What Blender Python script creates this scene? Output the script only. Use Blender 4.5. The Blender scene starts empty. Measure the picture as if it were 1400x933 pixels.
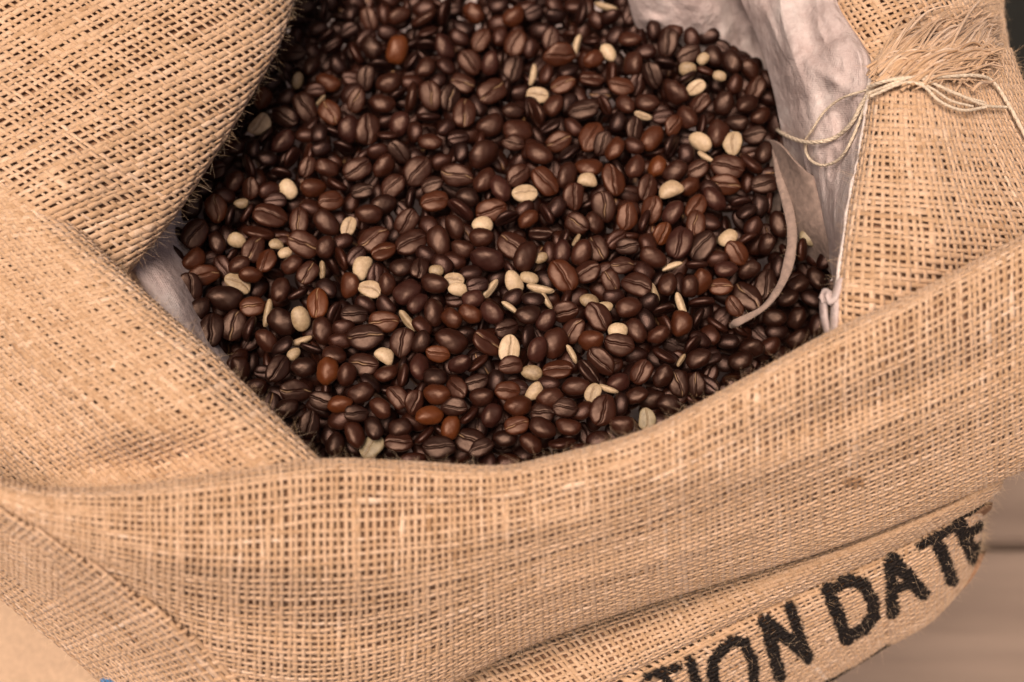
import bpy, bmesh, math, random
import numpy as np
from mathutils import Vector, Matrix, Euler
from mathutils.bvhtree import BVHTree

SC = bpy.context.scene
COL = SC.collection
rng = np.random.default_rng(11)
random.seed(4)

# ------------------------------------------------------------------ camera
PITCH = math.radians(55)
HEAP = 0.42                                   # height of the bean surface above the floor
CF = np.array([0, math.cos(PITCH), -math.sin(PITCH)])
CR = np.array([1.0, 0, 0])
CU = np.array([0, math.sin(PITCH), math.cos(PITCH)])
CP = np.array([0, 0, HEAP]) - CF * 0.54
FP = 1400 * 50 / 36
cam = bpy.data.cameras.new('camera')
cam_o = bpy.data.objects.new('camera', cam)
COL.objects.link(cam_o)
cam.lens = 50
cam.sensor_width = 36
cam.clip_start = 0.02
cam.clip_end = 50
cam_o.location = CP
cam_o.rotation_euler = (math.pi / 2 - PITCH, 0, 0)
cam.dof.use_dof = True
cam.dof.focus_distance = 0.535
cam.dof.aperture_fstop = 6.0
SC.camera = cam_o

# ------------------------------------------------------------------ sky, sun, exposure
world = bpy.data.worlds.new('World')
SC.world = world
world.use_nodes = True
nt = world.node_tree
sky = nt.nodes.new('ShaderNodeTexSky')
sky.sky_type = 'NISHITA'
sky.sun_disc = False
SUN_EL, SUN_AZ = 67, 207                      # degrees; azimuth from +Y (behind the sack) towards +X
sky.sun_elevation = math.radians(SUN_EL)
sky.sun_rotation = math.radians(SUN_AZ)
sky.air_density = 0.6
sky.dust_density = 8.0
sky.ozone_density = 0.2
bg = nt.nodes['Background']
bg.inputs['Strength'].default_value = 0.05
nt.links.new(sky.outputs[0], bg.inputs['Color'])
sun = bpy.data.lights.new('sun', 'SUN')
sun.energy = 2.0
sun.angle = math.radians(32)
sun.color = (1.0, 0.93, 0.84)
sun_o = bpy.data.objects.new('sun', sun)
COL.objects.link(sun_o)
sd = Vector((math.sin(math.radians(SUN_AZ)) * math.cos(math.radians(SUN_EL)),
             math.cos(math.radians(SUN_AZ)) * math.cos(math.radians(SUN_EL)), math.sin(math.radians(SUN_EL))))
sun_o.rotation_euler = sd.to_track_quat('Z', 'Y').to_euler()
sun_o.location = (0, 0, 3)
vs = SC.view_settings
vs.view_transform = 'Standard'
vs.look = 'None'
vs.gamma = 1
vs.use_curve_mapping = False
vs.exposure = 0.96
vs.use_white_balance = True
vs.white_balance_temperature = 7000
vs.white_balance_tint = 18
SC.cycles.max_bounces = 8
SC.cycles.diffuse_bounces = 5

# ------------------------------------------------------------------ helpers
def unproject(px, py, depth):
    px = np.asarray(px, float); py = np.asarray(py, float); depth = np.asarray(depth, float)
    r = CF + CR * ((px - 700) / FP)[..., None] - CU * ((py - 466.5) / FP)[..., None]
    return CP + r * depth[..., None]
def depth_at(px, py, z):                     # depth of the point above/below a pixel's line at height z
    rz = CF[2] - CU[2] * ((np.asarray(py, float) - 466.5) / FP)
    return (np.asarray(z, float) - CP[2]) / rz
def project(P):
    d = P - CP
    z = d @ CF
    return 700 + FP * (d @ CR) / z, 466.5 - FP * (d @ CU) / z, z

def tag(o, label=None, cat=None, group=None, kind=None):
    if label: o['label'] = label
    if cat: o['category'] = cat
    if group: o['group'] = group
    if kind: o['kind'] = kind
    return o
def empty(name, loc=(0, 0, 0)):
    o = bpy.data.objects.new(name, None)
    o.location = loc
    COL.objects.link(o)
    return o
def link_mesh(name, me, mat, parent=None):
    o = bpy.data.objects.new(name, me)
    COL.objects.link(o)
    if mat is not None and not me.materials: me.materials.append(mat)
    if parent is not None:
        o.parent = parent
        o.matrix_parent_inverse = Matrix.Translation(-Vector(world_loc(parent)))
    return o
def world_loc(o):
    v = Vector((0, 0, 0))
    while o is not None:
        v += Vector(o.location)
        if o.parent is not None and o.type != 'EMPTY': v += Vector(o.matrix_parent_inverse.translation)
        o = o.parent
    return v
def np_mesh(name, V, Q, attrs=None, smooth=True):
    """V (n,3); Q (m,4) quads or (m,3) tris."""
    me = bpy.data.meshes.new(name)
    V = np.ascontiguousarray(V, np.float32); Q = np.ascontiguousarray(Q, np.int32)
    k = Q.shape[1]
    me.vertices.add(len(V)); me.vertices.foreach_set('co', V.ravel())
    me.loops.add(Q.size); me.loops.foreach_set('vertex_index', Q.ravel())
    me.polygons.add(len(Q)); me.polygons.foreach_set('loop_start', np.arange(0, Q.size, k, dtype=np.int32))
    me.update(calc_edges=True)
    if smooth: me.polygons.foreach_set('use_smooth', np.ones(len(Q), bool))
    for n, a in (attrs or {}).items():
        at = me.attributes.new(n, 'FLOAT', 'POINT')
        at.data.foreach_set('value', np.ascontiguousarray(a, np.float32))
    me.validate()
    return me
class Bag:                                   # collects vertex/quad blocks into one mesh
    def __init__(s): s.V = []; s.Q = []; s.A = {}; s.n = 0
    def add(s, V, Q, **a):
        s.V.append(V); s.Q.append(Q + s.n); s.n += len(V)
        for k, v in a.items(): s.A.setdefault(k, []).append(np.broadcast_to(np.asarray(v, float), (len(V),)))
    def build(s, name, mat, parent=None):
        me = np_mesh(name, np.concatenate(s.V), np.concatenate(s.Q), {k: np.concatenate(v) for k, v in s.A.items()})
        return link_mesh(name, me, mat, parent)
def smooth_noise(n, per, r=rng):
    """n samples of a smooth random curve with one knot each `per` samples."""
    m = int(n / per) + 4
    k = r.normal(0, 1, m)
    x = np.arange(n) / per + r.random()
    i = x.astype(int); f = x - i; f = f * f * (3 - 2 * f)
    return k[i] * (1 - f) + k[i + 1] * f
def sweep(P, side, nor, w, t, K=6, turn=0.0):
    """tube round polyline P with half widths w along side and t along nor."""
    n = len(P)
    ang = np.arange(K) * 2 * math.pi / K + turn
    w = np.broadcast_to(np.asarray(w, float), (n,)).copy(); t = np.broadcast_to(np.asarray(t, float), (n,)).copy()
    V = P[:, None, :] + side[:, None, :] * (np.cos(ang)[None, :] * w[:, None])[..., None] + nor[:, None, :] * (np.sin(ang)[None, :] * t[:, None])[..., None]
    idx = np.arange(n * K).reshape(n, K)
    a = idx[:-1]; b = idx[1:]
    Q = np.stack([a, np.roll(a, -1, 1), np.roll(b, -1, 1), b], -1).reshape(-1, 4)
    return V.reshape(-1, 3), Q
def frame_of(P, up=None):
    T = np.gradient(P, axis=0); T /= np.linalg.norm(T, axis=1)[:, None] + 1e-12
    if up is None: up = np.tile(-CF, (len(P), 1))
    S = np.cross(up, T); S /= np.linalg.norm(S, axis=1)[:, None] + 1e-12
    N = np.cross(T, S)
    return T, S, N
def catmull(pts, n):
    """pts (m,k) -> n points on a Catmull-Rom curve through them (uniform)."""
    p = np.asarray(pts, float)
    p = np.vstack([2 * p[0] - p[1], p, 2 * p[-1] - p[-2]])
    m = len(p) - 3
    t = np.linspace(0, m - 1e-6, n); i = t.astype(int); f = (t - i)[:, None]
    a, b, c, d = p[i], p[i + 1], p[i + 2], p[i + 3]
    return 0.5 * (2 * b + (c - a) * f + (2 * a - 5 * b + 4 * c - d) * f ** 2 + (3 * b - a - 3 * c + d) * f ** 3)

# ------------------------------------------------------------------ materials
def new_mat(name):
    m = bpy.data.materials.new(name); m.use_nodes = True
    return m, m.node_tree.nodes, m.node_tree.links, m.node_tree.nodes['Principled BSDF']
def noise(N, scale, detail=3, rough=.55):
    t = N.new('ShaderNodeTexNoise'); t.inputs['Scale'].default_value = scale
    t.inputs['Detail'].default_value = detail; t.inputs['Roughness'].default_value = rough
    return t
def ramp(N, stops):
    r = N.new('ShaderNodeValToRGB'); e = r.color_ramp.elements
    while len(e) < len(stops): e.new(.5)
    for k, (p, c) in zip(e, stops):
        k.position = p; k.color = (*c, 1)
    return r
def coords(N, L, out='Object'):
    return N.new('ShaderNodeTexCoord').outputs[out]
def bump(N, L, src, dist, strength=1.0):
    b = N.new('ShaderNodeBump'); b.inputs['Distance'].default_value = dist; b.inputs['Strength'].default_value = strength
    L.new(src, b.inputs['Height']); return b.outputs[0]
def mixc(N, L, fac, a, b, mode='MIX'):
    m = N.new('ShaderNodeMix'); m.data_type = 'RGBA'; m.blend_type = mode
    for s, v in ((m.inputs[0], fac), (m.inputs[6], a), (m.inputs[7], b)):
        if isinstance(v, bpy.types.NodeSocket): L.new(v, s)
        elif isinstance(v, (int, float)): s.default_value = v
        else: s.default_value = (*v, 1)
    return m.outputs[2]
def math_n(N, L, op, a, b=0.0):
    m = N.new('ShaderNodeMath'); m.operation = op
    for s, v in ((m.inputs[0], a), (m.inputs[1], b)):
        if isinstance(v, bpy.types.NodeSocket): L.new(v, s)
        else: s.default_value = v
    return m.outputs[0]
def attr(N, name):
    a = N.new('ShaderNodeAttribute'); a.attribute_name = name
    return a.outputs['Fac']

JUTE = [(0.0, (0.29, 0.158, 0.074)), (0.35, (0.43, 0.266, 0.148)), (0.7, (0.54, 0.355, 0.221)), (1.0, (0.65, 0.485, 0.350))]
def mat_yarn():
    m, N, L, P = new_mat('jute_yarn')
    n1 = noise(N, 420, 3); L.new(coords(N, L), n1.inputs['Vector'])
    n2 = noise(N, 2600, 2); L.new(coords(N, L), n2.inputs['Vector'])
    f = math_n(N, L, 'ADD', attr(N, 'tint'), math_n(N, L, 'MULTIPLY', math_n(N, L, 'SUBTRACT', n1.outputs[0], .5), .55))
    f = math_n(N, L, 'ADD', f, math_n(N, L, 'MULTIPLY', math_n(N, L, 'SUBTRACT', n2.outputs[0], .5), .5))
    r = ramp(N, JUTE); L.new(f, r.inputs[0])
    n3 = noise(N, 900, 2); L.new(coords(N, L), n3.inputs['Vector'])
    ink = math_n(N, L, 'MULTIPLY', attr(N, 'ink'), math_n(N, L, 'ADD', .84, math_n(N, L, 'MULTIPLY', n3.outputs[0], .3)))
    ink = math_n(N, L, 'MINIMUM', ink, 0.985)
    L.new(math_n(N, L, 'SUBTRACT', .15, math_n(N, L, 'MULTIPLY', ink, .15)), P.inputs['Sheen Weight'])
    L.new(math_n(N, L, 'SUBTRACT', .25, math_n(N, L, 'MULTIPLY', ink, .15)), P.inputs['Specular IOR Level'])
    c = mixc(N, L, ink, r.outputs[0], (0.006, 0.006, 0.007))
    c = mixc(N, L, attr(N, 'blue'), c, (0.02, 0.16, 0.36))
    L.new(c, P.inputs['Base Color'])
    P.inputs['Roughness'].default_value = 0.85
    P.inputs['Specular IOR Level'].default_value = 0.25
    P.inputs['Sheen Weight'].default_value = 0.15
    L.new(bump(N, L, n2.outputs[0], 0.0002, .7), P.inputs['Normal'])
    return m
def mat_inner_shade():  # jute coloured darker than the yarn, painting the shade inside the holes
    m, N, L, P = new_mat('shaded_inner_jute')
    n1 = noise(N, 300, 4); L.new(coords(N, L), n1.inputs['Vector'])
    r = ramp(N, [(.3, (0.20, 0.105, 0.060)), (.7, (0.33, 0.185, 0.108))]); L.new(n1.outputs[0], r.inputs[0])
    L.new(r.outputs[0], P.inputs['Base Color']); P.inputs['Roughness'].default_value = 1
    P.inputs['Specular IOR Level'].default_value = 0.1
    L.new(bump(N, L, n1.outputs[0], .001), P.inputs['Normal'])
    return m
def mat_fibre():
    m, N, L, P = new_mat('loose_jute_fibre')
    r = ramp(N, [(0, (0.50, 0.31, 0.16)), (1, (0.72, 0.54, 0.36))]); L.new(attr(N, 'tint'), r.inputs[0])
    L.new(r.outputs[0], P.inputs['Base Color']); P.inputs['Roughness'].default_value = .6
    P.inputs['Transmission Weight'].default_value = 0.0
    return m
def mat_linen():
    m, N, L, P = new_mat('mauve_linen')
    co = coords(N, L)
    n1 = noise(N, 45, 4, .6); L.new(co, n1.inputs['Vector'])
    n2 = noise(N, 260, 4, .65); L.new(co, n2.inputs['Vector'])
    r = ramp(N, [(.32, (0.31, 0.228, 0.203)), (.5, (0.44, 0.350, 0.318)), (.66, (0.55, 0.475, 0.435))])
    f = math_n(N, L, 'ADD', math_n(N, L, 'MULTIPLY', n1.outputs[0], .7), math_n(N, L, 'MULTIPLY', n2.outputs[0], .3))
    L.new(f, r.inputs[0])
    w1 = N.new('ShaderNodeTexWave'); w1.inputs['Scale'].default_value = 380; w1.inputs['Distortion'].default_value = 1.5; w1.bands_direction = 'X'
    w2 = N.new('ShaderNodeTexWave'); w2.inputs['Scale'].default_value = 380; w2.inputs['Distortion'].default_value = 1.5; w2.bands_direction = 'Y'
    uv = N.new('ShaderNodeAttribute'); uv.attribute_name = 'cloth'
    L.new(uv.outputs['Vector'], w1.inputs['Vector']); L.new(uv.outputs['Vector'], w2.inputs['Vector'])
    wv = math_n(N, L, 'ADD', w1.outputs['Fac'], w2.outputs['Fac'])
    c = mixc(N, L, math_n(N, L, 'MULTIPLY', wv, .06), r.outputs[0], (0.62, 0.53, 0.49))
    L.new(c, P.inputs['Base Color']); P.inputs['Roughness'].default_value = .9
    P.inputs['Specular IOR Level'].default_value = 0.2
    h = math_n(N, L, 'ADD', math_n(N, L, 'MULTIPLY', wv, .12), math_n(N, L, 'MULTIPLY', n2.outputs[0], 2.2))
    L.new(bump(N, L, h, .0006, .8), P.inputs['Normal'])
    return m
def mat_bean(name, a, b, rough=.38):
    m, N, L, P = new_mat(name)
    co = coords(N, L)
    oi = N.new('ShaderNodeObjectInfo')
    n1 = noise(N, 3.0, 4, .6); L.new(co, n1.inputs['Vector'])
    mp = N.new('ShaderNodeVectorMath'); mp.operation = 'ADD'
    L.new(co, mp.inputs[0])
    cmb = N.new('ShaderNodeCombineXYZ'); L.new(math_n(N, L, 'MULTIPLY', oi.outputs['Random'], 40), cmb.inputs[0]); L.new(cmb.outputs[0], mp.inputs[1])
    L.new(mp.outputs[0], n1.inputs['Vector'])
    n2 = noise(N, 16, 4, .6); L.new(mp.outputs[0], n2.inputs['Vector'])
    f = math_n(N, L, 'ADD', math_n(N, L, 'MULTIPLY', n1.outputs[0], .6), math_n(N, L, 'MULTIPLY', oi.outputs['Random'], .45))
    r = ramp(N, [(.2, a), (.85, b)]); L.new(f, r.inputs[0])
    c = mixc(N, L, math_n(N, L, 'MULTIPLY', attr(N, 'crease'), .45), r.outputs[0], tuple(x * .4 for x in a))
    gold = math_n(N, L, 'MULTIPLY', attr(N, 'gold'), math_n(N, L, 'ADD', .45, n2.outputs[0]))
    gold = math_n(N, L, 'MINIMUM', gold, 1.0)
    c = mixc(N, L, gold, c, (0.29, 0.185, 0.098))
    L.new(c, P.inputs['Base Color'])
    rr = math_n(N, L, 'ADD', rough - .09, math_n(N, L, 'MULTIPLY', n2.outputs[0], .2)); L.new(rr, P.inputs['Roughness'])
    P.inputs['Specular IOR Level'].default_value = .44
    P.inputs['Specular Tint'].default_value = (1, .66, .50, 1)
    n6 = noise(N, 30, 5, .7); L.new(mp.outputs[0], n6.inputs['Vector'])
    L.new(bump(N, L, math_n(N, L, 'ADD', n2.outputs[0], n6.outputs[0]), .00015, .3), P.inputs['Normal'])
    return m
def mat_pale(name, a, b):
    m, N, L, P = new_mat(name)
    co = coords(N, L); oi = N.new('ShaderNodeObjectInfo')
    n1 = noise(N, 2.2, 4, .6); L.new(co, n1.inputs['Vector'])
    f = math_n(N, L, 'ADD', math_n(N, L, 'MULTIPLY', n1.outputs[0], .7), math_n(N, L, 'MULTIPLY', oi.outputs['Random'], .35))
    n5 = noise(N, 7, 5, .7); L.new(co, n5.inputs['Vector'])
    f = math_n(N, L, 'ADD', f, math_n(N, L, 'MULTIPLY', math_n(N, L, 'SUBTRACT', n5.outputs[0], .5), .9))
    r = ramp(N, [(.1, tuple(x * .6 for x in a)), (.35, a), (.85, b)]); L.new(f, r.inputs[0])
    c = mixc(N, L, math_n(N, L, 'MULTIPLY', attr(N, 'crease'), .6), r.outputs[0], (0.16, 0.10, 0.055))
    L.new(c, P.inputs['Base Color']); P.inputs['Roughness'].default_value = .55
    P.inputs['Subsurface Weight'].default_value = 0.0
    n2 = noise(N, 14, 4); L.new(co, n2.inputs['Vector'])
    L.new(bump(N, L, n2.outputs[0], .0005, .4), P.inputs['Normal'])
    return m
def mat_wood():
    m, N, L, P = new_mat('worn_floor_board')
    co = coords(N, L); mp = N.new('ShaderNodeMapping'); mp.inputs['Scale'].default_value = (1.2, 14, 14)
    L.new(co, mp.inputs[0]); oi = N.new('ShaderNodeObjectInfo')
    n1 = noise(N, 4, 6, .62); L.new(mp.outputs[0], n1.inputs['Vector'])
    f = math_n(N, L, 'ADD', math_n(N, L, 'MULTIPLY', n1.outputs[0], .8), math_n(N, L, 'MULTIPLY', oi.outputs['Random'], .25))
    r = ramp(N, [(.3, (0.16, 0.110, 0.080)), (.8, (0.29, 0.208, 0.153))]); L.new(f, r.inputs[0])
    L.new(r.outputs[0], P.inputs['Base Color']); P.inputs['Roughness'].default_value = .7
    L.new(bump(N, L, n1.outputs[0], .002, .6), P.inputs['Normal'])
    return m
def mat_plain(name, c, rough=.9, sc=30):
    m, N, L, P = new_mat(name)
    n1 = noise(N, sc, 4); L.new(coords(N, L), n1.inputs['Vector'])
    r = ramp(N, [(.3, tuple(x * .75 for x in c)), (.7, tuple(min(1, x * 1.2) for x in c))]); L.new(n1.outputs[0], r.inputs[0])
    L.new(r.outputs[0], P.inputs['Base Color']); P.inputs['Roughness'].default_value = rough
    L.new(bump(N, L, n1.outputs[0], .001, .5), P.inputs['Normal'])
    return m
M_YARN, M_INNER_SHADE, M_FIBRE, M_LINEN, M_WOOD = mat_yarn(), mat_inner_shade(), mat_fibre(), mat_linen(), mat_wood()
M_CORD = mat_plain('pale_cotton_cord', (0.57, 0.46, 0.335), .85, 900)
M_BELLY = M_INNER_SHADE

# ------------------------------------------------------------------ floor and dark wall
floor = empty('floor', (0, 0, 0)); tag(floor, kind='structure')
bedm = bpy.data.meshes.new('subfloor')
bm = bmesh.new(); bmesh.ops.create_grid(bm, x_segments=1, y_segments=1, size=3.0); bm.to_mesh(bedm); bm.free()
o = link_mesh('subfloor', bedm, mat_plain('dark_gap', (0.02, 0.015, 0.012)), floor); o.location.z = -0.03
plank_me = []
for k in range(3):
    bm = bmesh.new(); bmesh.ops.create_cube(bm, size=1)
    bmesh.ops.scale(bm, vec=(2.4, .142, .026), verts=bm.verts)
    bmesh.ops.bevel(bm, geom=[e for e in bm.edges], offset=.0022, segments=2, affect='EDGES')
    for v in bm.verts: v.co.z += .0012 * math.sin(v.co.y * 30 + k)
    me = bpy.data.meshes.new('plank'); bm.to_mesh(me); bm.free(); me.materials.append(M_WOOD); plank_me.append(me)
for j in range(-9, 10):
    for i in range(-1, 2):
        o = bpy.data.objects.new('plank', plank_me[(i + j) % 3]); COL.objects.link(o); o.parent = floor
        o.location = (i * 2.405 + (.7 if j % 2 else -.2), j * .15 + .0516, -.0135 + random.uniform(-.0012, .0012))
wall = bpy.data.meshes.new('wall'); bm = bmesh.new(); bmesh.ops.create_cube(bm, size=1)
bmesh.ops.scale(bm, vec=(5, .1, 1.3), verts=bm.verts); bmesh.ops.translate(bm, vec=(0, .47, .65), verts=bm.verts); bm.to_mesh(wall); bm.free()
o = link_mesh('wall', wall, mat_plain('near_black_wall', (0.012, 0.014, 0.011), .8)); tag(o, kind='structure')  # backdrop wall in one near-black tone

# ------------------------------------------------------------------ the sack
sack = empty('coffee_sack', (0, 0, 0))
tag(sack, 'open woven jute sack of coffee beans with rolled rim, mauve lining and black lettering', 'sack')
SHEETS = []                                    # (verts, quads) of every cloth surface, for laying cords on them

class Surf:
    """A cloth surface: a dense grid of points with near equal steps."""
    def __init__(s, G):
        def resample(G, axis):
            d = np.linalg.norm(np.diff(G, axis=axis), axis=2).mean(axis=1 - axis)
            c = np.concatenate([[0], np.cumsum(d)]); n = G.shape[axis]
            t = np.interp(np.linspace(0, c[-1], n), c, np.arange(n))
            i = np.minimum(t.astype(int), n - 2); f = t - i
            if axis == 0: return G[i] * (1 - f)[:, None, None] + G[i + 1] * f[:, None, None], c[-1]
            return G[:, i] * (1 - f)[None, :, None] + G[:, i + 1] * f[None, :, None], c[-1]
        G, s.A = resample(G, 0); G, s.B = resample(G, 1); G, s.A = resample(G, 0)
        s.G = G
        N = np.cross(np.gradient(G, axis=0), np.gradient(G, axis=1)); N /= np.linalg.norm(N, axis=2)[..., None] + 1e-12
        mid = G[G.shape[0] // 2, G.shape[1] // 2]
        if ((CP - G) * N).sum(2).mean() < 0: N = -N
        s.N = N
    def at(s, a, b):
        na, nb = s.G.shape[:2]
        x = np.clip(a / s.A, 0, 1) * (na - 1); y = np.clip(b / s.B, 0, 1) * (nb - 1)
        i = np.minimum(x.astype(int), na - 2); j = np.minimum(y.astype(int), nb - 2); f = (x - i)[:, None]; g = (y - j)[:, None]
        def bl(T): return (T[i, j] * (1 - f) + T[i + 1, j] * f) * (1 - g) + (T[i, j + 1] * (1 - f) + T[i + 1, j + 1] * f) * g
        P = bl(s.G); N = bl(s.N); N /= np.linalg.norm(N, axis=1)[:, None] + 1e-12
        return P, N
def grid_quads(na, nb):
    idx = np.arange(na * nb).reshape(na, nb)
    return np.stack([idx[:-1, :-1], idx[1:, :-1], idx[1:, 1:], idx[:-1, 1:]], -1).reshape(-1, 4)

def apply_dents(px, py, d, dents):
    for (x, y, rx, ry, ang, amt) in dents:
        a = math.radians(ang); dx = px - x; dy = -(py - y)
        u = (dx * math.cos(a) + dy * math.sin(a)) / rx; v = (-dx * math.sin(a) + dy * math.cos(a)) / ry
        d = d - amt * np.exp(-u * u - v * v)
    return d
def tube_surface(S, B, bulge, a0=-30, a1=200, na=220, nb=140, dents=(), power=1.0):
    """S, B: lists of (px, py, z[, extra depth]) on either side of a fold; the cloth arches between them."""
    def prep(L):
        L = [tuple(p) + ((0,) if len(p) == 3 else ()) for p in L]
        p = np.array(L, float); d = depth_at(p[:, 0], p[:, 1], HEAP + p[:, 2]) + p[:, 3]
        return catmull(np.stack([p[:, 0], p[:, 1], d], 1), na)
    s, b = prep(S), prep(B)
    bul = catmull(np.array(bulge, float)[:, None] if np.ndim(bulge) else np.full((len(S), 1), bulge), na)
    al = np.radians(np.linspace(a0, a1, nb)); t = (1 - np.cos(al)) / 2; sn = np.sign(np.sin(al)) * np.abs(np.sin(al)) ** power
    q = s[:, None, :] + (b - s)[:, None, :] * t[None, :, None]
    d = q[..., 2] - bul * sn[None, :]
    d = apply_dents(q[..., 0], q[..., 1], d, dents)
    return Surf(unproject(q[..., 0], q[..., 1], d))
def field(na, nb, m, r):
    k = r.normal(0, 1, (m + 2, m + 2))
    x = np.linspace(0, m - .001, na); y = np.linspace(0, m - .001, nb)
    i = x.astype(int); f = (x - i); f = (f * f * (3 - 2 * f))[:, None]; j = y.astype(int); g = (y - j); g = (g * g * (3 - 2 * g))[None]
    return (k[i][:, j] * (1 - f) + k[i + 1][:, j] * f) * (1 - g) + (k[i][:, j + 1] * (1 - f) + k[i + 1][:, j + 1] * f) * g
def grid_surface(rows, na=120, nb=120, dents=(), wrinkle=0.0, seed=0):
    p = np.array(rows, float)
    d = depth_at(p[..., 0], p[..., 1], HEAP + p[..., 2]); p = np.concatenate([p[..., :2], d[..., None]], -1)
    r = np.stack([catmull(p[:, j], na) for j in range(p.shape[1])], 1)
    r = np.stack([catmull(r[i], nb) for i in range(na)], 0)
    d = apply_dents(r[..., 0], r[..., 1], r[..., 2], dents)
    if wrinkle:
        q = np.random.default_rng(seed)
        w = -np.abs(field(na, nb, 5, q)) * 1.0 - np.abs(field(na, nb, 9, q)) * .6 + field(na, nb, 22, q) * .16 + field(na, nb, 4, q) * .7
        edge = np.minimum(1, np.minimum(np.linspace(0, 1, nb), np.linspace(1, 0, nb)) * 8)[None]
        d = d - wrinkle * (w + .8) * edge
    return Surf(unproject(r[..., 0], r[..., 1], d))

def sheet(name, surf, mat, parent, off=0.0, step=3, remember=True, thick=0.0, crop=1.0):
    G = (surf.G + surf.N * off)[::step, ::step]; G = G[:int(len(G) * crop)]
    V = G.reshape(-1, 3); Q = grid_quads(*G.shape[:2])
    me = np_mesh(name, V, Q)
    uv = me.attributes.new('cloth', 'FLOAT_VECTOR', 'POINT')
    a, b = np.meshgrid(np.linspace(0, surf.A, G.shape[0]), np.linspace(0, surf.B, G.shape[1]), indexing='ij')
    uv.data.foreach_set('vector', np.stack([a, b, a * 0], -1).astype(np.float32).ravel())
    o = link_mesh(name, me, mat, parent)
    if thick:
        md = o.modifiers.new('cloth', 'SOLIDIFY'); md.thickness = thick; md.offset = -1
    if remember: SHEETS.append((surf.G[::step, ::step].reshape(-1, 3), grid_quads(*surf.G[::step, ::step].shape[:2])))
    return o

def weave(part, surf, th=(0, 90), pitch=(.0030, .0030), wid=.62, seed=1, ink=None, blue=None, fuzz=1500, open_=1.0, spot=None):
    """Real woven yarns over surf: two sets of tubes passing over and under each other."""
    r = np.random.default_rng(seed)
    A, B = surf.A, surf.B
    dirs = [np.array([math.cos(math.radians(t)), math.sin(math.radians(t))]) for t in th]
    nors = [np.array([-d[1], d[0]]) for d in dirs]
    corners = np.array([[0, 0], [A, 0], [0, B], [A, B]])
    fpts = []
    for k in (0, 1):
        d, n, p, p2, n2 = dirs[k], nors[k], pitch[k], pitch[1 - k], nors[1 - k]
        f = corners @ n / p
        bag = Bag()
        h = p2 / 2.6
        amp = .00018
        for i in range(int(math.ceil(f.min())) , int(f.max()) + 1):
            base = n * (i * p + r.normal(0, .07) * p)
            lo, hi = -9, 9
            for ax, lim in ((0, A), (1, B)):
                if abs(d[ax]) < 1e-9:
                    if not 0 <= base[ax] <= lim: lo, hi = 1, 0
                    continue
                t0, t1 = (0 - base[ax]) / d[ax], (lim - base[ax]) / d[ax]
                lo, hi = max(lo, min(t0, t1)), min(hi, max(t0, t1))
            if hi - lo < 4 * h: continue
            sc = np.linspace(lo, hi, 200); qc = base[None, :] + d[None, :] * sc[:, None]
            vx, vy, vz = project(surf.at(qc[:, 0], qc[:, 1])[0])
            inn = np.where((vx > -150) & (vx < 1550) & (vy > -140) & (vy < 1070))[0]   # the cloth goes on plain well outside the photograph
            if len(inn) < 2: continue
            lo, hi = sc[inn[0]], sc[inn[-1]]
            m = int((hi - lo) / h) + 1
            s = np.linspace(lo, hi, m)
            lat = smooth_noise(m, 20, r) * .10 * p + smooth_noise(m, 6, r) * .05 * p
            q = base[None, :] + d[None, :] * s[:, None] + n[None, :] * lat[:, None]
            ok = (q[:, 0] >= 0) & (q[:, 0] <= A) & (q[:, 1] >= 0) & (q[:, 1] <= B)
            P, Nn = surf.at(q[:, 0], q[:, 1])
            f2 = q @ n2 / p2
            ph = np.cos(math.pi * (f2 + i))
            hh = amp * ph * (1 if k == 0 else -1)
            tw = np.clip(r.normal(1, .11), .72, 1.4)
            slub = np.clip(smooth_noise(m, 14, r) - 1.2, 0, 2) * .45
            wv = (wid[k] if isinstance(wid, tuple) else wid) * p / 2 * tw * (1 + .14 * smooth_noise(m, 9, r) + .08 * smooth_noise(m, 3, r) + slub)
            wv = np.clip(wv, .15 * p, .66 * p)
            tv = np.clip(wv * .5, .00020, .00036)
            T = np.gradient(P, axis=0); T /= np.linalg.norm(T, axis=1)[:, None] + 1e-12
            side = np.cross(Nn, T); side /= np.linalg.norm(side, axis=1)[:, None] + 1e-12
            Pc = P + Nn * hh[:, None]
            V, Q = sweep(Pc, side, Nn, wv * 1.22, tv * 1.3, 4, math.pi / 4)
            tint = .5 - (0 if spot is None else spot(Pc)) + r.normal(0, .075) + .09 * smooth_noise(m, 10, r) + slub * .2 + .05 * smooth_noise(m, 4, r)
            tint = np.repeat(tint, 4)
            ik = np.zeros(len(V)) if ink is None else ink(V)
            bl = np.zeros(len(V)) if blue is None else blue(V)
            bag.add(V, Q, tint=tint, ink=ik, blue=bl)
            fpts.append((Pc, Nn, wv, T, None))
        o = bag.build('warp_yarn' if k == 0 else 'weft_yarn', M_YARN, part); tag(o, kind='stuff')
    if fuzz:
        P = np.concatenate([x[0] for x in fpts]); Nn = np.concatenate([x[1] for x in fpts]); T = np.concatenate([x[3] for x in fpts])
        edge = np.where(np.abs(((P - CP) / np.linalg.norm(P - CP, axis=1)[:, None] * Nn).sum(1)) < .3)[0]
        pick = r.integers(0, len(P), fuzz)
        if len(edge): pick = np.concatenate([pick, r.choice(edge, fuzz // 14)])
        hairs(part, P[pick] + Nn[pick] * .0004, Nn[pick], T[pick], r)

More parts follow.
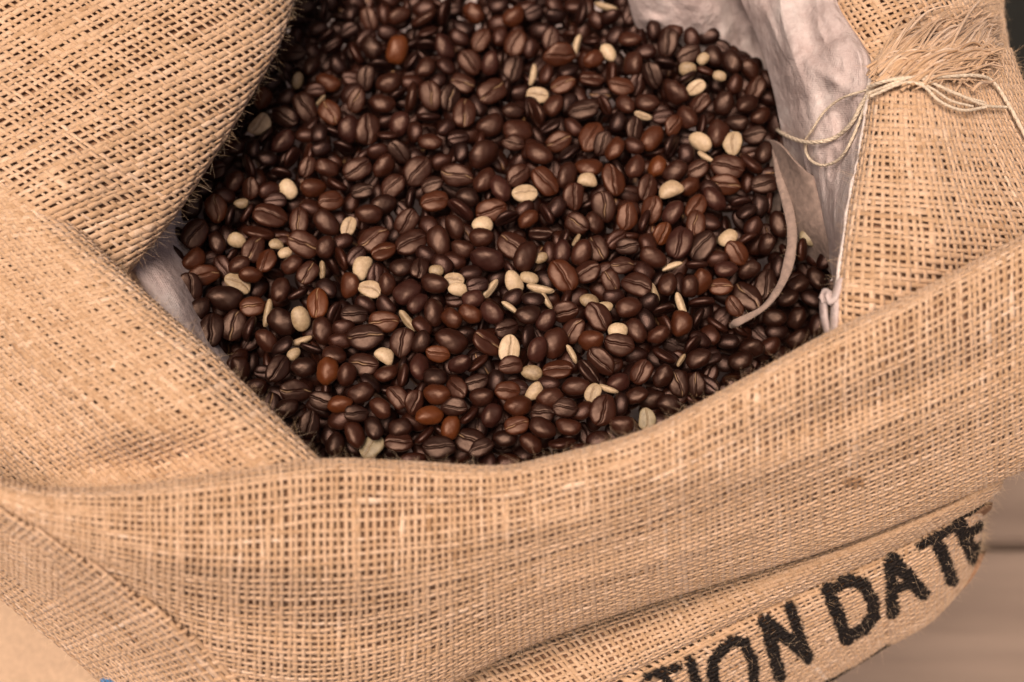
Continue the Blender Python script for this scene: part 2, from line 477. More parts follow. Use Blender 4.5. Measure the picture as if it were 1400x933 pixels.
def hairs(part, P, Nn, T, r, lmin=.0015, lmax=.006, rad=.000040, name='fuzz'):
    n = len(P); L = lmin + (lmax - lmin) * r.random(n) ** 2.2
    d = Nn * r.uniform(.25, 1.0, n)[:, None] + T * r.normal(0, .8, n)[:, None] + r.normal(0, .45, (n, 3)); d /= np.linalg.norm(d, axis=1)[:, None]
    e = d + r.normal(0, .7, (n, 3)); e /= np.linalg.norm(e, axis=1)[:, None]
    st = np.linspace(0, 1, 4)
    C = P[:, None] + L[:, None, None] * (d[:, None] * st[None, :, None] * .75 + e[:, None] * (st ** 2)[None, :, None] * .5)
    s = np.cross(d, r.normal(0, 1, (n, 3))); s /= np.linalg.norm(s, axis=1)[:, None]; q = np.cross(d, s)
    ang = np.arange(3) * 2 * math.pi / 3
    ringv = s[:, None] * np.cos(ang)[None, :, None] + q[:, None] * np.sin(ang)[None, :, None]
    rr = rad * (1.15 - st * .8)
    V = C[:, :, None, :] + ringv[:, None] * rr[None, :, None, None]
    idx = np.arange(n * 12).reshape(n, 4, 3)
    a, b = idx[:, :-1], idx[:, 1:]
    Q = np.stack([a, np.roll(a, -1, 2), np.roll(b, -1, 2), b], -1).reshape(-1, 4)
    me = np_mesh(name, V.reshape(-1, 3), Q, {'tint': np.repeat(r.random(n), 12)})
    o = link_mesh(name, me, M_FIBRE, part); tag(o, kind='stuff')
    return o

#--GEOM--
# --- rolled rim along the front
roll_S = [(-90, 640, .030), (0, 655, .031), (70, 668, .033), (190, 664, .036), (300, 648, .037), (440, 629, .037), (560, 632, .034), (680, 638, .033), (760, 623, .033), (880, 589, .038), (1000, 528, .045), (1130, 457, .053), (1250, 401, .058), (1400, 322, .060), (1500, 268, .066)]
roll_B = [(-90, 735, -.01), (0, 780, -.02), (70, 830, -.03), (190, 905, -.045), (300, 965, -.055), (440, 990, -.06), (560, 962, -.058), (690, 897, -.052), (775, 862, -.048), (890, 824, -.044), (1010, 788, -.04), (1140, 748, -.034), (1265, 700, -.026), (1400, 642, -.016), (1500, 595, -.01)]
roll = tube_surface(roll_S, roll_B, .026, -35, 205, 300, 150,
    dents=[(330, 770, 260, 34, -4, .005), (950, 660, 300, 34, 14, .004), (640, 690, 300, 24, 1, -.003), (1200, 545, 180, 24, 20, -.003), (900, 770, 200, 18, 14, .003), (1040, 740, 160, 12, 16, -.0025), (480, 860, 220, 30, -6, -.004)])
rim = sheet('rolled_rim', roll, M_INNER_SHADE, sack, -.0024)
def rim_stain(V):                              # a rusty knot in the weave
    x, y, z = project(V); return .75 * (np.hypot((x - 1168) / 15, (y - 660) / 8) < 1)
weave(rim, roll, (0, 90), (.0023, .0024), (.60, .60), 2, fuzz=4500, spot=rim_stain)

# --- strip of the sack side below the rim, on the left
low_S = [(-120, 612, .052), (-60, 652, .046), (0, 692, .040), (60, 727, .035), (120, 765, .030), (185, 808, .022), (250, 855, .012), (345, 938, -.004), (430, 1010, -.018)]
low_B = [(-240, 700, -.02), (-150, 745, -.03), (-60, 785, -.04), (0, 818, -.05), (45, 855, -.055), (95, 895, -.06), (140, 935, -.065), (200, 990, -.07), (280, 1060, -.08)]
_rb = BVHTree.FromPolygons([tuple(x) for x in roll.G[::3, ::3].reshape(-1, 3)], [tuple(x) for x in grid_quads(*roll.G[::3, ::3].shape[:2])])
def on_rim(p):                               # the strip's upper edge is sewn to the rim: give it the rim's height
    r = CF + CR * ((p[0] - 700) / FP) - CU * ((p[1] - 466.5) / FP)
    h = _rb.ray_cast(Vector(CP), Vector(r).normalized())
    return (p[0], p[1], h[0].z - HEAP + .0002) if h[0] is not None else p
low_S = [on_rim(p) for p in low_S]
low = tube_surface(low_S, low_B, .012, 14, 215, 160, 90)
side = sheet('side_panel', low, M_INNER_SHADE, sack, -.0024)
def blue_mark(V):
    x, y, z = project(V); return ((np.hypot((x - 146) / 11, (y - 936) / 8)) < 1).astype(float)
weave(side, low, (8, 98), (.0027, .0027), .60, 3, blue=blue_mark, fuzz=1500)

# --- second fold under the rim
rid_S = [(400, 1010, -0.0920), (560, 936, -0.0880), (700, 888, -0.0850), (850, 838, -0.0800), (1000, 793, -0.0710), (1150, 749, -0.0500), (1290, 693, -0.0362), (1345, 664, -0.0300), (1372, 650, -0.0280)]
rid_B = [(470, 1085, -0.0970), (630, 1015, -0.0920), (770, 960, -0.0880), (890, 905, -0.0840), (1035, 836, -0.0780), (1175, 774, -0.0648), (1302, 711, -0.0477), (1347, 686, -0.0400), (1368, 668, -0.0360)]
rid = tube_surface(rid_S, rid_B, (.008, .008, .008, .009, .010, .009, .007, .005, .004), -60, 215, 220, 80)
fold = sheet('lower_fold', rid, M_INNER_SHADE, sack, -.0020, crop=.86)
weave(fold, rid, (0, 90), (.0023, .0024), .62, 4, fuzz=1500)

# --- printed side below the folds
STROKES = []
def ink_fn(V):
    x, y, z = project(V)
    n = len(x); out = np.zeros(n)
    for (pts, w) in STROKES:
        for (x0, y0), (x1, y1) in zip(pts[:-1], pts[1:]):
            dx, dy = x1 - x0, y1 - y0; l2 = dx * dx + dy * dy + 1e-9
            t = np.clip(((x - x0) * dx + (y - y0) * dy) / l2, 0, 1)
            out = np.maximum(out, (np.hypot(x - x0 - t * dx, y - y0 - t * dy) < w / 2 + rng.normal(0, .7, n)).astype(float))
    return out
pr_S = [(560, 1075, -0.1000), (740, 985, -0.0940), (890, 903, -0.0880), (1035, 833, -0.0820), (1175, 771, -0.0688), (1265, 727, -0.0582), (1318, 699, -0.0511), (1343, 686, -.048, .008), (1347, 684, -.048, .03), (1340, 690, -.048, .08)]
pr_B = [(800, 1150, -0.1720), (960, 1045, -0.1670), (1060, 985, -0.1614), (1133, 934, -0.1485), (1205, 889, -0.1376), (1272, 850, -0.1279), (1318, 800, -0.1191), (1336, 762, -.112, .008), (1338, 750, -.11, .03), (1325, 745, -.11, .08)]
pr = tube_surface(pr_S, pr_B, (.016, .016, .016, .016, .015, .014, .012, .01, .008, .006), -40, 212, 240, 100)
STROKES += [([(884, 926), (928, 912)], 14), ([(908, 920), (926, 975)], 14),                                        # T
    ([(944, 903), (962, 970)], 16),                                                                                # I
    ([(985, 892), (975, 905), (974, 925), (984, 950), (1000, 962), (1020, 955), (1030, 935), (1030, 905), (1018, 880), (1002, 876), (985, 892)], 16),   # O
    ([(1046, 848), (1066, 925)], 19), ([(1046, 848), (1104, 898)], 19), ([(1080, 828), (1104, 902)], 16),          # N
    ([(1132, 806), (1158, 874)], 20), ([(1132, 808), (1160, 793), (1180, 798), (1193, 820), (1195, 842), (1182, 860), (1156, 872)], 18),   # D
    ([(1218, 766), (1220, 838)], 19), ([(1220, 764), (1262, 812)], 20), ([(1222, 808), (1250, 796)], 13),          # A
    ([(1258, 746), (1302, 722)], 14), ([(1280, 736), (1302, 794)], 19),                                            # T
    ([(1308, 708), (1332, 764)], 21), ([(1308, 706), (1342, 689)], 15), ([(1320, 733), (1342, 719)], 14), ([(1328, 758), (1346, 744)], 15),   # E
    ([(1110, 944), (1150, 926), (1180, 910), (1214, 886)], 9)]                                                     # edge of the next line of print

panel = sheet('printed_panel', pr, M_INNER_SHADE, sack, -.0030, crop=.80)
weave(panel, pr, (0, 90), (.0025, .0026), .62, 5, ink=ink_fn, fuzz=2500)

# --- fold on the left that comes over the beans
lf_S = [(-120, 90, .048), (-50, 165, .046), (0, 212, .046), (60, 262, .045), (120, 325, .043), (170, 374, .041), (230, 430, .038), (285, 478, .035), (340, 532, .032), (390, 582, .029), (440, 633, .026), (500, 700, .02)]
lf_B = [(-540, 70, -.03), (-470, 150, -.03), (-420, 215, -.03), (-360, 290, -.03), (-300, 385, -.03), (-240, 470, -.03), (-175, 560, -.03), (-115, 630, -.03), (-60, 690, -.03), (-10, 740, -.035), (40, 790, -.04), (100, 850, -.05)]
lf = tube_surface(lf_S, lf_B, .030, -35, 150, 240, 160,
    dents=[(225, 634, 110, 34, 6, -.011), (60, 645, 160, 30, 5, -.003), (130, 540, 120, 40, -42, .006), (300, 560, 90, 18, -45, .003), (40, 300, 90, 30, -45, .004), (60, 430, 130, 22, -50, -.003)])
lfold = sheet('side_fold', lf, M_INNER_SHADE, sack, -.0024)
weave(lfold, lf, (-6, 90), (.0027, .0027), (.64, .60), 6, fuzz=3500)

# --- corner flap upper left
cf_S = [(440, -110, 0.0430), (422, -55, 0.0430), (402, -3, 0.0430), (382, 60, 0.0410), (342, 133, 0.0380), (285, 226, 0.0340), (236, 299, 0.0300), (185, 361, 0.0260), (140, 420, 0.0210)]
cf_B = [(0, -480, .10), (-25, -400, .10), (-48, -335, .10), (-70, -262, .09), (-108, -190, .08), (-165, -105, .07), (-220, -25, .06), (-270, 50, .045), (-310, 110, .03)]
cf = tube_surface(cf_S, cf_B, .026, -35, 150, 220, 150, dents=[(75, 255, 70, 150, -45, .010), (20, 60, 60, 200, 70, -.006), (200, 120, 40, 150, 60, .0025), (110, 190, 30, 150, 55, -.002)])
cflap = sheet('corner_flap', cf, M_INNER_SHADE, sack, -.0019)
weave(cflap, cf, (29, 90), (.0027, .0027), (.78, .52), 7, fuzz=3500)

# --- burlap behind the right flap
bk = grid_surface([[(1095, -70, .05), (1170, -75, .06), (1250, -80, .06), (1320, -85, .045), (1385, -90, .01)],
                   [(1120, -10, .055), (1180, -12, .066), (1260, -15, .066), (1330, -15, .05), (1372, -10, .01)],
                   [(1135, 50, .050), (1190, 50, .062), (1265, 48, .064), (1340, 48, .05), (1376, 45, .01)],
                   [(1165, 115, .046), (1210, 120, .058), (1290, 120, .060), (1355, 115, .05), (1390, 110, .01)],
                   [(1180, 180, .035), (1230, 180, .045), (1300, 180, .048), (1380, 180, .04), (1420, 175, .0)]])
back = sheet('back_panel', bk, M_INNER_SHADE, sack, -.0024)
weave(back, bk, (24, 114), (.0028, .0028), .60, 8, fuzz=1200)

# --- flap on the right
rf_S = [(1204, 70, .066), (1194, 98, .066), (1188, 140, .065), (1180, 190, .063), (1168, 250, .060), (1156, 312, .057), (1147, 372, .053), (1143, 425, .049), (1144, 480, .042), (1150, 540, .03)]
rf_B = [(1382, 66, .05), (1392, 96, .045), (1410, 140, .04), (1440, 190, .03), (1490, 262, .02), (1545, 335, .01), (1570, 400, .005), (1580, 470, 0), (1585, 530, -.01), (1590, 600, -.02)]
rf = tube_surface(rf_S, rf_B, (.022, .024, .026, .028, .030, .030, .028, .026, .022, .02), -12, 200, 200, 150,
    dents=[(1300, 400, 150, 40, 28, -.010), (1280, 250, 30, 150, 8, .002)])
rflap = sheet('edge_flap', rf, M_INNER_SHADE, sack, -.0024)
weave(rflap, rf, (2, 88), (.0026, .0028), (.62, .64), 9, fuzz=3000)

# --- lining: near fold on the right, back piece, left piece, floor of the bag
ln1 = grid_surface([[(985, -60, .035), (1045, -60, .052), (1095, -58, .058), (1130, -55, .060), (1138, -50, .052)],
                    [(1010, -5, .032), (1060, 0, .052), (1108, 2, .058), (1142, 6, .062), (1149, 10, .054)],
                    [(1030, 40, .027), (1072, 45, .050), (1120, 38, .061), (1162, 42, .060), (1178, 50, .055)],
                    [(1046, 85, .022), (1085, 88, .046), (1132, 85, .058), (1180, 82, .064), (1192, 90, .063)],
                    [(1058, 130, .016), (1095, 135, .040), (1140, 132, .053), (1180, 130, .063), (1190, 132, .066)],
                    [(1068, 180, .010), (1104, 182, .034), (1146, 180, .047), (1174, 180, .060), (1183, 180, .0645)],
                    [(1078, 225, .006), (1112, 232, .026), (1145, 235, .040), (1164, 240, .056), (1171, 240, .0615)],
                    [(1100, 275, .002), (1122, 280, .018), (1140, 290, .034), (1153, 300, .052), (1159, 302, .058)],
                    [(1125, 320, -.002), (1134, 330, .014), (1143, 345, .030), (1148, 360, .048), (1151, 362, .054)],
                    [(1138, 380, -.004), (1139, 390, .008), (1142, 405, .024), (1143, 418, .042), (1146, 420, .049)]],
    dents=[(1125, 60, 60, 8, 30, -.003), (1100, 140, 60, 8, 25, -.002), (1150, 200, 14, 60, 0, -.003), (1085, 60, 12, 50, -15, .003), (1140, 110, 50, 7, -35, .0025), (1110, 215, 40, 7, 40, .002)], wrinkle=.0022, seed=3)
lining = empty('lining', (0, 0, 0)); lining.parent = sack
def cloth(name, g, **k): return sheet(name, g, M_LINEN, lining, 0, 1, True, .0009)
cloth('lining_fold', ln1)
ln2 = grid_surface([[(830, -90, .060), (900, -90, .062), (970, -90, .058), (1030, -90, .055), (1100, -90, .06)],
                    [(850, -30, .035), (910, -30, .038), (975, -30, .036), (1030, -30, .030), (1090, -30, .03)],
                    [(865, 25, .012), (925, 30, .018), (985, 30, .016), (1030, 35, .010), (1080, 35, .012)],
                    [(880, 80, -.012), (940, 90, -.006), (995, 95, -.006), (1035, 110, -.010), (1080, 120, -.008)],
                    [(900, 150, -.035), (960, 160, -.032), (1010, 170, -.032), (1050, 190, -.03), (1090, 200, -.02)]],
    dents=[(1005, 40, 14, 60, 10, -.004), (940, 20, 40, 60, 20, .003)], wrinkle=.002, seed=5)
cloth('lining_back', ln2)
ln3 = grid_surface([[(290, 250, -.02), (230, 255, .015), (190, 290, .026), (160, 320, .004)],
                    [(300, 330, -.025), (232, 330, .006), (180, 345, .022), (156, 360, .002)],
                    [(305, 400, -.03), (262, 395, -.002), (205, 390, .016), (170, 395, -.002)],
                    [(330, 470, -.035), (283, 460, -.006), (240, 450, .010), (205, 448, -.006)],
                    [(370, 540, -.04), (320, 530, -.01), (280, 520, .006), (230, 510, .02)]], dents=[(235, 400, 12, 60, 30, .002)], wrinkle=.0015, seed=8)
cloth('lining_side', ln3)
ln4 = grid_surface([[(1030, 190, -0.0110), (1062, 195, 0.0130), (1090, 225, 0.0230), (1120, 245, 0.0210), (1160, 260, 0.0090)],
                    [(1040, 260, -0.0160), (1075, 255, 0.0070), (1105, 270, 0.0150), (1130, 285, 0.0150), (1165, 300, 0.0090)],
                    [(1050, 320, -0.0210), (1085, 310, -0.0030), (1115, 320, 0.0050), (1140, 335, 0.0090), (1170, 350, 0.0090)],
                    [(1060, 380, -0.0310), (1095, 360, -0.0190), (1125, 365, -0.0110), (1145, 385, -0.0050), (1175, 400, -0.0010)]])
M_BROWN = mat_plain('brown_and_shaded_linen', (0.235, 0.165, 0.13), .95, 350)  # brown of the strip; on the lining corner it paints in shade
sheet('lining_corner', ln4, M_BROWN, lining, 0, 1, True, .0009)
bot = grid_surface([[(x, y, -.085) for x in (180, 400, 700, 1000, 1180)] for y in (-60, 100, 300, 450, 640)], 20, 20)
cloth('lining_floor', bot)

# depth of the cloth under a pixel
_V, _Q, _n = [], [], 0
for v, q in SHEETS:
    _V.append(v); _Q.append(q + _n); _n += len(v)
BVH = BVHTree.FromPolygons([tuple(x) for x in np.concatenate(_V)], [tuple(x) for x in np.concatenate(_Q)])
def surf_point(px, py, lift, fallback):
    r = CF + CR * ((px - 700) / FP) - CU * ((py - 466.5) / FP); l = np.linalg.norm(r)
    h = BVH.ray_cast(Vector(CP), Vector(r / l))
    d = (np.array(h[0]) - CP) @ CF if h[0] is not None else fallback
    return d - lift
def lay(pts, lift=.001, n=80, smooth=9, base=None):
    """a 3D curve through picture points, resting on the cloth."""
    c = catmull(np.array([(p[0], p[1]) for p in pts], float), n)
    base = base if base is not None else .5
    d = np.array([surf_point(x, y, lift, base) for x, y in c])
    pad = np.concatenate([np.full(smooth, d[0]), d, np.full(smooth, d[-1])])
    ds = np.array([pad[i:i + 2 * smooth + 1].min() * .5 + pad[i:i + 2 * smooth + 1].mean() * .5 for i in range(n)])
    ds = np.minimum(ds, d)
    pad = np.concatenate([np.full(4, ds[0]), ds, np.full(4, ds[-1])]); ds = np.convolve(pad, np.ones(9) / 9, 'valid')
    return unproject(c[:, 0], c[:, 1], ds)

# --- torn cloth strip lying in the beans, sewn to the lining
def ribbon(pts, w, thick, twist, n=60):
    c = catmull(np.array(pts, float), n)
    P = unproject(c[:, 0], c[:, 1], depth_at(c[:, 0], c[:, 1], HEAP + c[:, 2]))
    T, S, N = frame_of(P)
    ang = np.radians(np.interp(np.linspace(0, 1, n), np.linspace(0, 1, len(twist)), twist))
    S2 = S * np.cos(ang)[:, None] + N * np.sin(ang)[:, None]; N2 = np.cross(T, S2)
    ww = np.interp(np.linspace(0, 1, n), np.linspace(0, 1, len(w)), w) * (1 + .12 * smooth_noise(n, 6) + .06 * smooth_noise(n, 2.5))
    return sweep(P, S2, N2, ww, thick, 12)
b = Bag(); V, Q = ribbon([(1058, 205, .006), (1066, 245, .006), (1079, 290, .005), (1083, 330, .004), (1074, 375, .001), (1058, 405, 0), (1040, 424, -.001), (1010, 440, -.002), (1000, 446, -.008)],
    [.0010, .0018, .0022, .0020, .0019, .0014, .0011, .0016, .001], .0009, [70, 25, 15, 20, 30, 50, 40, 10, 0]); b.add(V, Q)
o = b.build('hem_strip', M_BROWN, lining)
k = rng.integers(0, len(V), 260); cen = V.reshape(-1, 12, 3).mean(1)[k // 12]; nn = V[k] - cen; nn /= np.linalg.norm(nn, axis=1)[:, None]
hairs(o, V[k], nn, nn[:, [1, 2, 0]], rng, .0005, .0022, .00003)
b = Bag()
for (pts, w) in (([(1148, 385, .054), (1140, 410, .052), (1131, 405, .049), (1126, 415, .046), (1128, 440, .043), (1136, 462, .040), (1142, 478, .036)], .0013),
                 ([(1146, 395, .052), (1142, 425, .050), (1140, 450, .046), (1141, 470, .042), (1143, 480, .036)], .0014)):
    c = catmull(np.array(pts, float), 40); P = unproject(c[:, 0], c[:, 1], depth_at(c[:, 0], c[:, 1], HEAP + c[:, 2]))
    T, S, N = frame_of(P); V, Q = sweep(P, S, N, w, .0035, 10); b.add(V, Q)
b.build('rolled_hem', M_LINEN, lining)
# white selvedge along the flap's edge
b = Bag()
P = lay([(1192, 92), (1189, 120), (1184, 155), (1177, 200), (1167, 250), (1157, 305), (1149, 360), (1144, 410), (1143, 450)], .0012, 120)
T, S, N = frame_of(P); V, Q = sweep(P, S, N, .0009 * (1 + .25 * smooth_noise(120, 3)), .0008, 8); b.add(V, Q)
b.build('hem_edge', mat_plain('pale_hem', (0.62, 0.53, 0.47), .9, 900), lining)

# --- cords hanging off the flap's edge
CORDS = [([(1186, 120), (1208, 112), (1240, 107), (1290, 105), (1336, 104), (1358, 113), (1378, 142), (1404, 190)], .00075, 'pale straight cord running along the top of the flap'),
         ([(1188, 128), (1228, 112), (1255, 107), (1300, 125), (1345, 144), (1376, 147)], .0006, None),
         ([(1190, 132), (1235, 114), (1262, 118), (1285, 139), (1315, 151), (1348, 147)], .0006, None),
         ([(1190, 117), (1225, 107), (1258, 108), (1310, 130), (1345, 140)], .0005, None),
         ([(1190, 126), (1215, 118), (1250, 112), (1275, 122), (1300, 138), (1330, 146)], .0005, None),
         ([(1052, 160), (1060, 175), (1080, 188), (1108, 195), (1140, 189), (1163, 170), (1178, 143), (1191, 120)], .00085, 'thick pale cord looping from the flap edge down to the beans'),
         ([(1101, 198), (1103, 211), (1112, 222), (1128, 226), (1148, 217), (1164, 192), (1180, 152), (1190, 124)], .0006, 'ochre cord hanging in a loop over the mauve lining'),
         ([(1098, 196), (1110, 178), (1128, 152), (1152, 134), (1190, 122)], .0005, None)]
for pts, rad, lab in CORDS:
    rad *= 1.0; n = 140; P = lay(pts, (.0022 if pts[0][0] < 1150 else .0045) + rad, n)
    T, S, N = frame_of(P); b = Bag()
    for ply in (0, 1, 2):                       # three twisted plies
        a = np.linspace(0, n * .42, n) + ply * 2.1
        off = (S * np.cos(a)[:, None] + N * np.sin(a)[:, None]) * rad * .34
        V, Q = sweep(P + off, S, N, rad * .72, rad * .72, 6); b.add(V, Q)
    o = b.build('loose_cord', M_CORD, sack)
    if lab: o['label'] = lab
    r_ = np.random.default_rng(len(pts)); k = r_.integers(0, n, 40); hairs(o, P[k], N[k], T[k], r_, .001, .004)
# frayed cord end
r_ = np.random.default_rng(8); E = lay([(1052, 160), (1060, 175)], .003, 12); 
hairs(o, np.repeat(E[:6], 12, 0), np.tile(-CF, (72, 1)), np.tile(CR * -1, (72, 1)), r_, .002, .006, .00006)

# --- frayed yarns thrown over from the flap's edge
b = Bag(); r_ = np.random.default_rng(21)
for k in range(420):
    t = r_.random(); x0 = 1192 + 150 * t + r_.normal(0, 6); y0 = 108 - 8 * t + r_.normal(0, 9) - 12 * (r_.random() < .3)
    ln = r_.uniform(.45, 1.05); ang = math.radians(r_.normal(30, 9))
    dx, dy = math.cos(ang) * 130 * ln, -math.sin(ang) * 130 * ln
    if x0 + dx > 1372: dx = max(8, 1372 - x0 - r_.random() * 20)
    bend = r_.normal(0, 7)
    pts = [(x0, y0), (x0 + dx * .3, y0 + dy * .3 - 10 + bend * .5), (x0 + dx * .65, y0 + dy * .7 - 6 + bend), (x0 + dx, y0 + dy + abs(r_.normal(0, 8)))]
    P = lay(pts, .0012 + r_.uniform(0, .0045), 26, 9, .62)
    T, S, N = frame_of(P); w = r_.uniform(.0003, .0009) * np.linspace(1, .45, 26)
    V, Q = sweep(P, S, N, w, w * .8, 5); b.add(V, Q, tint=r_.normal(.5, .16) + np.repeat(.1 * smooth_noise(26, 4, r_), 5), ink=0, blue=0)
o = b.build('fringe', M_YARN, sack); tag(o, kind='stuff')
# small wisps at the cord bundle
# --- belly of the sack, lower left and behind everything
bl = tube_surface([(-600, 640, -.20), (-300, 690, -.22), (-100, 720, -.24), (60, 800, -.24), (200, 900, -.24), (420, 1040, -.24)],
                  [(-900, 1300, -.415), (-500, 1350, -.415), (-250, 1380, -.415), (0, 1400, -.415), (200, 1400, -.415), (420, 1400, -.415)], .05, -20, 160, 80, 60)
sheet('belly', bl, mat_plain('faded_jute', (0.41, 0.275, 0.175), .95, 600), sack)
# ------------------------------------------------------------------ coffee beans
def bean_mesh(name, seed, gd=.26, gw=.10, gold=0.0, flat=.62, pale=False, wid=.73, lobes=0.0):
    """Unit bean: long axis x, width y, flat creased face towards +z."""
    r = np.random.default_rng(seed)
    nx, nk = 27, 44
    u = np.cos(np.linspace(math.pi, 0, nx)); u = u * .72 + np.linspace(-1, 1, nx) * .28
    k = np.linspace(0, 2 * math.pi, nk, endpoint=False)
    k = k + .34 * np.sin(2 * (k - math.pi / 2)) * -1 * (np.sin(k) > 0)      # closer rows near the crease
    X, K = np.meshgrid(u, k, indexing='ij')
    rad = np.sqrt(np.clip(1 - np.abs(X) ** 2.25, 0, 1))
    y = rad * np.cos(K); sn = np.sin(K)
    top = sn > 0
    z = np.where(top, .40 * rad ** .8 * np.abs(sn) ** flat, -.74 * rad * np.abs(sn) ** 1.05)
    sk = r.uniform(-.12, .12); amp = r.uniform(.04, .16) * r.choice([-1, 1]); ph = r.uniform(-.5, .5)
    yc = amp * np.sin(X * 2.6 + ph) + sk * .4 + .03 * np.sin(X * 9 + seed)
    fade = np.clip(1.25 - np.abs(X) ** 5 * 1.3, 0, 1)
    g = np.exp(-((y - yc) / gw) ** 2) * fade * top
    lip = np.exp(-((np.abs(y - yc) - .22) / .14) ** 2) * fade * top
    z = z - gd * g + .02 * lip
    # end notch and unevenness
    w1, w2, w3 = r.uniform(0, 6, 3)
    bumpy = .035 * np.sin(X * 3 + w1 + y * 2) + .03 * np.sin(y * 5 + w2 + X) + .014 * np.sin(X * 11 + w3) * np.cos(y * 9 + w1)
    if lobes: bumpy = bumpy + lobes * np.sin(X * 6 + w2) * np.cos(K * 3 + w1)
    s = 1 + bumpy * (.45 if pale else 1)
    bend = r.normal(0, .06) + (.3 * r.choice([-1, 1]) if lobes > .04 else 0)
    V = np.stack([X * s, (y * s + bend * (1 - X ** 2)) * wid * (1 + .08 * r.normal() * X), z * s * wid * .92], -1)
    idx = np.arange(nx * nk).reshape(nx, nk)
    a, b = idx[:-1], idx[1:]
    Q = np.stack([a, np.roll(a, -1, 1), np.roll(b, -1, 1), b], -1).reshape(-1, 4)
    gm = np.clip(np.sin(X * r.uniform(2, 5) + r.uniform(0, 6)) * 1.5 + .5, 0, 1)
    gl = np.clip(np.exp(-((y - yc) / (gw * .85)) ** 2) * 1.5 - .35, 0, 1) * fade * top * gm * gold * .65
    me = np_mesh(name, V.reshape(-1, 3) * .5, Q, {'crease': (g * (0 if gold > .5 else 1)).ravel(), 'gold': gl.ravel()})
    return me
LO = {}
def lo_mesh(me, c=2):
    """every second row (and every c-th column) of the same bean, for the joined ones"""
    if (me.name, c) not in LO:
        V = np.empty(len(me.vertices) * 3, np.float32); me.vertices.foreach_get('co', V)
        V = V.reshape(27, 44, 3)[::2, ::c]
        at = {}
        for n in ('crease', 'gold'):
            a = np.empty(27 * 44, np.float32); me.attributes[n].data.foreach_get('value', a); at[n] = a.reshape(27, 44)[::2, ::c].ravel()
        idx = np.arange(14 * (44 // c)).reshape(14, 44 // c); a, b = idx[:-1], idx[1:]
        LO[me.name, c] = (V.reshape(-1, 3), np.stack([a, np.roll(a, -1, 1), np.roll(b, -1, 1), b], -1).reshape(-1, 4), at)
    return LO[me.name, c]
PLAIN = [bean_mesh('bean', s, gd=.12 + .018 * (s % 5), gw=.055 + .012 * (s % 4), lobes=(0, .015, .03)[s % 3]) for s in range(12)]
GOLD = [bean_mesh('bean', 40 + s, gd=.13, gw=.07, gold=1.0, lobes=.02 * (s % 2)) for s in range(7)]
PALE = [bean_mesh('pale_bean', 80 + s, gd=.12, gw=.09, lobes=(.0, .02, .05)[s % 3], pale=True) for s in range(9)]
MATS = {'d': mat_bean('dark_roast', (0.0078, 0.0022, 0.0014), (0.0153, 0.0041, 0.0023)),
        'm': mat_bean('medium_roast', (0.0150, 0.0040, 0.0022), (0.0299, 0.0077, 0.0037)),
        'u': mat_bean('purplish_roast', (0.0165, 0.0044, 0.0031), (0.0299, 0.0083, 0.0055)),
        'r': mat_bean('reddish_roast', (0.0265, 0.0063, 0.0024), (0.0507, 0.0126, 0.0043)),
        'o': mat_bean('orange_roast', (0.0482, 0.0111, 0.0029), (0.0796, 0.0201, 0.0052)),
        'p': mat_pale('cream_bean', (0.33, 0.222, 0.125), (0.51, 0.370, 0.225)),
        't': mat_pale('tan_bean', (0.20, 0.130, 0.066), (0.38, 0.270, 0.155)),
        'g': mat_pale('greenish_bean', (0.17, 0.125, 0.066), (0.28, 0.215, 0.125))}
for me in PLAIN + GOLD + PALE: me.materials.append(MATS['m'])
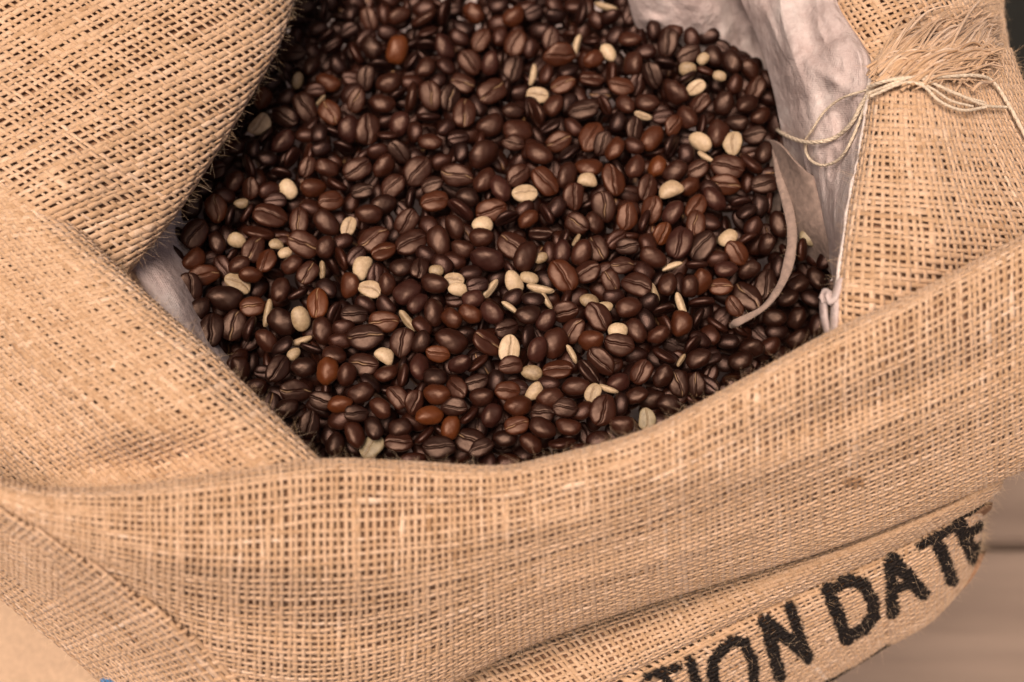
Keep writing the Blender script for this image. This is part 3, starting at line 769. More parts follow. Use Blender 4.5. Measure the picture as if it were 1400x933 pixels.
BEANS = """
-640 1746 4224 -23 -39 116 109 69 cm0s
-855 1860 4173 90 -39 76 90 68 ed0
-731 1810 4206 -169 -20 57 90 74 bd0
-799 1601 4191 -46 -21 29 90 67 er0
-506 1756 4235 -130 -11 29 104 68 bm0s
-396 1737 4240 -38 -22 23 133 72 em0s
-396 1809 4235 -156 -19 11 105 71 bd0
-301 1776 4236 77 -38 74 124 66 em0
-174 1768 4241 -143 26 -50 109 73 br0s
-63 1818 4242 -166 -5 -2 100 76 bd0
8 1728 4255 -139 -17 32 109 76 br0s
63 1807 4238 -153 -11 17 90 73 bo0
-835 1695 4179 -52 -21 35 90 67 em0
-730 1691 4207 45 -17 19 90 74 cd0
-554 1650 4232 -132 6 5 90 76 bd0
-375 1654 4235 -18 -4 24 90 73 ed0
-506 1539 4236 -153 -33 66 135 70 bo0s
-622 1562 4227 -144 23 -57 117 78 bd0s
-683 1543 4213 -52 33 -54 103 73 ed0
-215 1675 4240 179 11 -17 104 72 bu0
-232 1608 4240 -143 19 -17 90 76 bm0
-139 1592 4242 9 -28 61 112 71 cr0s
-55 1619 4242 -174 -24 80 92 72 br0
17 1569 4246 4 -31 60 121 79 cr0s
81 1534 4247 -158 -33 78 90 78 br0
-295 1548 4245 -178 39 -50 116 69 bu0s
-376 1571 4231 94 1 0 90 70 er0
-443 1475 4234 -36 -30 48 93 71 em0
-378 1427 4239 -167 -16 58 101 77 bm0s
-974 1588 4171 34 -4 10 113 69 cd0s
-884 1490 4188 -155 -10 59 98 71 bd0s
-761 1469 4209 -170 38 -52 97 73 bd0
-183 1454 4242 20 29 -43 120 77 cm0s
-95 1448 4241 -167 -45 83 103 72 bu0s
6 1412 4245 11 -29 78 119 73 cd0s
-284 1430 4240 -176 26 -26 90 79 br0
-1058 1496 4182 -158 -26 92 90 76 bd0
-993 1450 4183 -71 14 -65 93 69 ed0
-935 1389 4194 -120 -38 69 75 67 bt0s
-798 1365 4211 -153 15 -14 108 68 br0s
-533 1334 4234 -149 -8 13 111 78 bm0s
-631 1368 4231 7 -41 76 110 71 cd0s
-664 1233 4232 18 -38 64 107 69 cm1s
-213 1329 4242 19 9 -18 109 77 cm1s
-89 1280 4242 29 -8 37 135 76 cm1s
-491 1282 4227 -61 -13 32 90 70 em0
-323 1335 4239 -149 -17 37 90 72 bm0
-350 1247 4246 15 34 -75 127 74 cm1s
-261 1237 4241 29 -30 79 117 78 cd1s
-849 1311 4212 42 3 2 90 70 cm0
-821 1249 4216 89 -30 42 58 55 et0s
-885 1205 4219 9 34 -54 135 69 cm0s
-772 1167 4228 13 23 -62 112 79 cr1s
-1038 1362 4199 -117 -10 46 90 72 bm0
-1073 1266 4213 -152 -36 78 96 75 bo0s
-1073 1105 4225 11 -12 52 108 70 cp0s
-965 1150 4222 39 12 -22 117 70 cd0s
-974 1276 4208 -150 -15 38 90 80 bd0
-554 1210 4237 -172 9 -12 110 76 bm0s
-685 1055 4244 -154 -40 83 114 80 bu0s
-604 1059 4238 18 -33 84 135 75 cm0s
-476 1096 4234 -175 -32 72 105 80 bu0s
-522 1026 4241 -30 5 4 90 72 em0
-407 1042 4240 155 -28 88 90 79 br0
-433 1244 4241 -72 -35 78 135 66 em0s
-353 1137 4236 -44 4 2 101 68 ed0
-339 987 4240 -171 1 -5 99 73 bm0s
-279 1066 4240 -150 -10 39 90 69 bm0
-200 1150 4241 9 -22 83 127 77 cm1s
-92 1083 4241 -151 -7 30 118 79 bm0s
6 1161 4243 -153 6 3 94 73 bd0s
24 1046 4241 -157 14 -3 129 75 bm0s
76 1200 4226 -159 -37 78 90 73 bm0
5 972 4245 32 5 -3 90 72 cm0s
72 963 4221 168 -28 66 90 77 bm0
-224 1010 4241 10 2 18 93 75 cm0
-1039 1037 4226 -40 -18 45 90 66 eu0
-959 998 4231 -153 -20 48 111 68 bu0s
-868 1042 4220 -147 1 0 90 69 bm0
-808 1027 4250 -179 -17 80 90 78 br0
-758 1064 4212 102 17 -14 90 69 em0
-704 964 4233 103 17 -14 90 67 er0
-1082 952 4233 179 -29 79 90 73 bm0
-1015 899 4233 -165 16 -4 90 73 bm0
-1086 855 4230 71 28 -65 96 68 em0
-911 908 4230 83 -25 56 97 71 ed0
-849 942 4218 -55 -26 80 90 73 ed0
-791 940 4248 -130 0 22 90 69 bu0
-557 935 4238 -118 -9 18 90 76 bu0
-468 926 4242 38 36 -38 110 68 cd0s
-214 928 4240 163 -19 91 90 72 bd0
-291 875 4240 -132 -9 18 90 74 br0
-118 905 4253 -129 -14 39 135 80 bm0s
-390 822 4241 19 -24 56 135 78 cm0s
-224 801 4241 38 7 -14 130 71 cm1s
-761 843 4237 -150 22 -13 103 71 bm0s
-638 835 4240 28 -13 27 123 75 cm0s
-529 852 4239 -133 -28 49 103 76 bm0s
-844 849 4236 21 -31 67 91 70 cm0s
-947 820 4230 97 9 -7 90 69 ed0
-712 759 4233 -46 17 -25 90 71 em0
-809 737 4235 -137 16 10 108 72 br0s
-486 742 4241 14 -25 45 108 80 cm0s
-326 747 4241 17 -15 15 90 78 cd0s
-112 775 4236 -167 -15 50 114 69 bm0s
-45 727 4244 178 22 -57 112 71 bu0s
23 798 4242 28 -19 46 108 77 cm0s
-912 739 4225 -154 27 -56 88 78 bp0s
-1064 737 4233 -5 -42 82 90 78 cm0s
-988 725 4234 -135 1 33 90 72 bm0
-609 714 4240 18 -7 8 96 70 cd0s
98 1763 4246 35 -13 27 90 79 co0
194 1735 4255 -118 14 3 93 75 bd0
307 1745 4265 -59 -34 72 114 67 er0
420 1764 4285 -43 2 -21 104 55 ep0s
374 1693 4266 -143 27 -56 94 74 bm0
432 1666 4307 -107 -31 10 90 75 bm0
532 1689 4314 17 -27 67 121 68 cm0
512 1512 4324 -170 -5 -4 99 72 bm0s
572 1539 4304 49 -25 100 90 66 eo0
449 1560 4297 -177 -31 54 90 78 bm0
613 1547 4341 174 -38 90 90 72 bd0
669 1456 4352 -11 -37 78 127 69 cd0s
693 1537 4344 -163 -22 10 101 76 bd0
774 1482 4358 -162 33 -72 90 76 bd0
173 1586 4255 9 -36 78 104 75 cu0s
287 1535 4266 84 -28 73 95 55 ep0s
205 1470 4267 52 -1 11 135 73 cr0s
353 1440 4275 -141 -11 28 94 77 br0s
418 1467 4286 -172 19 -58 87 67 bp0s
346 1573 4260 -21 -16 -17 90 72 ed0
87 1374 4244 -75 -26 79 99 55 ep0s
146 1375 4249 162 -24 76 90 68 bm0
109 1265 4232 34 0 -6 95 72 cp0s
243 1386 4257 177 -1 29 90 74 bm0
218 1307 4254 18 -12 16 107 70 cr1s
341 1324 4268 -1 4 -9 107 68 cm0s
464 1265 4283 26 9 -12 110 71 cr0s
517 1375 4311 166 -36 72 109 79 bm0s
576 1442 4316 -162 -11 5 91 74 bm0
599 1301 4315 43 35 -58 117 71 cd0s
652 1357 4324 102 5 -9 95 70 eu0
755 1389 4348 31 -17 25 108 73 cd0s
746 1315 4337 -123 5 -9 75 81 bt0s
815 1368 4345 -150 -25 33 58 79 bt0s
778 1227 4314 39 -29 17 85 68 cp0s
880 1282 4328 -135 6 -20 58 75 bt0s
822 1320 4313 128 9 -20 90 73 em0
864 1396 4335 -173 25 -74 101 78 bd0s
940 1362 4336 -154 18 -65 108 75 bd0s
946 1248 4313 -154 -31 67 90 75 bd0
736 1257 4349 -54 -9 30 90 73 ed0
692 1208 4308 -131 18 -36 116 75 bm0s
572 1169 4285 -159 -3 -3 100 77 bm0s
792 1149 4300 0 -31 37 98 74 cm0s
891 1152 4296 -176 -43 72 100 80 bd0s
990 1160 4288 -166 -7 28 100 75 bd0s
479 1169 4273 -154 5 -44 90 75 bm0s
552 1109 4271 71 9 -17 76 55 ep0s
304 1152 4258 16 -13 10 130 68 cd0s
391 1180 4256 74 30 -55 90 71 em0
176 1189 4246 180 -24 57 101 79 bm0s
99 1136 4259 80 22 -64 126 72 em0s
258 1065 4247 -157 17 -41 90 70 bd0
161 1066 4250 -12 -22 20 98 67 ed0
444 1077 4260 -174 -27 61 91 75 bu0
513 1038 4263 21 -33 84 102 72 cd0s
634 1092 4276 29 -6 8 90 70 cr0
674 1039 4281 26 -24 58 90 76 cr0s
733 1080 4290 -151 18 -62 106 73 bm0s
793 1064 4259 -68 -23 79 90 70 er0
584 995 4252 -162 -17 58 119 70 br0s
330 1015 4238 4 -19 68 135 72 cr0s
663 947 4257 64 -26 67 106 71 em0
855 1009 4268 -174 -24 83 115 78 bm0s
939 1063 4274 -146 -13 -8 97 69 bd0s
782 967 4261 -125 0 -41 104 69 bp0s
923 960 4257 -5 -27 78 99 79 ct0s
799 896 4250 -32 6 -36 75 55 ep0s
721 903 4255 -175 -30 84 90 79 bo0
596 839 4248 179 -27 55 91 79 bo0s
194 986 4244 40 -14 15 106 78 cr1s
233 928 4240 -31 -13 40 99 68 em0
424 923 4264 168 -21 57 105 71 br0s
380 963 4253 11 -39 66 106 76 cd0s
505 949 4255 -154 8 -30 90 73 bu0
110 905 4258 -168 10 -35 125 69 bm0s
134 769 4242 9 26 -44 135 69 cr0s
225 797 4242 -149 -27 79 113 74 bm0s
314 844 4242 179 -3 -1 113 75 br0s
307 766 4240 -161 8 -5 80 73 bp0s
411 773 4244 -8 27 -72 130 69 cr0s
451 837 4222 -57 29 -55 105 71 em0
505 825 4265 -170 -17 60 104 72 bm0s
667 813 4251 -156 -25 28 113 71 bm0s
761 828 4246 18 -22 23 95 79 cm0s
887 840 4245 27 1 -11 135 75 cm0s
874 774 4215 47 1 -12 121 71 cr1s
987 869 4241 -43 5 -47 122 74 em0
1027 754 4240 23 -6 8 112 73 cd0s
1045 924 4245 172 -24 68 96 73 bd0s
1010 1002 4262 29 -19 -1 99 78 cd0s
644 696 4260 -174 -13 16 102 70 bp0s
722 741 4236 -141 -8 29 96 75 br0s
52 704 4238 7 7 12 103 78 cp0s
551 732 4240 25 -25 74 112 73 cm0s
810 731 4223 -150 20 -48 99 77 bm0
-1300 643 4236 -170 -24 71 127 76 bd0s
-1141 776 4229 -178 -28 56 104 76 bm0s
-1169 703 4228 -158 21 0 90 73 br0
-1191 628 4235 -8 38 -84 111 78 cr1s
-1098 667 4226 -150 0 12 58 68 bt0s
-1131 600 4221 100 -26 75 90 67 ed0
-1256 735 4228 -148 3 27 90 73 bd0
-1260 497 4233 29 -15 56 125 78 cm0s
-1348 496 4218 -131 -9 30 90 80 bd0x
-1344 402 4223 -148 32 -30 104 70 bd0x
-1256 384 4214 -142 -7 51 102 76 br0s
-1211 322 4194 40 10 15 117 69 cr1s
-1251 238 4215 -15 42 -86 123 74 cd0s
-1171 468 4215 177 23 -66 93 68 bd0s
-1095 480 4212 -133 22 -11 75 79 bt0s
-1028 439 4207 24 -11 59 113 76 cm1s
-969 383 4204 -5 -14 70 100 77 cr0s
-972 595 4227 9 18 -9 135 74 cm0s
-1069 615 4221 -63 -20 58 90 69 em0
-1015 528 4206 -32 17 0 127 70 em0s
-958 670 4234 21 4 2 90 76 cr0
-855 567 4230 0 -25 93 111 69 cm1s
-826 455 4225 24 19 -18 135 74 cm1s
-936 454 4214 -172 22 9 58 76 bt0s
-898 417 4213 -155 -1 23 58 72 bp0s
-801 312 4220 15 -17 58 101 75 cm1s
-745 328 4217 -61 -22 93 77 55 et0s
-866 356 4213 -158 -14 27 90 76 bm0s
-1024 313 4205 -135 10 6 90 70 br0s
-1074 356 4216 -160 -15 26 90 73 bm0s
-1080 288 4175 6 26 -23 106 71 ct0s
-1117 218 4185 -151 10 4 135 72 bd0s
-1011 186 4169 21 0 17 100 80 cr1s
-948 151 4175 -70 -26 80 106 55 et0s
-904 247 4197 177 -14 85 99 75 bm0s
-833 226 4200 -57 -9 28 90 72 em0
-750 164 4218 2 -18 87 117 70 co1s
-886 100 4185 -152 24 -39 122 77 bd0s
-810 100 4206 172 43 -73 98 72 bt0s
-809 29 4163 -40 -5 19 88 55 ep0s
-1071 93 4171 15 -26 68 121 77 cd1s
-1153 64 4178 10 -17 82 135 74 cd0s
-1005 80 4168 105 -20 72 106 71 ed0
-939 25 4168 -157 29 -44 99 71 bm0s
-1207 153 4195 -150 -17 61 98 77 bd0s
-873 -11 4184 167 -20 35 90 70 bm0
-732 664 4237 24 1 23 104 79 cr0s
-407 679 4236 87 -28 79 95 69 ed0
-312 659 4241 15 -2 16 111 78 cr0s
-208 617 4237 96 25 -32 120 67 eu0s
-180 682 4240 -147 8 -18 96 80 bd0s
-85 613 4239 35 -10 10 128 73 cr0s
-22 567 4243 87 -7 22 99 67 er0
52 621 4232 -138 -15 38 90 80 br0
64 568 4242 -160 -20 35 90 71 br0s
-118 539 4238 -154 7 0 83 82 bp0s
-121 474 4240 -150 0 -6 99 78 bm0s
-196 418 4240 -142 10 -17 90 77 bm0s
-228 526 4240 -154 32 -66 103 73 bm0s
-95 365 4240 -129 5 -14 134 69 bu0s
7 442 4224 10 16 -37 135 79 cm1s
54 361 4260 -155 -21 69 125 70 bm0s
114 497 4236 -11 -5 -5 93 73 ed0s
151 408 4226 -168 -24 90 90 72 bm0
112 369 4242 -142 -11 17 58 70 bt0s
-423 553 4241 22 -33 48 112 75 cm0s
-398 449 4237 12 -8 30 127 77 cm0s
-289 454 4237 -162 27 -68 127 71 bm0s
-574 599 4238 -154 7 -2 112 70 bm0s
-741 554 4233 -153 27 -33 119 69 bm0s
-549 468 4239 14 -11 30 127 72 cm1s
-504 402 4240 0 0 28 100 76 cr1s
-652 539 4226 14 -19 71 86 67 cp0s
-674 386 4212 82 9 -64 102 72 er0
-734 421 4244 -162 -26 80 90 80 bm0s
-674 467 4224 -156 -5 20 90 69 bu0
-577 318 4239 -151 -15 68 101 68 bp0s
-552 216 4232 13 6 -24 89 76 cp0s
-609 374 4245 27 -15 51 90 74 cd0
-531 289 4237 19 -32 79 90 69 cm0
-632 243 4229 168 -35 84 100 75 br0s
-431 327 4235 -172 2 6 95 79 bd0s
-358 315 4244 12 -11 78 90 78 cd0s
-338 389 4236 -156 22 -40 90 76 br0
-271 334 4245 -154 18 -37 90 79 bo0
-226 369 4224 -168 10 -28 90 76 bu0
-299 239 4247 -155 3 -20 108 70 bm0s
-294 294 4258 -153 3 -4 58 78 bt0s
-225 266 4233 17 3 -9 78 76 cp0s
-209 218 4238 -138 9 0 75 70 bp0s
-163 308 4223 -167 -2 9 92 70 bd0
-133 221 4259 29 0 16 90 72 cm0
-84 229 4226 79 -10 52 92 55 ep0s
-150 164 4249 -152 -4 9 90 78 bu0s
12 257 4238 174 30 -55 92 74 bp0s
67 277 4232 175 4 -19 76 69 bt0s
110 225 4236 -49 7 -10 108 55 ep0s
135 167 4235 -57 20 -59 75 55 ep0s
-9 125 4243 112 12 -35 75 55 ep0s
81 157 4255 178 1 -10 90 73 br0
4 181 4232 -167 -14 26 90 77 bm0
62 88 4252 -169 3 12 98 78 bd0s
-63 150 4219 -44 14 -37 94 66 eo0x
-77 102 4241 -135 13 -34 99 76 bu0s
-161 98 4240 -149 15 -26 95 70 br0s
-228 76 4243 -144 15 -51 90 78 br0s
-484 242 4237 -174 -35 84 90 74 bm0s
-404 202 4237 -166 -8 29 116 80 bu0s
-361 148 4240 -154 -6 51 91 69 bu0s
-296 106 4236 158 27 -84 109 74 bm0s
-564 153 4222 -152 28 -37 90 76 br0
-483 141 4236 -143 22 -46 90 72 bm0
-487 62 4236 30 0 0 114 73 cr1s
-603 98 4238 18 7 3 105 71 cd0s
-719 240 4214 -169 9 -39 90 77 bm0
-678 117 4215 57 -31 66 90 67 ed0
-719 45 4204 173 31 -73 106 75 bm0s
-551 -15 4248 19 -2 4 132 75 cd1s
-410 -34 4238 3 -27 72 113 78 cm0s
-399 79 4223 84 15 -50 101 55 et0s
-339 39 4243 175 19 -47 90 70 bm0
-342 -37 4248 -170 -29 55 90 75 bd0s
-227 -25 4240 -161 17 -9 121 75 bm0s
-277 -88 4241 35 9 -6 90 69 co0s
-92 -34 4238 0 31 -25 121 73 cm1s
-11 -64 4241 16 -24 84 108 73 cp0s
60 -10 4240 -121 -25 82 97 68 bm0
-20 28 4241 30 1 23 90 77 cd0s
-557 -119 4216 18 -4 -6 118 75 cm1s
-482 -85 4216 -177 15 -31 78 75 bp0s
-669 -71 4209 -176 8 -3 90 79 bm0s
-758 -28 4196 -63 12 -16 90 66 em0
-826 -48 4183 -151 -9 42 58 70 bt0s
-877 -124 4193 28 -10 58 113 72 cd0s
-687 -148 4214 -176 -24 79 104 79 bo0s
-613 -178 4238 -155 -29 68 90 78 bm0s
-470 -158 4213 174 -5 18 90 74 bm0s
-403 -134 4207 83 -31 84 90 70 em0x
-344 -138 4230 -146 -11 91 102 77 bu0s
-194 -143 4252 -128 -20 12 90 74 bu0s
-129 -116 4223 -40 -7 41 90 67 ed0
-5 -146 4247 27 3 7 90 77 cm0s
73 -160 4224 -153 -1 -12 80 69 bt0s
96 -81 4260 -146 -31 72 97 77 bu0s
129 64 4245 -158 -28 55 90 72 bu0s
253 686 4241 15 -35 84 111 77 cm0s
367 630 4242 12 38 -77 124 77 cm1s
177 636 4229 -164 -23 57 98 71 bu0
138 585 4248 86 15 -59 90 69 er0
260 540 4248 38 9 -29 101 80 cm1s
332 555 4233 -177 34 -54 90 75 bm0s
201 468 4232 -58 -33 66 90 70 em0
462 582 4240 8 -34 78 112 73 cr0s
566 628 4223 -15 -36 78 121 71 cr0s
532 551 4242 91 -21 69 102 66 em0
647 605 4237 179 -28 55 104 71 bu0s
741 627 4245 5 -20 57 107 73 cr0s
734 535 4254 -2 -25 82 103 74 cr1s
598 498 4235 30 -33 66 94 75 co0s
662 453 4230 -5 -21 71 135 74 cu0s
536 446 4233 179 26 -78 90 79 bm0
815 668 4248 -167 26 -45 111 69 bu0s
928 663 4222 76 -7 8 90 72 em0
941 602 4242 170 -14 25 90 69 bu0
999 646 4229 173 -32 90 90 79 bd0
1045 668 4216 85 -33 84 90 67 er0
969 554 4207 -166 -36 59 90 79 br0
755 443 4222 0 -29 44 128 78 cd0s
862 501 4203 170 -13 35 86 79 bp0s
892 428 4201 17 27 -44 109 75 cr0s
937 487 4207 109 -29 17 90 73 eu0
1015 479 4191 172 -49 51 90 75 bd0s
555 371 4242 -139 16 -18 110 68 bm0s
631 353 4205 114 -11 17 85 55 ep0s
460 503 4216 -53 5 1 93 73 er0x
413 456 4249 37 -14 37 90 70 cd0
453 409 4261 36 -11 -2 94 71 cd0s
273 392 4245 -166 -34 72 105 74 bm0s
339 424 4234 20 16 -64 110 77 cm1s
254 463 4238 -43 -11 61 58 55 et0s
197 397 4246 -174 -26 89 93 71 bu0s
196 276 4246 12 22 -52 133 77 cr0s
294 302 4234 7 -21 20 109 79 cm0s
431 331 4244 20 4 2 90 77 cm1s
382 258 4236 14 28 -61 92 75 cm1s
482 237 4237 18 -2 -30 120 77 cm0s
516 317 4220 -164 22 -41 90 78 bu0
606 261 4212 174 -18 76 92 80 bm0s
556 225 4206 -44 33 -66 76 55 et0s
525 168 4214 -142 -29 19 90 80 bo0
658 187 4181 -56 28 -68 100 55 ep0s
741 296 4181 -174 -50 75 101 75 br0s
821 291 4159 19 -4 -8 93 75 cr1s
693 262 4198 -167 -35 78 90 74 bm0s
814 405 4191 -151 -12 5 90 77 bm0
845 357 4186 -164 -5 8 90 72 bu0s
942 377 4157 -144 -23 22 94 72 bd0s
726 365 4206 -61 -3 -1 90 70 em0
937 283 4101 11 10 -53 134 74 cd1s
1013 340 4109 5 -21 75 126 69 cd0s
877 233 4104 26 24 -57 90 70 cr0s
297 168 4228 178 10 -17 75 81 bt0s
358 145 4231 -159 7 2 58 66 bt0s
392 185 4232 -134 5 3 90 70 bm0
329 89 4239 8 21 -51 123 73 cm0s
447 132 4236 -157 -5 19 99 79 bm0s
515 86 4215 -167 18 -65 90 69 bm0
586 154 4188 96 -6 14 92 69 em0
740 211 4156 109 -11 -1 101 67 em0
203 111 4237 45 -16 13 102 79 cm0s
231 33 4221 8 -31 37 106 76 cm1s
401 27 4232 -147 2 2 75 81 bp0s
472 38 4214 -161 16 -54 98 76 bm0s
556 29 4198 -155 -22 19 90 69 bm0s
648 97 4179 178 -22 83 103 79 br0s
724 144 4149 97 -26 57 90 68 eu0
772 98 4101 -159 1 -59 92 75 bm0
803 146 4105 -48 3 -41 90 69 eu0
844 90 4068 -175 -14 -6 90 72 bm0
693 15 4153 82 -23 45 90 71 er0
160 -34 4236 -154 -23 64 121 79 bm0s
404 -36 4226 29 6 -14 113 75 cm0s
298 -23 4238 -139 -10 -4 97 80 br0s
332 -116 4232 46 20 -43 120 71 cm0s
287 -163 4231 -29 26 -45 112 68 ed0s
222 -85 4235 98 21 -61 75 55 ep0s
169 -159 4240 1 -10 2 111 70 cr0s
481 -151 4213 -1 -29 55 99 78 cm0s
577 -54 4184 -40 5 -35 96 67 er0
643 -62 4160 81 -16 55 58 55 et0s
711 -41 4143 -172 -19 25 99 74 bd0s
1050 244 4014 -143 -11 -6 93 79 bd0s
1147 263 3985 179 -32 54 95 75 bd0s
1062 207 3973 -170 -2 0 90 77 bm0
894 162 4053 -53 11 -39 90 67 ed0
893 26 4030 -171 -10 7 99 74 bd0s
1030 139 3968 -160 -14 26 90 75 bd0
1100 306 4066 -173 -20 12 90 80 bd0s
-641 45 4219 -130 11 3 90 78 bm0
-650 -6 4210 -143 5 2 90 69 bm0
-782 -115 4192 -158 6 3 96 78 bd0s
-524 -202 4214 142 23 -34 90 80 bm0
-804 -217 4187 33 18 5 114 75 cd1s
-701 -270 4202 32 8 -13 94 74 cd0s
-627 -309 4240 -149 -4 9 90 69 bo0s
-556 -258 4233 -154 -7 18 101 73 bm0s
-481 -313 4220 -153 13 -43 90 73 bm0s
-423 -273 4230 14 18 -53 94 73 cm0s
-357 -293 4226 29 -31 73 90 77 cm0s
-406 -184 4240 -65 -19 81 90 73 em0
-284 -197 4246 -163 4 -9 90 77 bd0s
-277 -263 4233 -153 -3 -13 101 74 br0s
-202 -241 4241 23 2 -52 90 80 cm0s
-132 -213 4236 19 -6 19 90 70 cd0s
-61 -206 4230 162 -32 78 90 76 bo0
-16 -266 4260 22 6 2 90 79 cr0s
-112 -272 4231 -148 -5 -1 90 75 bm0s
-301 -345 4220 -159 6 10 102 68 bo0s
-223 -377 4189 -162 -22 78 90 76 bo0s
-211 -322 4239 37 -4 -2 90 74 cd0s
-157 -330 4203 -48 0 52 90 69 em0
-75 -342 4217 -157 -20 58 90 77 bu0s
-628 -341 4188 -171 -16 25 100 78 bm0
-566 -349 4236 26 12 5 90 68 cd0s
-742 -360 4183 25 -28 78 100 76 cd0s
-832 -286 4178 -164 -7 28 90 75 bd0s
-571 -410 4192 169 22 -65 100 69 bm0s
-501 -394 4211 -175 10 -67 90 70 bd0s
-511 -435 4148 -4 -13 47 100 79 cg0s
-408 -379 4192 -160 -4 9 90 79 bd0s
-412 -435 4178 4 0 4 105 72 cm0s
-320 -401 4175 -57 -8 45 90 71 ed0
-264 -454 4174 17 0 0 115 74 cd0s
-149 -410 4148 12 7 -23 119 80 cd1s
-643 -436 4168 -167 -13 71 92 73 bd0s
-26 -411 4168 -173 -3 -2 90 71 bd0s
-359 -494 4145 -123 13 8 98 79 bd0
77 -253 4242 -150 -30 44 77 67 bp0s
12 -228 4217 18 -1 5 99 74 cm0
21 -316 4238 -161 8 11 100 77 br0s
140 -276 4230 -145 -6 8 99 78 bm0s
237 -227 4234 -163 -5 3 101 69 bm0s
298 -258 4236 9 -24 57 75 74 ct0s
356 -232 4227 -50 9 -18 75 55 ep0s
333 -331 4234 13 -18 68 118 80 cm0s
394 -194 4209 -155 -6 18 90 76 bu0s
458 -251 4209 -176 -18 13 90 69 bm0s
396 -296 4215 165 -31 71 90 71 bd0
257 -322 4212 -176 -11 28 90 71 bm0
192 -332 4253 23 2 1 90 80 cd0s
400 -380 4214 -142 -1 0 90 78 bm0s
486 -350 4205 1 -29 84 78 79 cg0s
562 -161 4201 -160 -28 56 90 76 bd0s
622 -171 4165 9 28 -72 102 75 cd1s
112 -394 4214 -171 12 -21 100 74 bm0s
205 -383 4208 -169 0 -16 93 68 bm0s
111 -334 4216 15 0 -10 90 78 cd0s
18 -387 4218 16 -7 13 90 76 cr1s
70 -436 4176 -176 16 -36 90 77 bm0s
-112 -463 4185 13 -8 27 92 68 cd0s
183 -433 4174 -42 3 12 99 72 ed0
693 -164 4149 -13 -36 90 90 74 cd1s
742 -152 4118 37 2 -34 90 71 cd0
580 -279 4191 -146 9 -17 90 80 bd0s
132 -216 4228 -153 -12 -4 90 70 bm0
728 59 4127 178 15 -26 90 69 bd0
314 -428 4183 -170 -11 17 90 76 bd0
251 -479 4187 -150 0 0 90 74 bd0
1208 524 4178 -154 5 -9 106 66 bg0s
1162 459 4179 60 -31 84 94 71 eo0
1222 378 4102 -171 10 -62 99 69 bd0s
1151 369 4071 -172 -14 16 99 73 bd0s
1258 434 4153 168 -20 54 99 70 bd0
1208 321 4037 -177 3 -30 99 70 bd0
945 100 4007 -126 -18 0 102 74 bd0s
759 -7 4098 -3 -5 18 99 77 cd0
1152 193 3940 -147 -24 22 99 72 bd0s
1230 245 3964 162 -33 66 95 74 bd0
-898 2329 4176 42 -24 40 96 71 cm0x
131 2016 4217 34 -19 36 103 72 cm0x
-866 2143 4167 -110 -20 7 109 76 bm1x
-271 2285 4209 31 -3 -1 107 75 cm0x
25 -539 4119 -55 -23 72 111 76 er0x
-166 2046 4206 40 6 8 103 69 cu0x
269 2007 4221 -155 -32 21 98 70 bm0x
158 2119 4207 -171 -32 62 109 69 bu0x
71 2245 4207 -45 -1 168 97 75 cm0x
990 -5 3956 14 -25 100 110 74 cm0x
1055 1145 4231 -156 -8 29 97 69 bm0s
789 590 4185 166 9 168 109 71 bd0
432 1907 4246 153 -13 136 99 69 bd0x
85 1909 4219 -2 -35 113 95 71 cm0x
-681 2295 4205 -174 -23 64 100 75 bm1x
-181 2137 4208 73 -16 115 98 72 ed0x
-1037 -75 4120 179 -37 117 97 73 bm0s
-1148 1314 4173 -47 -10 34 104 78 em0x
-768 -429 4132 -154 2 11 99 76 bd0
1100 106 3904 -71 -24 72 96 77 em1x
-20 1332 4197 87 -31 80 107 76 em0
-1269 954 4193 163 -23 126 98 68 bm0x
-606 2032 4196 147 -37 118 106 70 bm0x
871 -97 4018 -35 -12 152 98 71 cd0x
925 242 4028 -139 -13 19 112 71 bu0
-1108 1422 4165 -173 -15 59 110 69 bm0
-370 2273 4202 -8 -46 121 107 76 cm0x
-337 2002 4208 -119 -9 18 104 77 bm0x
-114 2239 4199 38 -22 22 111 74 cm1x
853 1538 4316 -140 -24 3 99 76 br0
-1206 1167 4195 -174 -19 127 98 72 bm0x
-818 2051 4162 -171 -30 106 105 74 bd0x
1046 1284 4253 -4 -34 55 112 70 cm0s
-507 2041 4209 98 -18 38 96 68 eu1x
197 1836 4219 179 -33 121 103 75 bm1
351 1951 4229 -137 -19 48 104 70 bd0x
429 2126 4229 25 -6 176 106 74 em0x
-495 2230 4205 75 -39 101 102 74 eu0x
582 2217 4247 -150 -30 50 96 75 br0x
348 2088 4219 -2 -35 111 101 76 cr1x
-971 -167 4131 -134 -5 10 102 70 bm0
681 -289 4130 -135 2 23 109 71 bu0x
-72 1916 4211 -155 -13 35 98 71 bm0x
1087 593 4177 173 -23 117 112 74 bd1s
-886 1783 4133 -154 -7 18 99 69 br0
241 1236 4207 -152 -27 59 104 69 bd0
-1148 386 4161 -27 -25 121 104 70 cu0
-715 1904 4170 116 -14 179 99 78 bu0
-1235 853 4209 31 -10 10 108 77 cm0s
-561 1914 4200 177 -25 150 106 74 bd1
496 1983 4254 -147 -25 4 109 72 bu0x
-419 2111 4205 -139 -14 22 107 69 bd0x
-1163 993 4205 -166 10 9 101 74 bm0s
1144 1019 4219 -176 -32 83 97 70 bm0x
1180 1123 4229 143 -6 157 112 75 bu0x
-694 1318 4190 -155 -24 25 111 75 bu0
1134 687 4197 -148 -30 70 101 77 bm1x
-394 931 4197 171 -31 132 96 77 bm1
294 2185 4226 -106 6 173 103 70 ed0x
-22 2117 4202 96 -20 38 103 75 er0x
-335 547 4214 161 -12 126 99 78 bd0
-448 1605 4204 -55 -9 28 98 78 em0
-582 1487 4188 92 3 4 105 68 eu0
-576 1807 4196 -168 -35 95 98 69 bu0
1303 385 4041 -179 -23 115 110 74 bd0
125 1668 4220 136 2 164 102 78 bu0
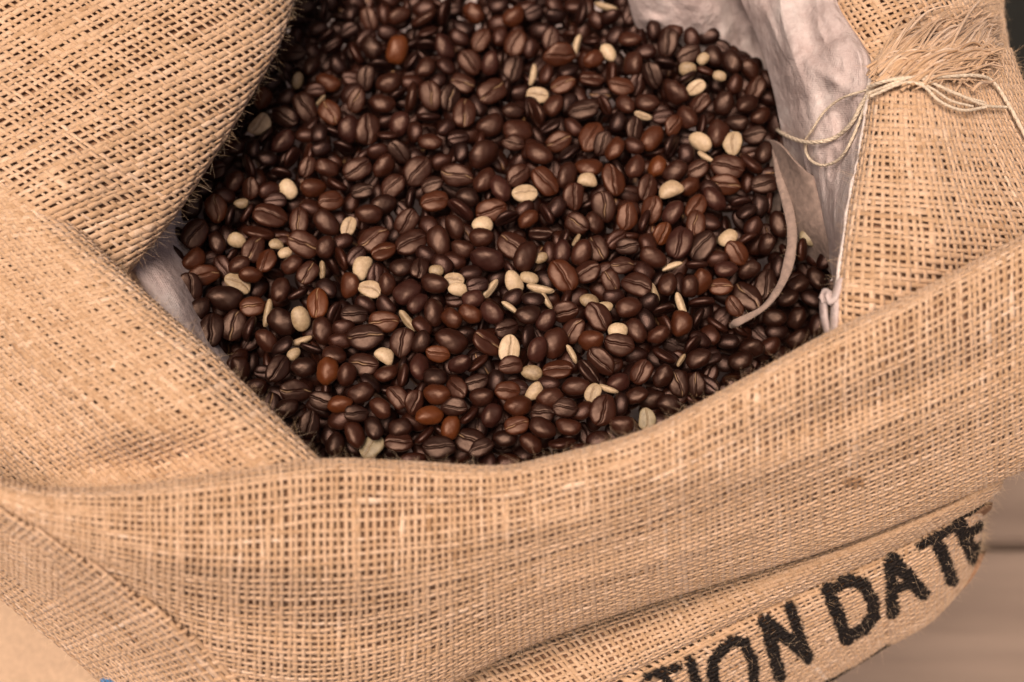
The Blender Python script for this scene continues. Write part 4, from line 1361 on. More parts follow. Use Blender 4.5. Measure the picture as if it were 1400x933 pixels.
1075 424 4108 -177 -27 74 102 69 bd0
-701 -481 4118 -64 -19 71 98 73 ed0
288 1825 4230 -171 1 5 102 71 bd0
-748 2205 4182 -49 -32 51 108 69 er1x
-747 1983 4166 -158 -22 103 100 75 bd1x
1061 831 4206 18 -9 17 100 68 cm1
-88 -493 4108 150 -17 91 105 70 bm0
-615 2208 4194 -157 -27 57 103 68 bu0x
-995 2061 4133 -147 -26 35 110 70 bu0x
-766 2296 4184 151 -19 153 103 71 bm0x
-864 1126 4195 -27 -13 49 101 72 er0
403 2232 4222 139 -8 171 109 76 bm0x
471 655 4197 139 0 157 103 73 br0
-657 2124 4192 -175 -28 87 106 78 br0x
-862 2230 4178 -124 -8 5 96 70 br0x
-206 1931 4214 -117 -6 174 97 75 em0x
426 1374 4255 -69 -28 88 110 68 er0
-1012 1691 4128 9 -23 89 103 70 cm0
-995 1838 4122 107 10 7 106 70 ed0
-415 1968 4198 -29 -23 112 100 73 cr1x
537 1306 4255 30 -41 63 106 75 cm0
1018 1356 4292 140 -28 145 101 70 bm0s
-251 2018 4204 163 -27 29 96 76 bu1x
-962 2142 4149 -43 -2 27 98 75 ed0x
-958 1926 4129 -125 -4 15 108 71 bd0s
-814 654 4205 175 -18 161 103 69 br0
-850 1948 4149 141 -22 147 108 71 bd0
-326 1866 4206 51 -12 157 97 77 ed0x
-902 -252 4141 15 -20 80 103 69 cm1
-144 1229 4202 -169 -17 103 107 75 bm0
-900 2026 4139 108 -8 14 98 76 er0x
666 2236 4249 172 -25 110 107 76 bd0x
-697 1418 4180 -27 -8 -178 98 76 cm0
-1 345 4198 69 -17 129 95 72 er0
-521 667 4211 -140 -5 28 107 75 bd0s
-690 1145 4199 54 -37 149 109 70 em0x
-269 2180 4212 14 -35 116 109 70 cd0x
-53 1745 4199 -141 -5 -1 112 70 bm1
-483 1832 4202 -69 -30 88 98 71 eu0x
487 2262 4236 141 0 167 98 77 bm0x
-435 1362 4206 -145 12 6 101 75 bu0
17 1657 4203 26 -35 63 99 69 cm0x
1026 325 4025 28 -1 1 107 77 cm1x
617 766 4198 49 -19 151 105 77 er0x
-140 1009 4198 -79 -25 76 112 71 ed0x
-16 2029 4211 -171 -21 22 110 77 br0x
214 190 4196 86 -17 72 95 73 er0
-648 1649 4194 39 -16 48 106 75 cu0
-565 2109 4193 177 6 166 107 74 bu0x
-1313 810 4196 30 -24 60 100 77 cm0x
364 331 4193 12 -20 32 95 78 cu0
669 131 4089 157 -15 92 111 70 bu1
106 430 4157 10 -22 68 109 74 cr1
-988 1699 4083 135 -3 175 100 69 bm1x
-463 563 4145 -147 -10 38 104 73 bm0
660 931 4167 53 -11 118 108 75 em0x
-958 386 4123 -91 -27 174 96 71 em0
-244 988 4162 -40 -16 64 107 73 er0x
-8 -139 4159 156 -9 118 98 76 bd0
984 142 3914 153 1 167 110 72 bd0
1220 262 3861 154 -16 93 106 72 br0x
201 1145 4156 148 -28 116 112 68 br0
840 1443 4266 174 2 155 107 71 br0x
284 925 4166 179 -29 80 94 77 br0
-880 -181 4087 161 -13 158 111 72 bm0
-100 -250 4142 -164 -8 47 112 73 br0
131 319 4153 143 -18 128 106 71 br0
491 1718 4225 -139 -28 30 95 71 br1
1010 1342 4214 -9 -31 91 104 70 cu0x
-966 1072 4154 4 -28 56 101 73 cm0x
424 532 4143 54 -24 74 106 68 er0x
-102 684 4158 -149 -17 18 102 78 bu0x
-1049 416 4119 -141 -3 43 110 70 bu1x
-153 1022 4144 -49 -26 41 100 69 ed0x
228 366 4148 -36 0 164 100 69 cm0x
612 -189 4095 25 -15 8 109 78 cu1
-649 166 4145 -159 -30 108 111 70 bu0x
1101 333 3922 159 -9 88 111 78 bu0x
692 -6 4068 -173 -18 53 95 73 bm0
674 1151 4201 146 -23 121 95 68 bd1x
-1168 168 4101 -83 -14 168 100 70 em0x
-428 1738 4158 -64 -40 66 111 77 em1x
-570 227 4148 16 -18 128 97 73 cm1x
154 1800 4165 -166 13 9 97 76 bu0x
389 -371 4118 -13 -21 132 104 76 cu0
-74 526 4151 21 -28 102 98 78 cu0
333 1586 4197 116 -18 156 98 71 bm1
-463 -309 4124 -166 -22 81 104 69 bu0
826 -87 3965 68 -24 19 101 75 ed0x
-1067 520 4128 -136 -2 2 104 76 bm0x
-624 20 4134 159 -15 134 98 73 bd1
245 787 4153 -51 -23 35 101 77 er0x
-671 -364 4087 164 -26 133 95 78 bm0
529 1154 4191 121 -5 153 106 73 bm0
-452 2336 4145 -43 -6 5 104 78 em1x
128 -165 4157 10 -19 55 107 73 cm1x
-1231 622 4129 -178 -12 36 107 77 br0
541 -98 4106 -147 -2 4 111 68 bd0
893 916 4170 -167 -30 71 106 76 bd0x
-375 -47 4147 88 -16 48 105 75 em0x
290 2258 4170 -160 -1 3 104 71 br0x
1053 434 4051 23 -23 67 109 75 cm0x
-206 649 4150 158 -17 155 104 70 bu1x
46 1585 4169 179 -32 74 103 70 bm1x
-782 1873 4117 -129 3 163 105 69 em0
131 149 4161 159 -18 139 94 68 bd0x
537 -319 4119 -160 -24 12 108 72 br1
-849 2137 4103 -42 8 7 101 73 em1x
-52 1327 4144 78 -35 106 95 76 em0x
43 -287 4124 72 -11 129 103 70 em1x
-111 427 4153 166 1 31 107 72 bd0x
-838 1601 4108 12 -23 68 102 72 cd0
-723 -446 4068 -47 -6 33 110 74 ed0x
-1061 -13 4082 -122 -11 60 110 69 bm0
-984 215 4102 -48 -10 35 96 72 em0x
-375 242 4147 -47 -17 52 111 76 ed1x
837 577 4123 163 -37 132 104 78 br0
-107 1633 4148 -96 -19 148 93 70 er0x
-75 1217 4156 -13 -25 115 106 68 cm0
524 1634 4232 -174 -48 43 108 71 br1
854 136 3982 141 -4 166 98 78 br0
-714 1639 4126 -161 -31 56 99 69 br1
998 533 4116 -158 -30 31 103 72 bu0
1075 1046 4159 -168 -41 63 101 69 bu0x
-2 420 4147 30 -17 13 104 75 cm0x
682 777 4148 135 -7 168 95 74 br0
32 1354 4156 -131 -4 15 100 76 bm0
624 825 4148 141 15 169 108 75 bm1x
-276 590 4156 170 -29 93 102 68 br0x
-1209 772 4152 14 -34 79 99 77 cr0x
491 769 4159 -39 -11 179 108 69 cu0
1087 643 4131 -62 -37 63 106 73 em0x
-353 2125 4147 -16 -35 114 111 76 cu0x
-113 257 4157 51 -23 147 94 72 em0x
91 604 4156 87 -18 67 92 74 er1x
-353 1666 4146 -176 -11 169 104 78 bu0x
-943 550 4143 -8 -3 -179 102 73 cd1
578 1409 4229 145 -27 123 103 74 br1x
-824 -40 4109 -161 -18 90 99 68 bm1x
600 653 4148 172 2 174 97 75 bd0x
841 243 4000 8 -23 53 110 75 cr0
-567 2097 4141 162 -2 164 93 76 bm0x
630 1067 4182 165 -17 165 99 75 bm0x
245 1425 4169 153 -31 134 110 72 bm0x
655 2243 4186 -58 -38 57 95 77 em0x
-959 1483 4110 165 -25 134 101 71 br0
-111 -78 4152 -15 -30 126 110 71 cm1
-432 25 4152 -34 -16 42 99 77 ed0x
669 1302 4227 161 -39 99 92 73 bm0
535 1053 4181 -174 -17 17 105 69 bm1x
456 1514 4197 151 -22 129 103 72 bm0
-212 -176 4154 -159 -20 95 93 72 bd0x
-620 430 4147 178 -28 56 110 73 bm0x
-588 1555 4153 -143 -6 30 95 73 bm0x
-357 641 4162 -70 -42 84 93 78 em0x
-367 1086 4153 -1 -23 105 102 72 cr0x
-706 -166 4121 -73 -26 86 99 68 em0x
749 1066 4177 -39 1 164 103 76 cr0
-199 1462 4150 170 -23 147 96 71 bm1x
-180 141 4154 17 -15 52 98 74 cu0x
-533 -345 4092 -161 8 15 106 76 bm0x
-254 -271 4135 137 -9 164 112 74 bu0x
725 630 4152 -23 -15 137 93 70 cu1x
-768 1477 4128 6 -32 102 104 70 cm1x
570 345 4131 174 -24 42 94 68 bm0
-182 1116 4146 -152 2 10 106 78 bm0
40 777 4147 -33 -21 26 106 76 er0x
-678 820 4146 -145 -42 95 97 68 bu1
321 1713 4186 -177 -38 81 100 78 bm1
-180 -407 4062 -159 -19 36 110 70 bm0
338 1860 4186 158 -22 91 107 73 bu0
753 1421 4257 -179 -30 56 99 70 bu1x
31 1134 4164 73 -33 64 109 77 eu1x
-25 2282 4154 -30 -42 100 106 73 cm0x
1009 1096 4184 178 -25 111 97 72 bm0x
-323 -200 4149 60 -16 72 109 75 em1
1260 391 3968 -92 -18 119 97 75 eu0x
-802 389 4136 19 -18 80 93 68 cm0x
-926 806 4148 165 -29 131 103 72 bm0x
429 1421 4204 -145 -21 31 100 75 bd0
251 238 4150 -150 -19 40 103 76 bu0
872 -25 3969 -43 2 2 105 74 em1
334 992 4164 40 -18 28 94 69 cd0x
-921 1749 4067 -171 -35 78 111 71 bm0
-850 -328 4077 13 -17 68 104 69 cu0
388 183 4154 155 -19 140 100 78 bu0
31 952 4154 -156 -35 44 97 78 bm0
238 2167 4170 53 -32 90 111 76 eu0x
8 1932 4160 -101 -28 159 92 71 em0x
982 838 4153 173 -27 80 95 69 bm0
-683 1146 4130 -4 -37 111 94 78 cr1x
521 453 4143 97 -21 30 93 69 em0x
-481 1605 4144 -148 -18 67 103 69 bu0x
-4 253 4153 174 -10 159 95 71 br0x
-667 521 4155 -11 -23 164 101 68 cu1x
492 640 4133 165 -22 115 111 73 bm0x
-510 -29 4140 -168 8 19 98 77 bd0x
-1003 2092 4079 -36 -28 49 95 77 em0x
-265 -358 4104 -92 -25 151 104 74 em0
1130 520 4078 46 -21 135 98 75 em0
414 439 4143 76 -23 45 108 72 ed1
-194 337 4156 -167 -24 82 104 74 bu0x
121 1514 4164 20 -19 61 101 77 cd0
274 2028 4171 -140 -23 48 108 77 bm0x
-771 2207 4124 -161 -2 5 104 72 bm1x
-439 2067 4162 -117 -9 174 96 75 em0x
940 267 3974 171 3 168 107 68 bm1x
-998 1816 4062 -170 -32 72 98 69 bm0
-1136 663 4142 -158 -15 39 112 70 bm0
-608 633 4156 28 -21 82 92 78 cd1
811 850 4159 75 -17 131 105 73 ed0x
-791 -159 4102 2 -2 68 103 74 cu0x
336 -6 4141 52 -10 132 97 70 eu0x
-711 630 4149 164 -27 97 95 76 bd0
608 206 4105 -173 -12 50 103 68 bm0x
231 1671 4167 44 -31 145 106 75 er1x
-797 1298 4147 -42 -11 22 101 73 eu1x
485 382 4156 -134 -7 6 94 74 br0x
-522 371 4144 158 -28 126 92 68 bm0x
458 -104 4137 172 -17 42 103 69 bm0
-366 1868 4150 52 -31 121 110 77 ed0x
-21 1460 4150 -27 -23 127 102 75 cm0x
-260 2293 4145 -80 -36 121 110 71 em0x
249 593 4156 152 -27 122 97 69 bd0x
-177 1568 4149 -61 -20 25 105 77 em1x
948 648 4141 -21 -30 131 109 77 cm0
-1048 1316 4135 -50 -9 22 106 78 em1
-193 1359 4165 -146 -31 71 95 74 bm0x
-1091 1169 4134 149 -20 174 108 70 bm0x
705 1500 4268 -28 -16 162 104 77 cr0x
419 2011 4185 -41 -2 150 95 72 cr0x
-613 -287 4113 17 -22 54 109 74 cr0x
-1159 556 4135 -168 -24 87 104 68 bm0
-191 457 4164 -3 -26 77 96 73 cm0x
-51 1815 4155 30 -21 148 109 73 em0x
209 1321 4173 -177 -20 133 107 68 bd0x
-535 1436 4149 18 -31 65 95 70 cd1x
689 509 4144 169 -30 73 92 73 bm1x
852 989 4169 -58 -29 27 99 77 ed1
963 377 4038 -75 -32 50 100 70 em0x
-862 469 4131 173 -11 168 105 75 bm0x
-551 760 4150 -160 -37 75 101 76 bd0
-286 1890 4151 25 -6 9 110 68 cm0
-226 1773 4148 -36 -13 13 95 74 ed0x
1075 802 4157 -39 3 165 94 78 cu1x
-102 62 4154 -32 -9 18 95 69 em0x
-1062 179 4096 144 -16 -177 92 75 br0x
-126 857 4165 -174 -24 99 109 73 bm0x
-439 682 4152 -19 -23 153 103 71 cm0
-1072 267 4101 32 -9 35 94 78 cd0x
-88 763 4158 80 -25 80 93 72 em0
144 812 4162 -136 -17 49 93 75 bu0x
1000 736 4143 -33 -4 136 94 69 cr0x
-942 2369 4123 171 -45 103 102 76 bm1x
-188 59 4150 126 -7 178 111 75 bm0
-723 -247 4116 179 -16 152 101 71 br0
-364 798 4156 -147 -18 58 107 68 bd1
-14 -3 4158 -151 -26 32 100 75 bm1x
-1063 856 4154 170 -25 113 95 76 bm0
415 81 4150 -22 -1 179 104 70 cm0x
-842 625 4150 63 -16 158 98 75 em0x
669 319 4125 -150 -31 105 104 69 bm0
195 510 4162 -164 -28 122 107 75 bm0
-128 -327 4108 7 -17 80 105 77 cm1
233 -192 4154 -175 4 5 102 72 bd1
-700 286 4134 174 -15 148 95 71 bd0
-1205 445 4132 36 1 32 94 69 cm0
-232 2177 4146 83 -31 61 108 72 em0x
-590 -77 4137 -141 -26 86 98 70 bm0x
-1278 501 4137 -167 -23 91 95 76 br0x
-559 2244 4154 -148 0 13 108 74 br0x
505 100 4127 161 -13 137 106 71 bd0x
-667 1806 4132 -172 -39 114 99 77 br1x
922 766 4151 -47 -7 167 104 71 cr0
131 1682 4160 31 -8 164 97 69 em0x
-296 216 4150 -157 -33 77 93 76 bm1
-524 1055 4148 -159 -6 15 98 78 bm1x
396 -277 4134 82 -26 72 98 75 em1x
510 1254 4184 42 -20 35 100 70 cm0x
-781 112 4121 -172 -22 83 94 74 bu1
-438 1515 4153 -171 -19 56 107 75 bu1x
-304 1563 4152 106 -23 12 109 71 em1x
-464 1110 4153 -179 -32 97 98 77 bm1
466 990 4173 -157 -31 67 102 73 bd0
211 -69 4161 162 -18 111 107 74 br0
111 1226 4152 -90 -31 164 98 68 em0x
-841 869 4147 -172 -32 101 92 73 bd0x
-646 2118 4133 162 -9 156 104 69 bm0x
373 1108 4167 -36 -16 34 97 71 em0x
313 699 4154 103 -15 18 106 71 er0
-282 358 4147 -137 -9 20 95 74 bm1x
-1210 990 4149 31 -23 50 105 78 cr0
761 84 4030 -167 -11 42 98 74 bm1x
-909 1836 4078 81 -20 45 96 77 em0x
212 -368 4104 -177 -36 72 102 69 bu0x
-465 1290 4162 172 -18 171 95 73 bu0
494 283 4134 11 -17 46 108 76 cr0x
1089 165 3866 158 -17 173 108 69 bm1
400 2230 4164 -130 -7 29 101 70 bm0x
162 -300 4131 145 -6 156 98 76 bm0x
937 461 4087 -38 -12 149 108 78 cm1x
1053 1180 4190 44 -17 12 105 70 cm0x
-488 -484 4061 -11 -18 124 103 71 cu0x
307 -305 4138 171 -33 86 97 71 bu0
-781 505 4132 164 -17 173 95 72 bd1x
1004 982 4171 48 -13 2 108 74 cm1
-903 17 4081 179 -34 109 108 71 bm0x
-51 1691 4155 -163 2 6 108 70 bd1x
-809 751 4145 -5 -32 54 101 76 cu0x
-398 461 4151 -162 -20 77 93 73 bm1x
-294 101 4158 -172 -14 34 94 73 bm0x
-362 -317 4129 167 -20 175 98 75 bm0
-338 1461 4153 -161 -16 28 101 77 bm0x
-1008 1552 4101 157 -43 145 105 77 bu0
-1113 980 4152 81 -38 83 99 70 em0x
384 1310 4189 -42 1 170 96 69 cm1
131 2189 4153 -93 -18 143 101 72 eu0x
-984 718 4142 33 -3 14 96 70 cd0x
467 -21 4136 151 -5 174 103 68 bd0
112 -72 4160 81 -22 77 107 72 eu1x
250 1806 4163 57 -40 103 94 76 ed1
172 -462 4071 -78 -14 102 107 71 em0x
-746 202 4137 -9 -32 117 111 71 cu1x
772 406 4107 -174 -19 74 111 71 bu0x
296 65 4141 -179 -30 76 94 73 bm0x
114 1088 4162 164 -31 134 93 72 bm0
767 492 4124 -67 -17 32 109 70 ed0x
819 1158 4193 28 -11 29 93 70 cd0
-225 -69 4158 9 -24 90 106 69 cm0
151 658 4159 -151 -24 66 106 68 bu1
878 401 4068 1 -29 64 102 71 cd0
790 1239 4204 -43 1 154 101 72 cu0x
426 855 4158 -101 -19 149 102 70 ed1x
-976 1934 4064 45 -12 172 105 77 em0x
973 1460 4251 -179 -10 0 107 72 bm1x
-965 -162 4078 154 -12 148 110 72 br0x
486 1349 4192 14 -38 37 106 71 cm0x
715 -86 4057 177 1 158 98 68 bm1x
-246 2078 4155 105 -25 34 112 70 em0x
1389 324 3948 -13 -22 111 110 73 cd0x
-424 -125 4150 171 -16 81 106 72 bm0
-957 1156 4147 158 -9 176 102 73 bu0
333 590 4159 -45 -23 60 96 72 eu1x
320 432 4146 -179 -31 73 100 70 bd0x
997 229 3928 -22 -7 138 97 75 cu0
-443 1963 4140 -168 -16 34 109 71 bm0x
572 531 4159 5 -36 95 110 72 cd1
-244 795 4159 -44 -18 166 101 71 cd0
-670 1962 4133 -2 -28 81 96 70 cm1x
1241 510 4065 156 -11 142 103 76 bm0
910 42 3944 134 4 152 104 77 bm0
-33 1590 4149 -66 -36 72 100 69 em1
664 399 4137 24 -28 49 109 72 cm1
-34 -357 4088 -2 -27 85 104 74 cd0
-81 1981 4163 -174 -12 13 102 75 bu1x
1102 924 4169 112 -15 21 94 76 em0x
-567 2340 4158 -143 -28 60 107 73 bm1x
-1215 273 4117 -47 -20 61 100 76 er0x
524 -210 4117 -156 -4 9 107 70 bd0s
-404 1012 4150 46 -7 27 93 69 cr1x
-428 -399 4077 -152 7 19 98 76 bd0
919 1254 4210 -12 -15 120 97 72 cu0x
-592 1258 4150 -82 -25 130 108 73 er0
181 897 4154 -6 -34 98 92 76 cm0
1177 357 3915 150 -34 129 95 74 bd1
435 1202 4170 106 -31 19 102 76 em0
-650 2307 4143 122 -6 22 104 78 em0x
-891 943 4144 -74 -36 87 107 68 em0x
-1129 377 4105 26 -22 74 107 69 cr1x
-615 975 4159 98 -16 38 108 72 ed0x
-1034 619 4131 41 -17 142 98 72 ed1x
-1187 1136 4129 82 -30 81 103 74 ed0
-464 224 4157 -158 -32 89 93 69 bm1x
353 294 4130 162 -20 138 111 71 bd0
188 30 4162 158 -23 139 108 72 bd0x
123 2347 4163 57 -25 26 96 76 cu0x
561 903 4165 -140 -10 -6 106 71 br1x
308 1208 4160 -173 -14 20 94 77 bd1x
-703 1049 4148 179 -20 110 108 73 bm0
608 -25 4100 132 -2 146 95 73 bu0
-371 1235 4165 -157 -2 24 106 77 br0
-867 1378 4125 -13 -32 119 104 71 cd0x
20 1034 4162 166 -21 100 99 71 bm0x
-251 1195 4162 120 -27 147 102 77 bd0
9 76 4153 44 -14 145 94 73 ed1x
-541 1324 4161 117 -4 14 105 70 er0x
-204 2027 4145 -118 -41 52 103 71 bd1x
-112 2264 4149 137 -30 145 103 76 bu0x
-784 1781 4114 131 -14 180 106 73 bu0
-614 -475 4066 -5 -24 133 101 78 cd1x
651 590 4144 66 -27 44 110 76 er0x
567 2254 4183 29 -3 176 92 71 eu0x
15 1761 4168 57 -43 101 98 69 eu1x
-1120 75 4081 68 -26 97 99 75 ed1
-914 278 4108 -178 -25 39 106 72 bm0
-605 331 4146 -149 -17 53 101 78 br1x
752 948 4166 25 -9 33 100 76 cm0x
366 768 4162 -148 -22 35 98 71 br0
-575 546 4151 -167 -10 8 109 77 br0x
246 144 4149 -138 -19 42 110 68 bm1
195 1918 4162 -57 -37 64 101 69 em0x
153 2272 4152 163 -35 107 110 75 bm0x
-530 1707 4144 -122 2 2 97 76 bd1x
48 169 4149 -18 -20 142 102 72 cm0x
-330 2218 4158 117 1 13 102 78 ed0x
517 1802 4215 97 7 172 103 70 bm0x
-1119 456 4129 78 -28 53 94 76 eu0
-502 912 4146 -148 -28 36 108 77 bu0
-1266 874 4156 -72 -25 129 98 73 em0x
-114 1764 4152 72 -32 107 93 75 em0x
-197 915 4156 -154 -21 68 92 72 br0x
110 -370 4092 -158 -13 52 102 71 bm0x
950 1176 4192 33 -16 17 107 75 cu0
-63 972 4146 -1 -26 126 109 75 cm1
-284 905 4148 95 -13 21 110 74 em0x
-1178 1294 4114 172 -35 135 93 74 bu0
-1013 89 4090 13 -19 53 111 69 cm0
-824 -248 4087 18 -5 21 104 72 cm0
-956 1268 4138 -37 -15 -176 96 71 cd1x
-395 331 4163 80 -19 49 96 77 em0x
-340 2336 4163 -54 -13 50 101 71 er1x
798 1347 4229 106 -6 4 94 74 em0
120 1342 4153 156 -43 99 99 74 br0x
-440 2153 4157 -180 -31 99 95 74 br0x
-104 1370 4149 -180 -20 119 92 72 br0x
313 845 4159 14 -13 35 97 77 cd0x
-15 -453 4064 -165 -2 7 99 70 br1
-382 561 4155 112 0 16 98 76 em0x
-811 1206 4140 -169 -36 94 105 75 bd0x
-872 126 4099 -165 -32 106 103 77 br0x
1104 1288 4191 135 -3 152 92 69 bm0
811 674 4151 -85 2 158 102 73 eu0
-55 1081 4153 -131 -4 24 94 75 br0
-70 161 4151 133 3 167 93 75 br0x
666 1434 4242 -2 -28 100 109 73 cu1
-13 657 4146 -1 -26 86 111 72 cm0
759 243 4074 175 -29 91 107 71 bd0
421 1678 4202 155 -32 131 102 71 bm0
-1328 643 4139 -13 -33 164 107 77 cd0x
887 1337 4236 -177 -23 111 93 76 bm1
-50 341 4148 -144 -12 35 102 76 bm1
90 67 4163 -11 -15 120 100 75 cm0
590 1284 4204 23 -35 85 101 68 cm0x
-519 2017 4144 -68 -32 99 100 77 er0x
-292 702 4157 166 -21 166 100 73 bm0
-1127 809 4142 -45 -10 18 107 71 em0x
-441 1838 4154 168 -3 165 101 71 bm0x
503 1887 4217 167 -32 88 102 72 bm1x
626 1537 4245 -23 -38 116 109 73 cm0x
192 1012 4150 174 -27 106 96 76 bm0x
-525 634 4146 -34 -23 122 112 72 cm0
-769 2365 4139 36 8 7 99 75 cd1x
-317 1754 4156 107 -35 62 93 75 em1x
-568 1909 4137 35 -10 28 101 69 cr0x
-747 -334 4080 159 -16 125 94 72 bu1x
342 2152 4171 158 -13 134 109 78 bu0x
-198 1682 4152 172 -41 134 96 72 bu0x
462 1113 4166 -108 -7 175 111 75 em0
-943 -72 4088 -37 -15 174 93 69 cm0
691 -185 4080 37 -24 163 95 71 em0
-937 641 4132 173 5 20 95 73 bu0x
367 367 4156 175 -24 83 93 73 bd1x
763 -33 4020 -1 -31 54 99 69 cm0
-667 2195 4134 20 -24 71 106 76 cd0x
32 -69 4152 60 -27 70 103 70 em0
-167 1268 4154 -167 -18 79 93 70 bm0x
83 705 4164 172 -27 105 96 75 bm0
-586 840 4146 24 -36 60 104 69 cm0
-802 263 4127 -6 -20 132 104 75 cu1
-362 2027 4151 -29 -30 115 106 75 cm1x
-530 2194 4136 8 -45 72 104 75 cm0x
720 849 4161 22 -11 14 106 74 cm0x
-906 2237 4109 -2 -34 97 97 73 cd0x
-429 111 4156 107 -13 15 96 71 em0x
8 2013 4151 -36 -12 136 98 73 cm1x
516 2329 4172 -55 -15 162 93 74 cu0x
418 1783 4200 -146 -10 6 103 70 bu0x
-154 1867 4149 -105 -26 142 100 74 er0x
164 1595 4169 -34 -38 70 107 77 em0x
-147 2139 4149 16 1 3 95 75 cm1x
-28 819 4152 -135 -2 6 92 69 bm1x
-696 1240 4146 -24 -23 146 108 70 cm0
17 2184 4152 164 -42 76 95 74 bu1x
-94 -166 4142 74 -24 67 96 72 em1x
-1079 745 4153 156 -5 -179 110 76 bm1
854 326 4042 155 -14 159 101 69 bm0
931 1031 4165 -37 -16 47 108 77 em0x
-413 1374 4148 -11 -12 161 110 75 cm0x
230 678 4154 151 -11 156 103 73 bm0
96 897 4155 -50 -13 149 94 68 cd0x
-589 1787 4132 153 -33 131 106 72 br0x
-876 1485 4120 -152 -35 60 108 70 bm0
-493 489 4160 24 -21 144 104 77 eu0x
-596 1128 4157 151 -39 120 102 70 bm0x
1099 259 3871 -34 4 170 92 74 cm0x
315 -140 4140 -13 -13 129 93 72 cm0x
-755 0 4119 -64 -28 118 99 68 eu1
-787 2084 4122 156 -37 147 99 71 bu1x
277 1072 4169 175 -35 110 98 74 bd0
-592 -401 4088 -158 -13 140 92 69 bu0
589 129 4120 -74 -17 116 111 78 ed1
-432 2246 4149 49 -42 137 98 78 em0x
355 2084 4156 100 -16 24 108 74 em0x
-978 880 4156 -29 -1 3 96 70 em0x
-483 -179 4150 39 1 167 103 70 er0
-170 765 4152 84 -22 46 95 76 er0x
912 1512 4276 -35 -16 149 94 70 cm0
23 1261 4148 9 -6 44 103 69 cm0x
-109 1483 4157 -139 -1 4 102 77 bd0
330 1501 4193 136 -34 134 103 76 bm0
-1040 936 4147 -55 -5 40 98 69 em0x
-106 2357 4146 -76 -25 73 98 77 em0x
-217 238 4145 18 -3 -1 97 68 cr0
-759 952 4158 137 -16 151 99 74 bd0
-818 1704 4106 -139 -24 34 110 76 bm0
1142 419 4014 -147 -42 37 107 77 bm1x
-183 556 4165 -16 -18 145 95 69 cm1
-332 -411 4077 -168 -12 142 99 69 bm0
338 1421 4191 144 -29 109 100 74 br1x
-970 1351 4116 -100 -21 143 106 72 ed0x
1321 327 3907 -30 -34 101 110 75 cm0x
-744 1556 4133 72 -45 103 111 69 em0
377 1954 4183 13 -3 178 92 72 em0x
542 1553 4226 57 -13 141 104 77 em0x
301 2340 4164 -135 -17 23 100 71 bm1x
289 1314 4177 164 -19 123 99 69 bd0
-864 1915 4091 176 -26 78 101 68 bm0
50 1847 4162 166 -40 115 108 72 bm1x
-596 1636 4150 -32 -5 10 107 76 em0x
434 2328 4164 -16 -25 122 99 73 cd1x
-748 -91 4111 -141 -4 23 111 74 bd0
-1048 1430 4123 21 -22 78 107 76 cu0x
-391 1582 4154 54 -32 143 106 75 er0x
-1016 327 4096 -168 -10 51 105 70 bm0
-533 1186 4161 -140 -9 27 95 68 bm0
-1051 1622 4086 -24 -11 162 110 72 cm0x
233 1512 4171 168 -18 131 106 71 br0x
-425 917 4143 -178 -2 15 96 78 bm1x
-251 1077 4161 -172 -22 77 92 77 br0x
-621 1427 4147 -45 -26 54 109 72 em0
-897 1657 4105 -179 -39 125 100 72 bd1
496 193 4141 -29 -1 145 102 69 cm0x
-266 9 4147 -153 -9 0 97 75 br0x
-889 727 4141 -152 15 14 102 78 br0
138 230 4149 130 10 168 109 74 bu1
-839 2301 4133 167 -29 109 93 74 bu0x
426 -197 4136 18 -13 105 105 76 cm1x
-1098 1059 4153 -179 -8 30 100 70 bm0x
-400 -243 4150 -180 -19 76 101 70 br0x
-877 1128 4145 156 -5 153 96 74 bm0x
794 755 4148 -61 -24 84 97 71 em0x
508 1452 4207 -161 -16 1 97 76 bu0x
-748 2005 4119 -139 -17 48 111 71 br0x
44 325 4153 180 -9 31 105 73 bd1x
-661 736 4147 -170 -20 71 93 69 bu0
-479 809 4154 169 -24 118 112 71 bm0
210 1240 4154 -168 -31 37 93 75 bm0x
102 521 4158 57 -21 122 104 69 er1x
-684 1490 4138 -170 -20 74 104 75 br1x
1108 1380 4206 146 -31 118 92 77 br0
-95 -436 4061 71 -17 77 106 72 em0x
857 467 4111 -26 -20 124 105 78 cr1x
278 1920 4184 173 -21 95 97 75 bm0x
887 1114 4189 83 -27 42 108 71 eu0x
50 1679 4152 -159 -12 6 95 75 bm1x
-770 1386 4142 -165 -15 26 108 74 bu0
-980 467 4115 -175 -24 114 111 71 bm1
1009 1276 4193 147 -19 143 106 68 bm0x
83 1417 4160 52 -32 147 96 74 em0
15 533 4149 -146 -28 38 96 71 bm0x
-714 418 4149 74 -31 121 112 77 em1
-347 27 4156 -173 -29 69 101 68 bd1x
35 2361 4154 -160 -7 27 95 76 bu0x
-1178 887 4144 32 -18 54 94 69 cm0
58 2273 4158 -105 -12 154 110 72 ed0x
1015 313 3945 167 -29 41 112 72 bd0x
429 685 4152 9 -33 90 107 76 cm1x
599 751 4156 40 -18 152 96 72 em0x
-253 -447 4067 157 -21 136 103 75 br0
-923 1567 4110 -41 -26 169 94 78 cd0
-17 -237 4151 -19 -22 124 98 69 cm0x
-297 1999 4148 118 -2 9 94 72 em0x
-110 2057 4156 -143 -12 10 109 74 bu1x
628 -107 4080 174 -17 48 103 78 bu1x
-671 -75 4129 10 -1 2 97 77 cm0x
74 2116 4164 165 -10 162 99 68 bm1x
-755 867 4147 174 -29 130 111 69 bm0
-283 1293 4164 1 -25 79 94 73 cm0x
223 2321 4157 142 7 174 101 74 bm0x
115 980 4146 96 -28 48 96 73 er0x
333 -223 4147 4 -19 51 94 75 cu0x
248 1592 4183 61 -16 119 95 72 er1x
-311 -114 4144 152 -16 152 110 70 bm0x
1047 1436 4225 -160 -27 48 104 76 bm0
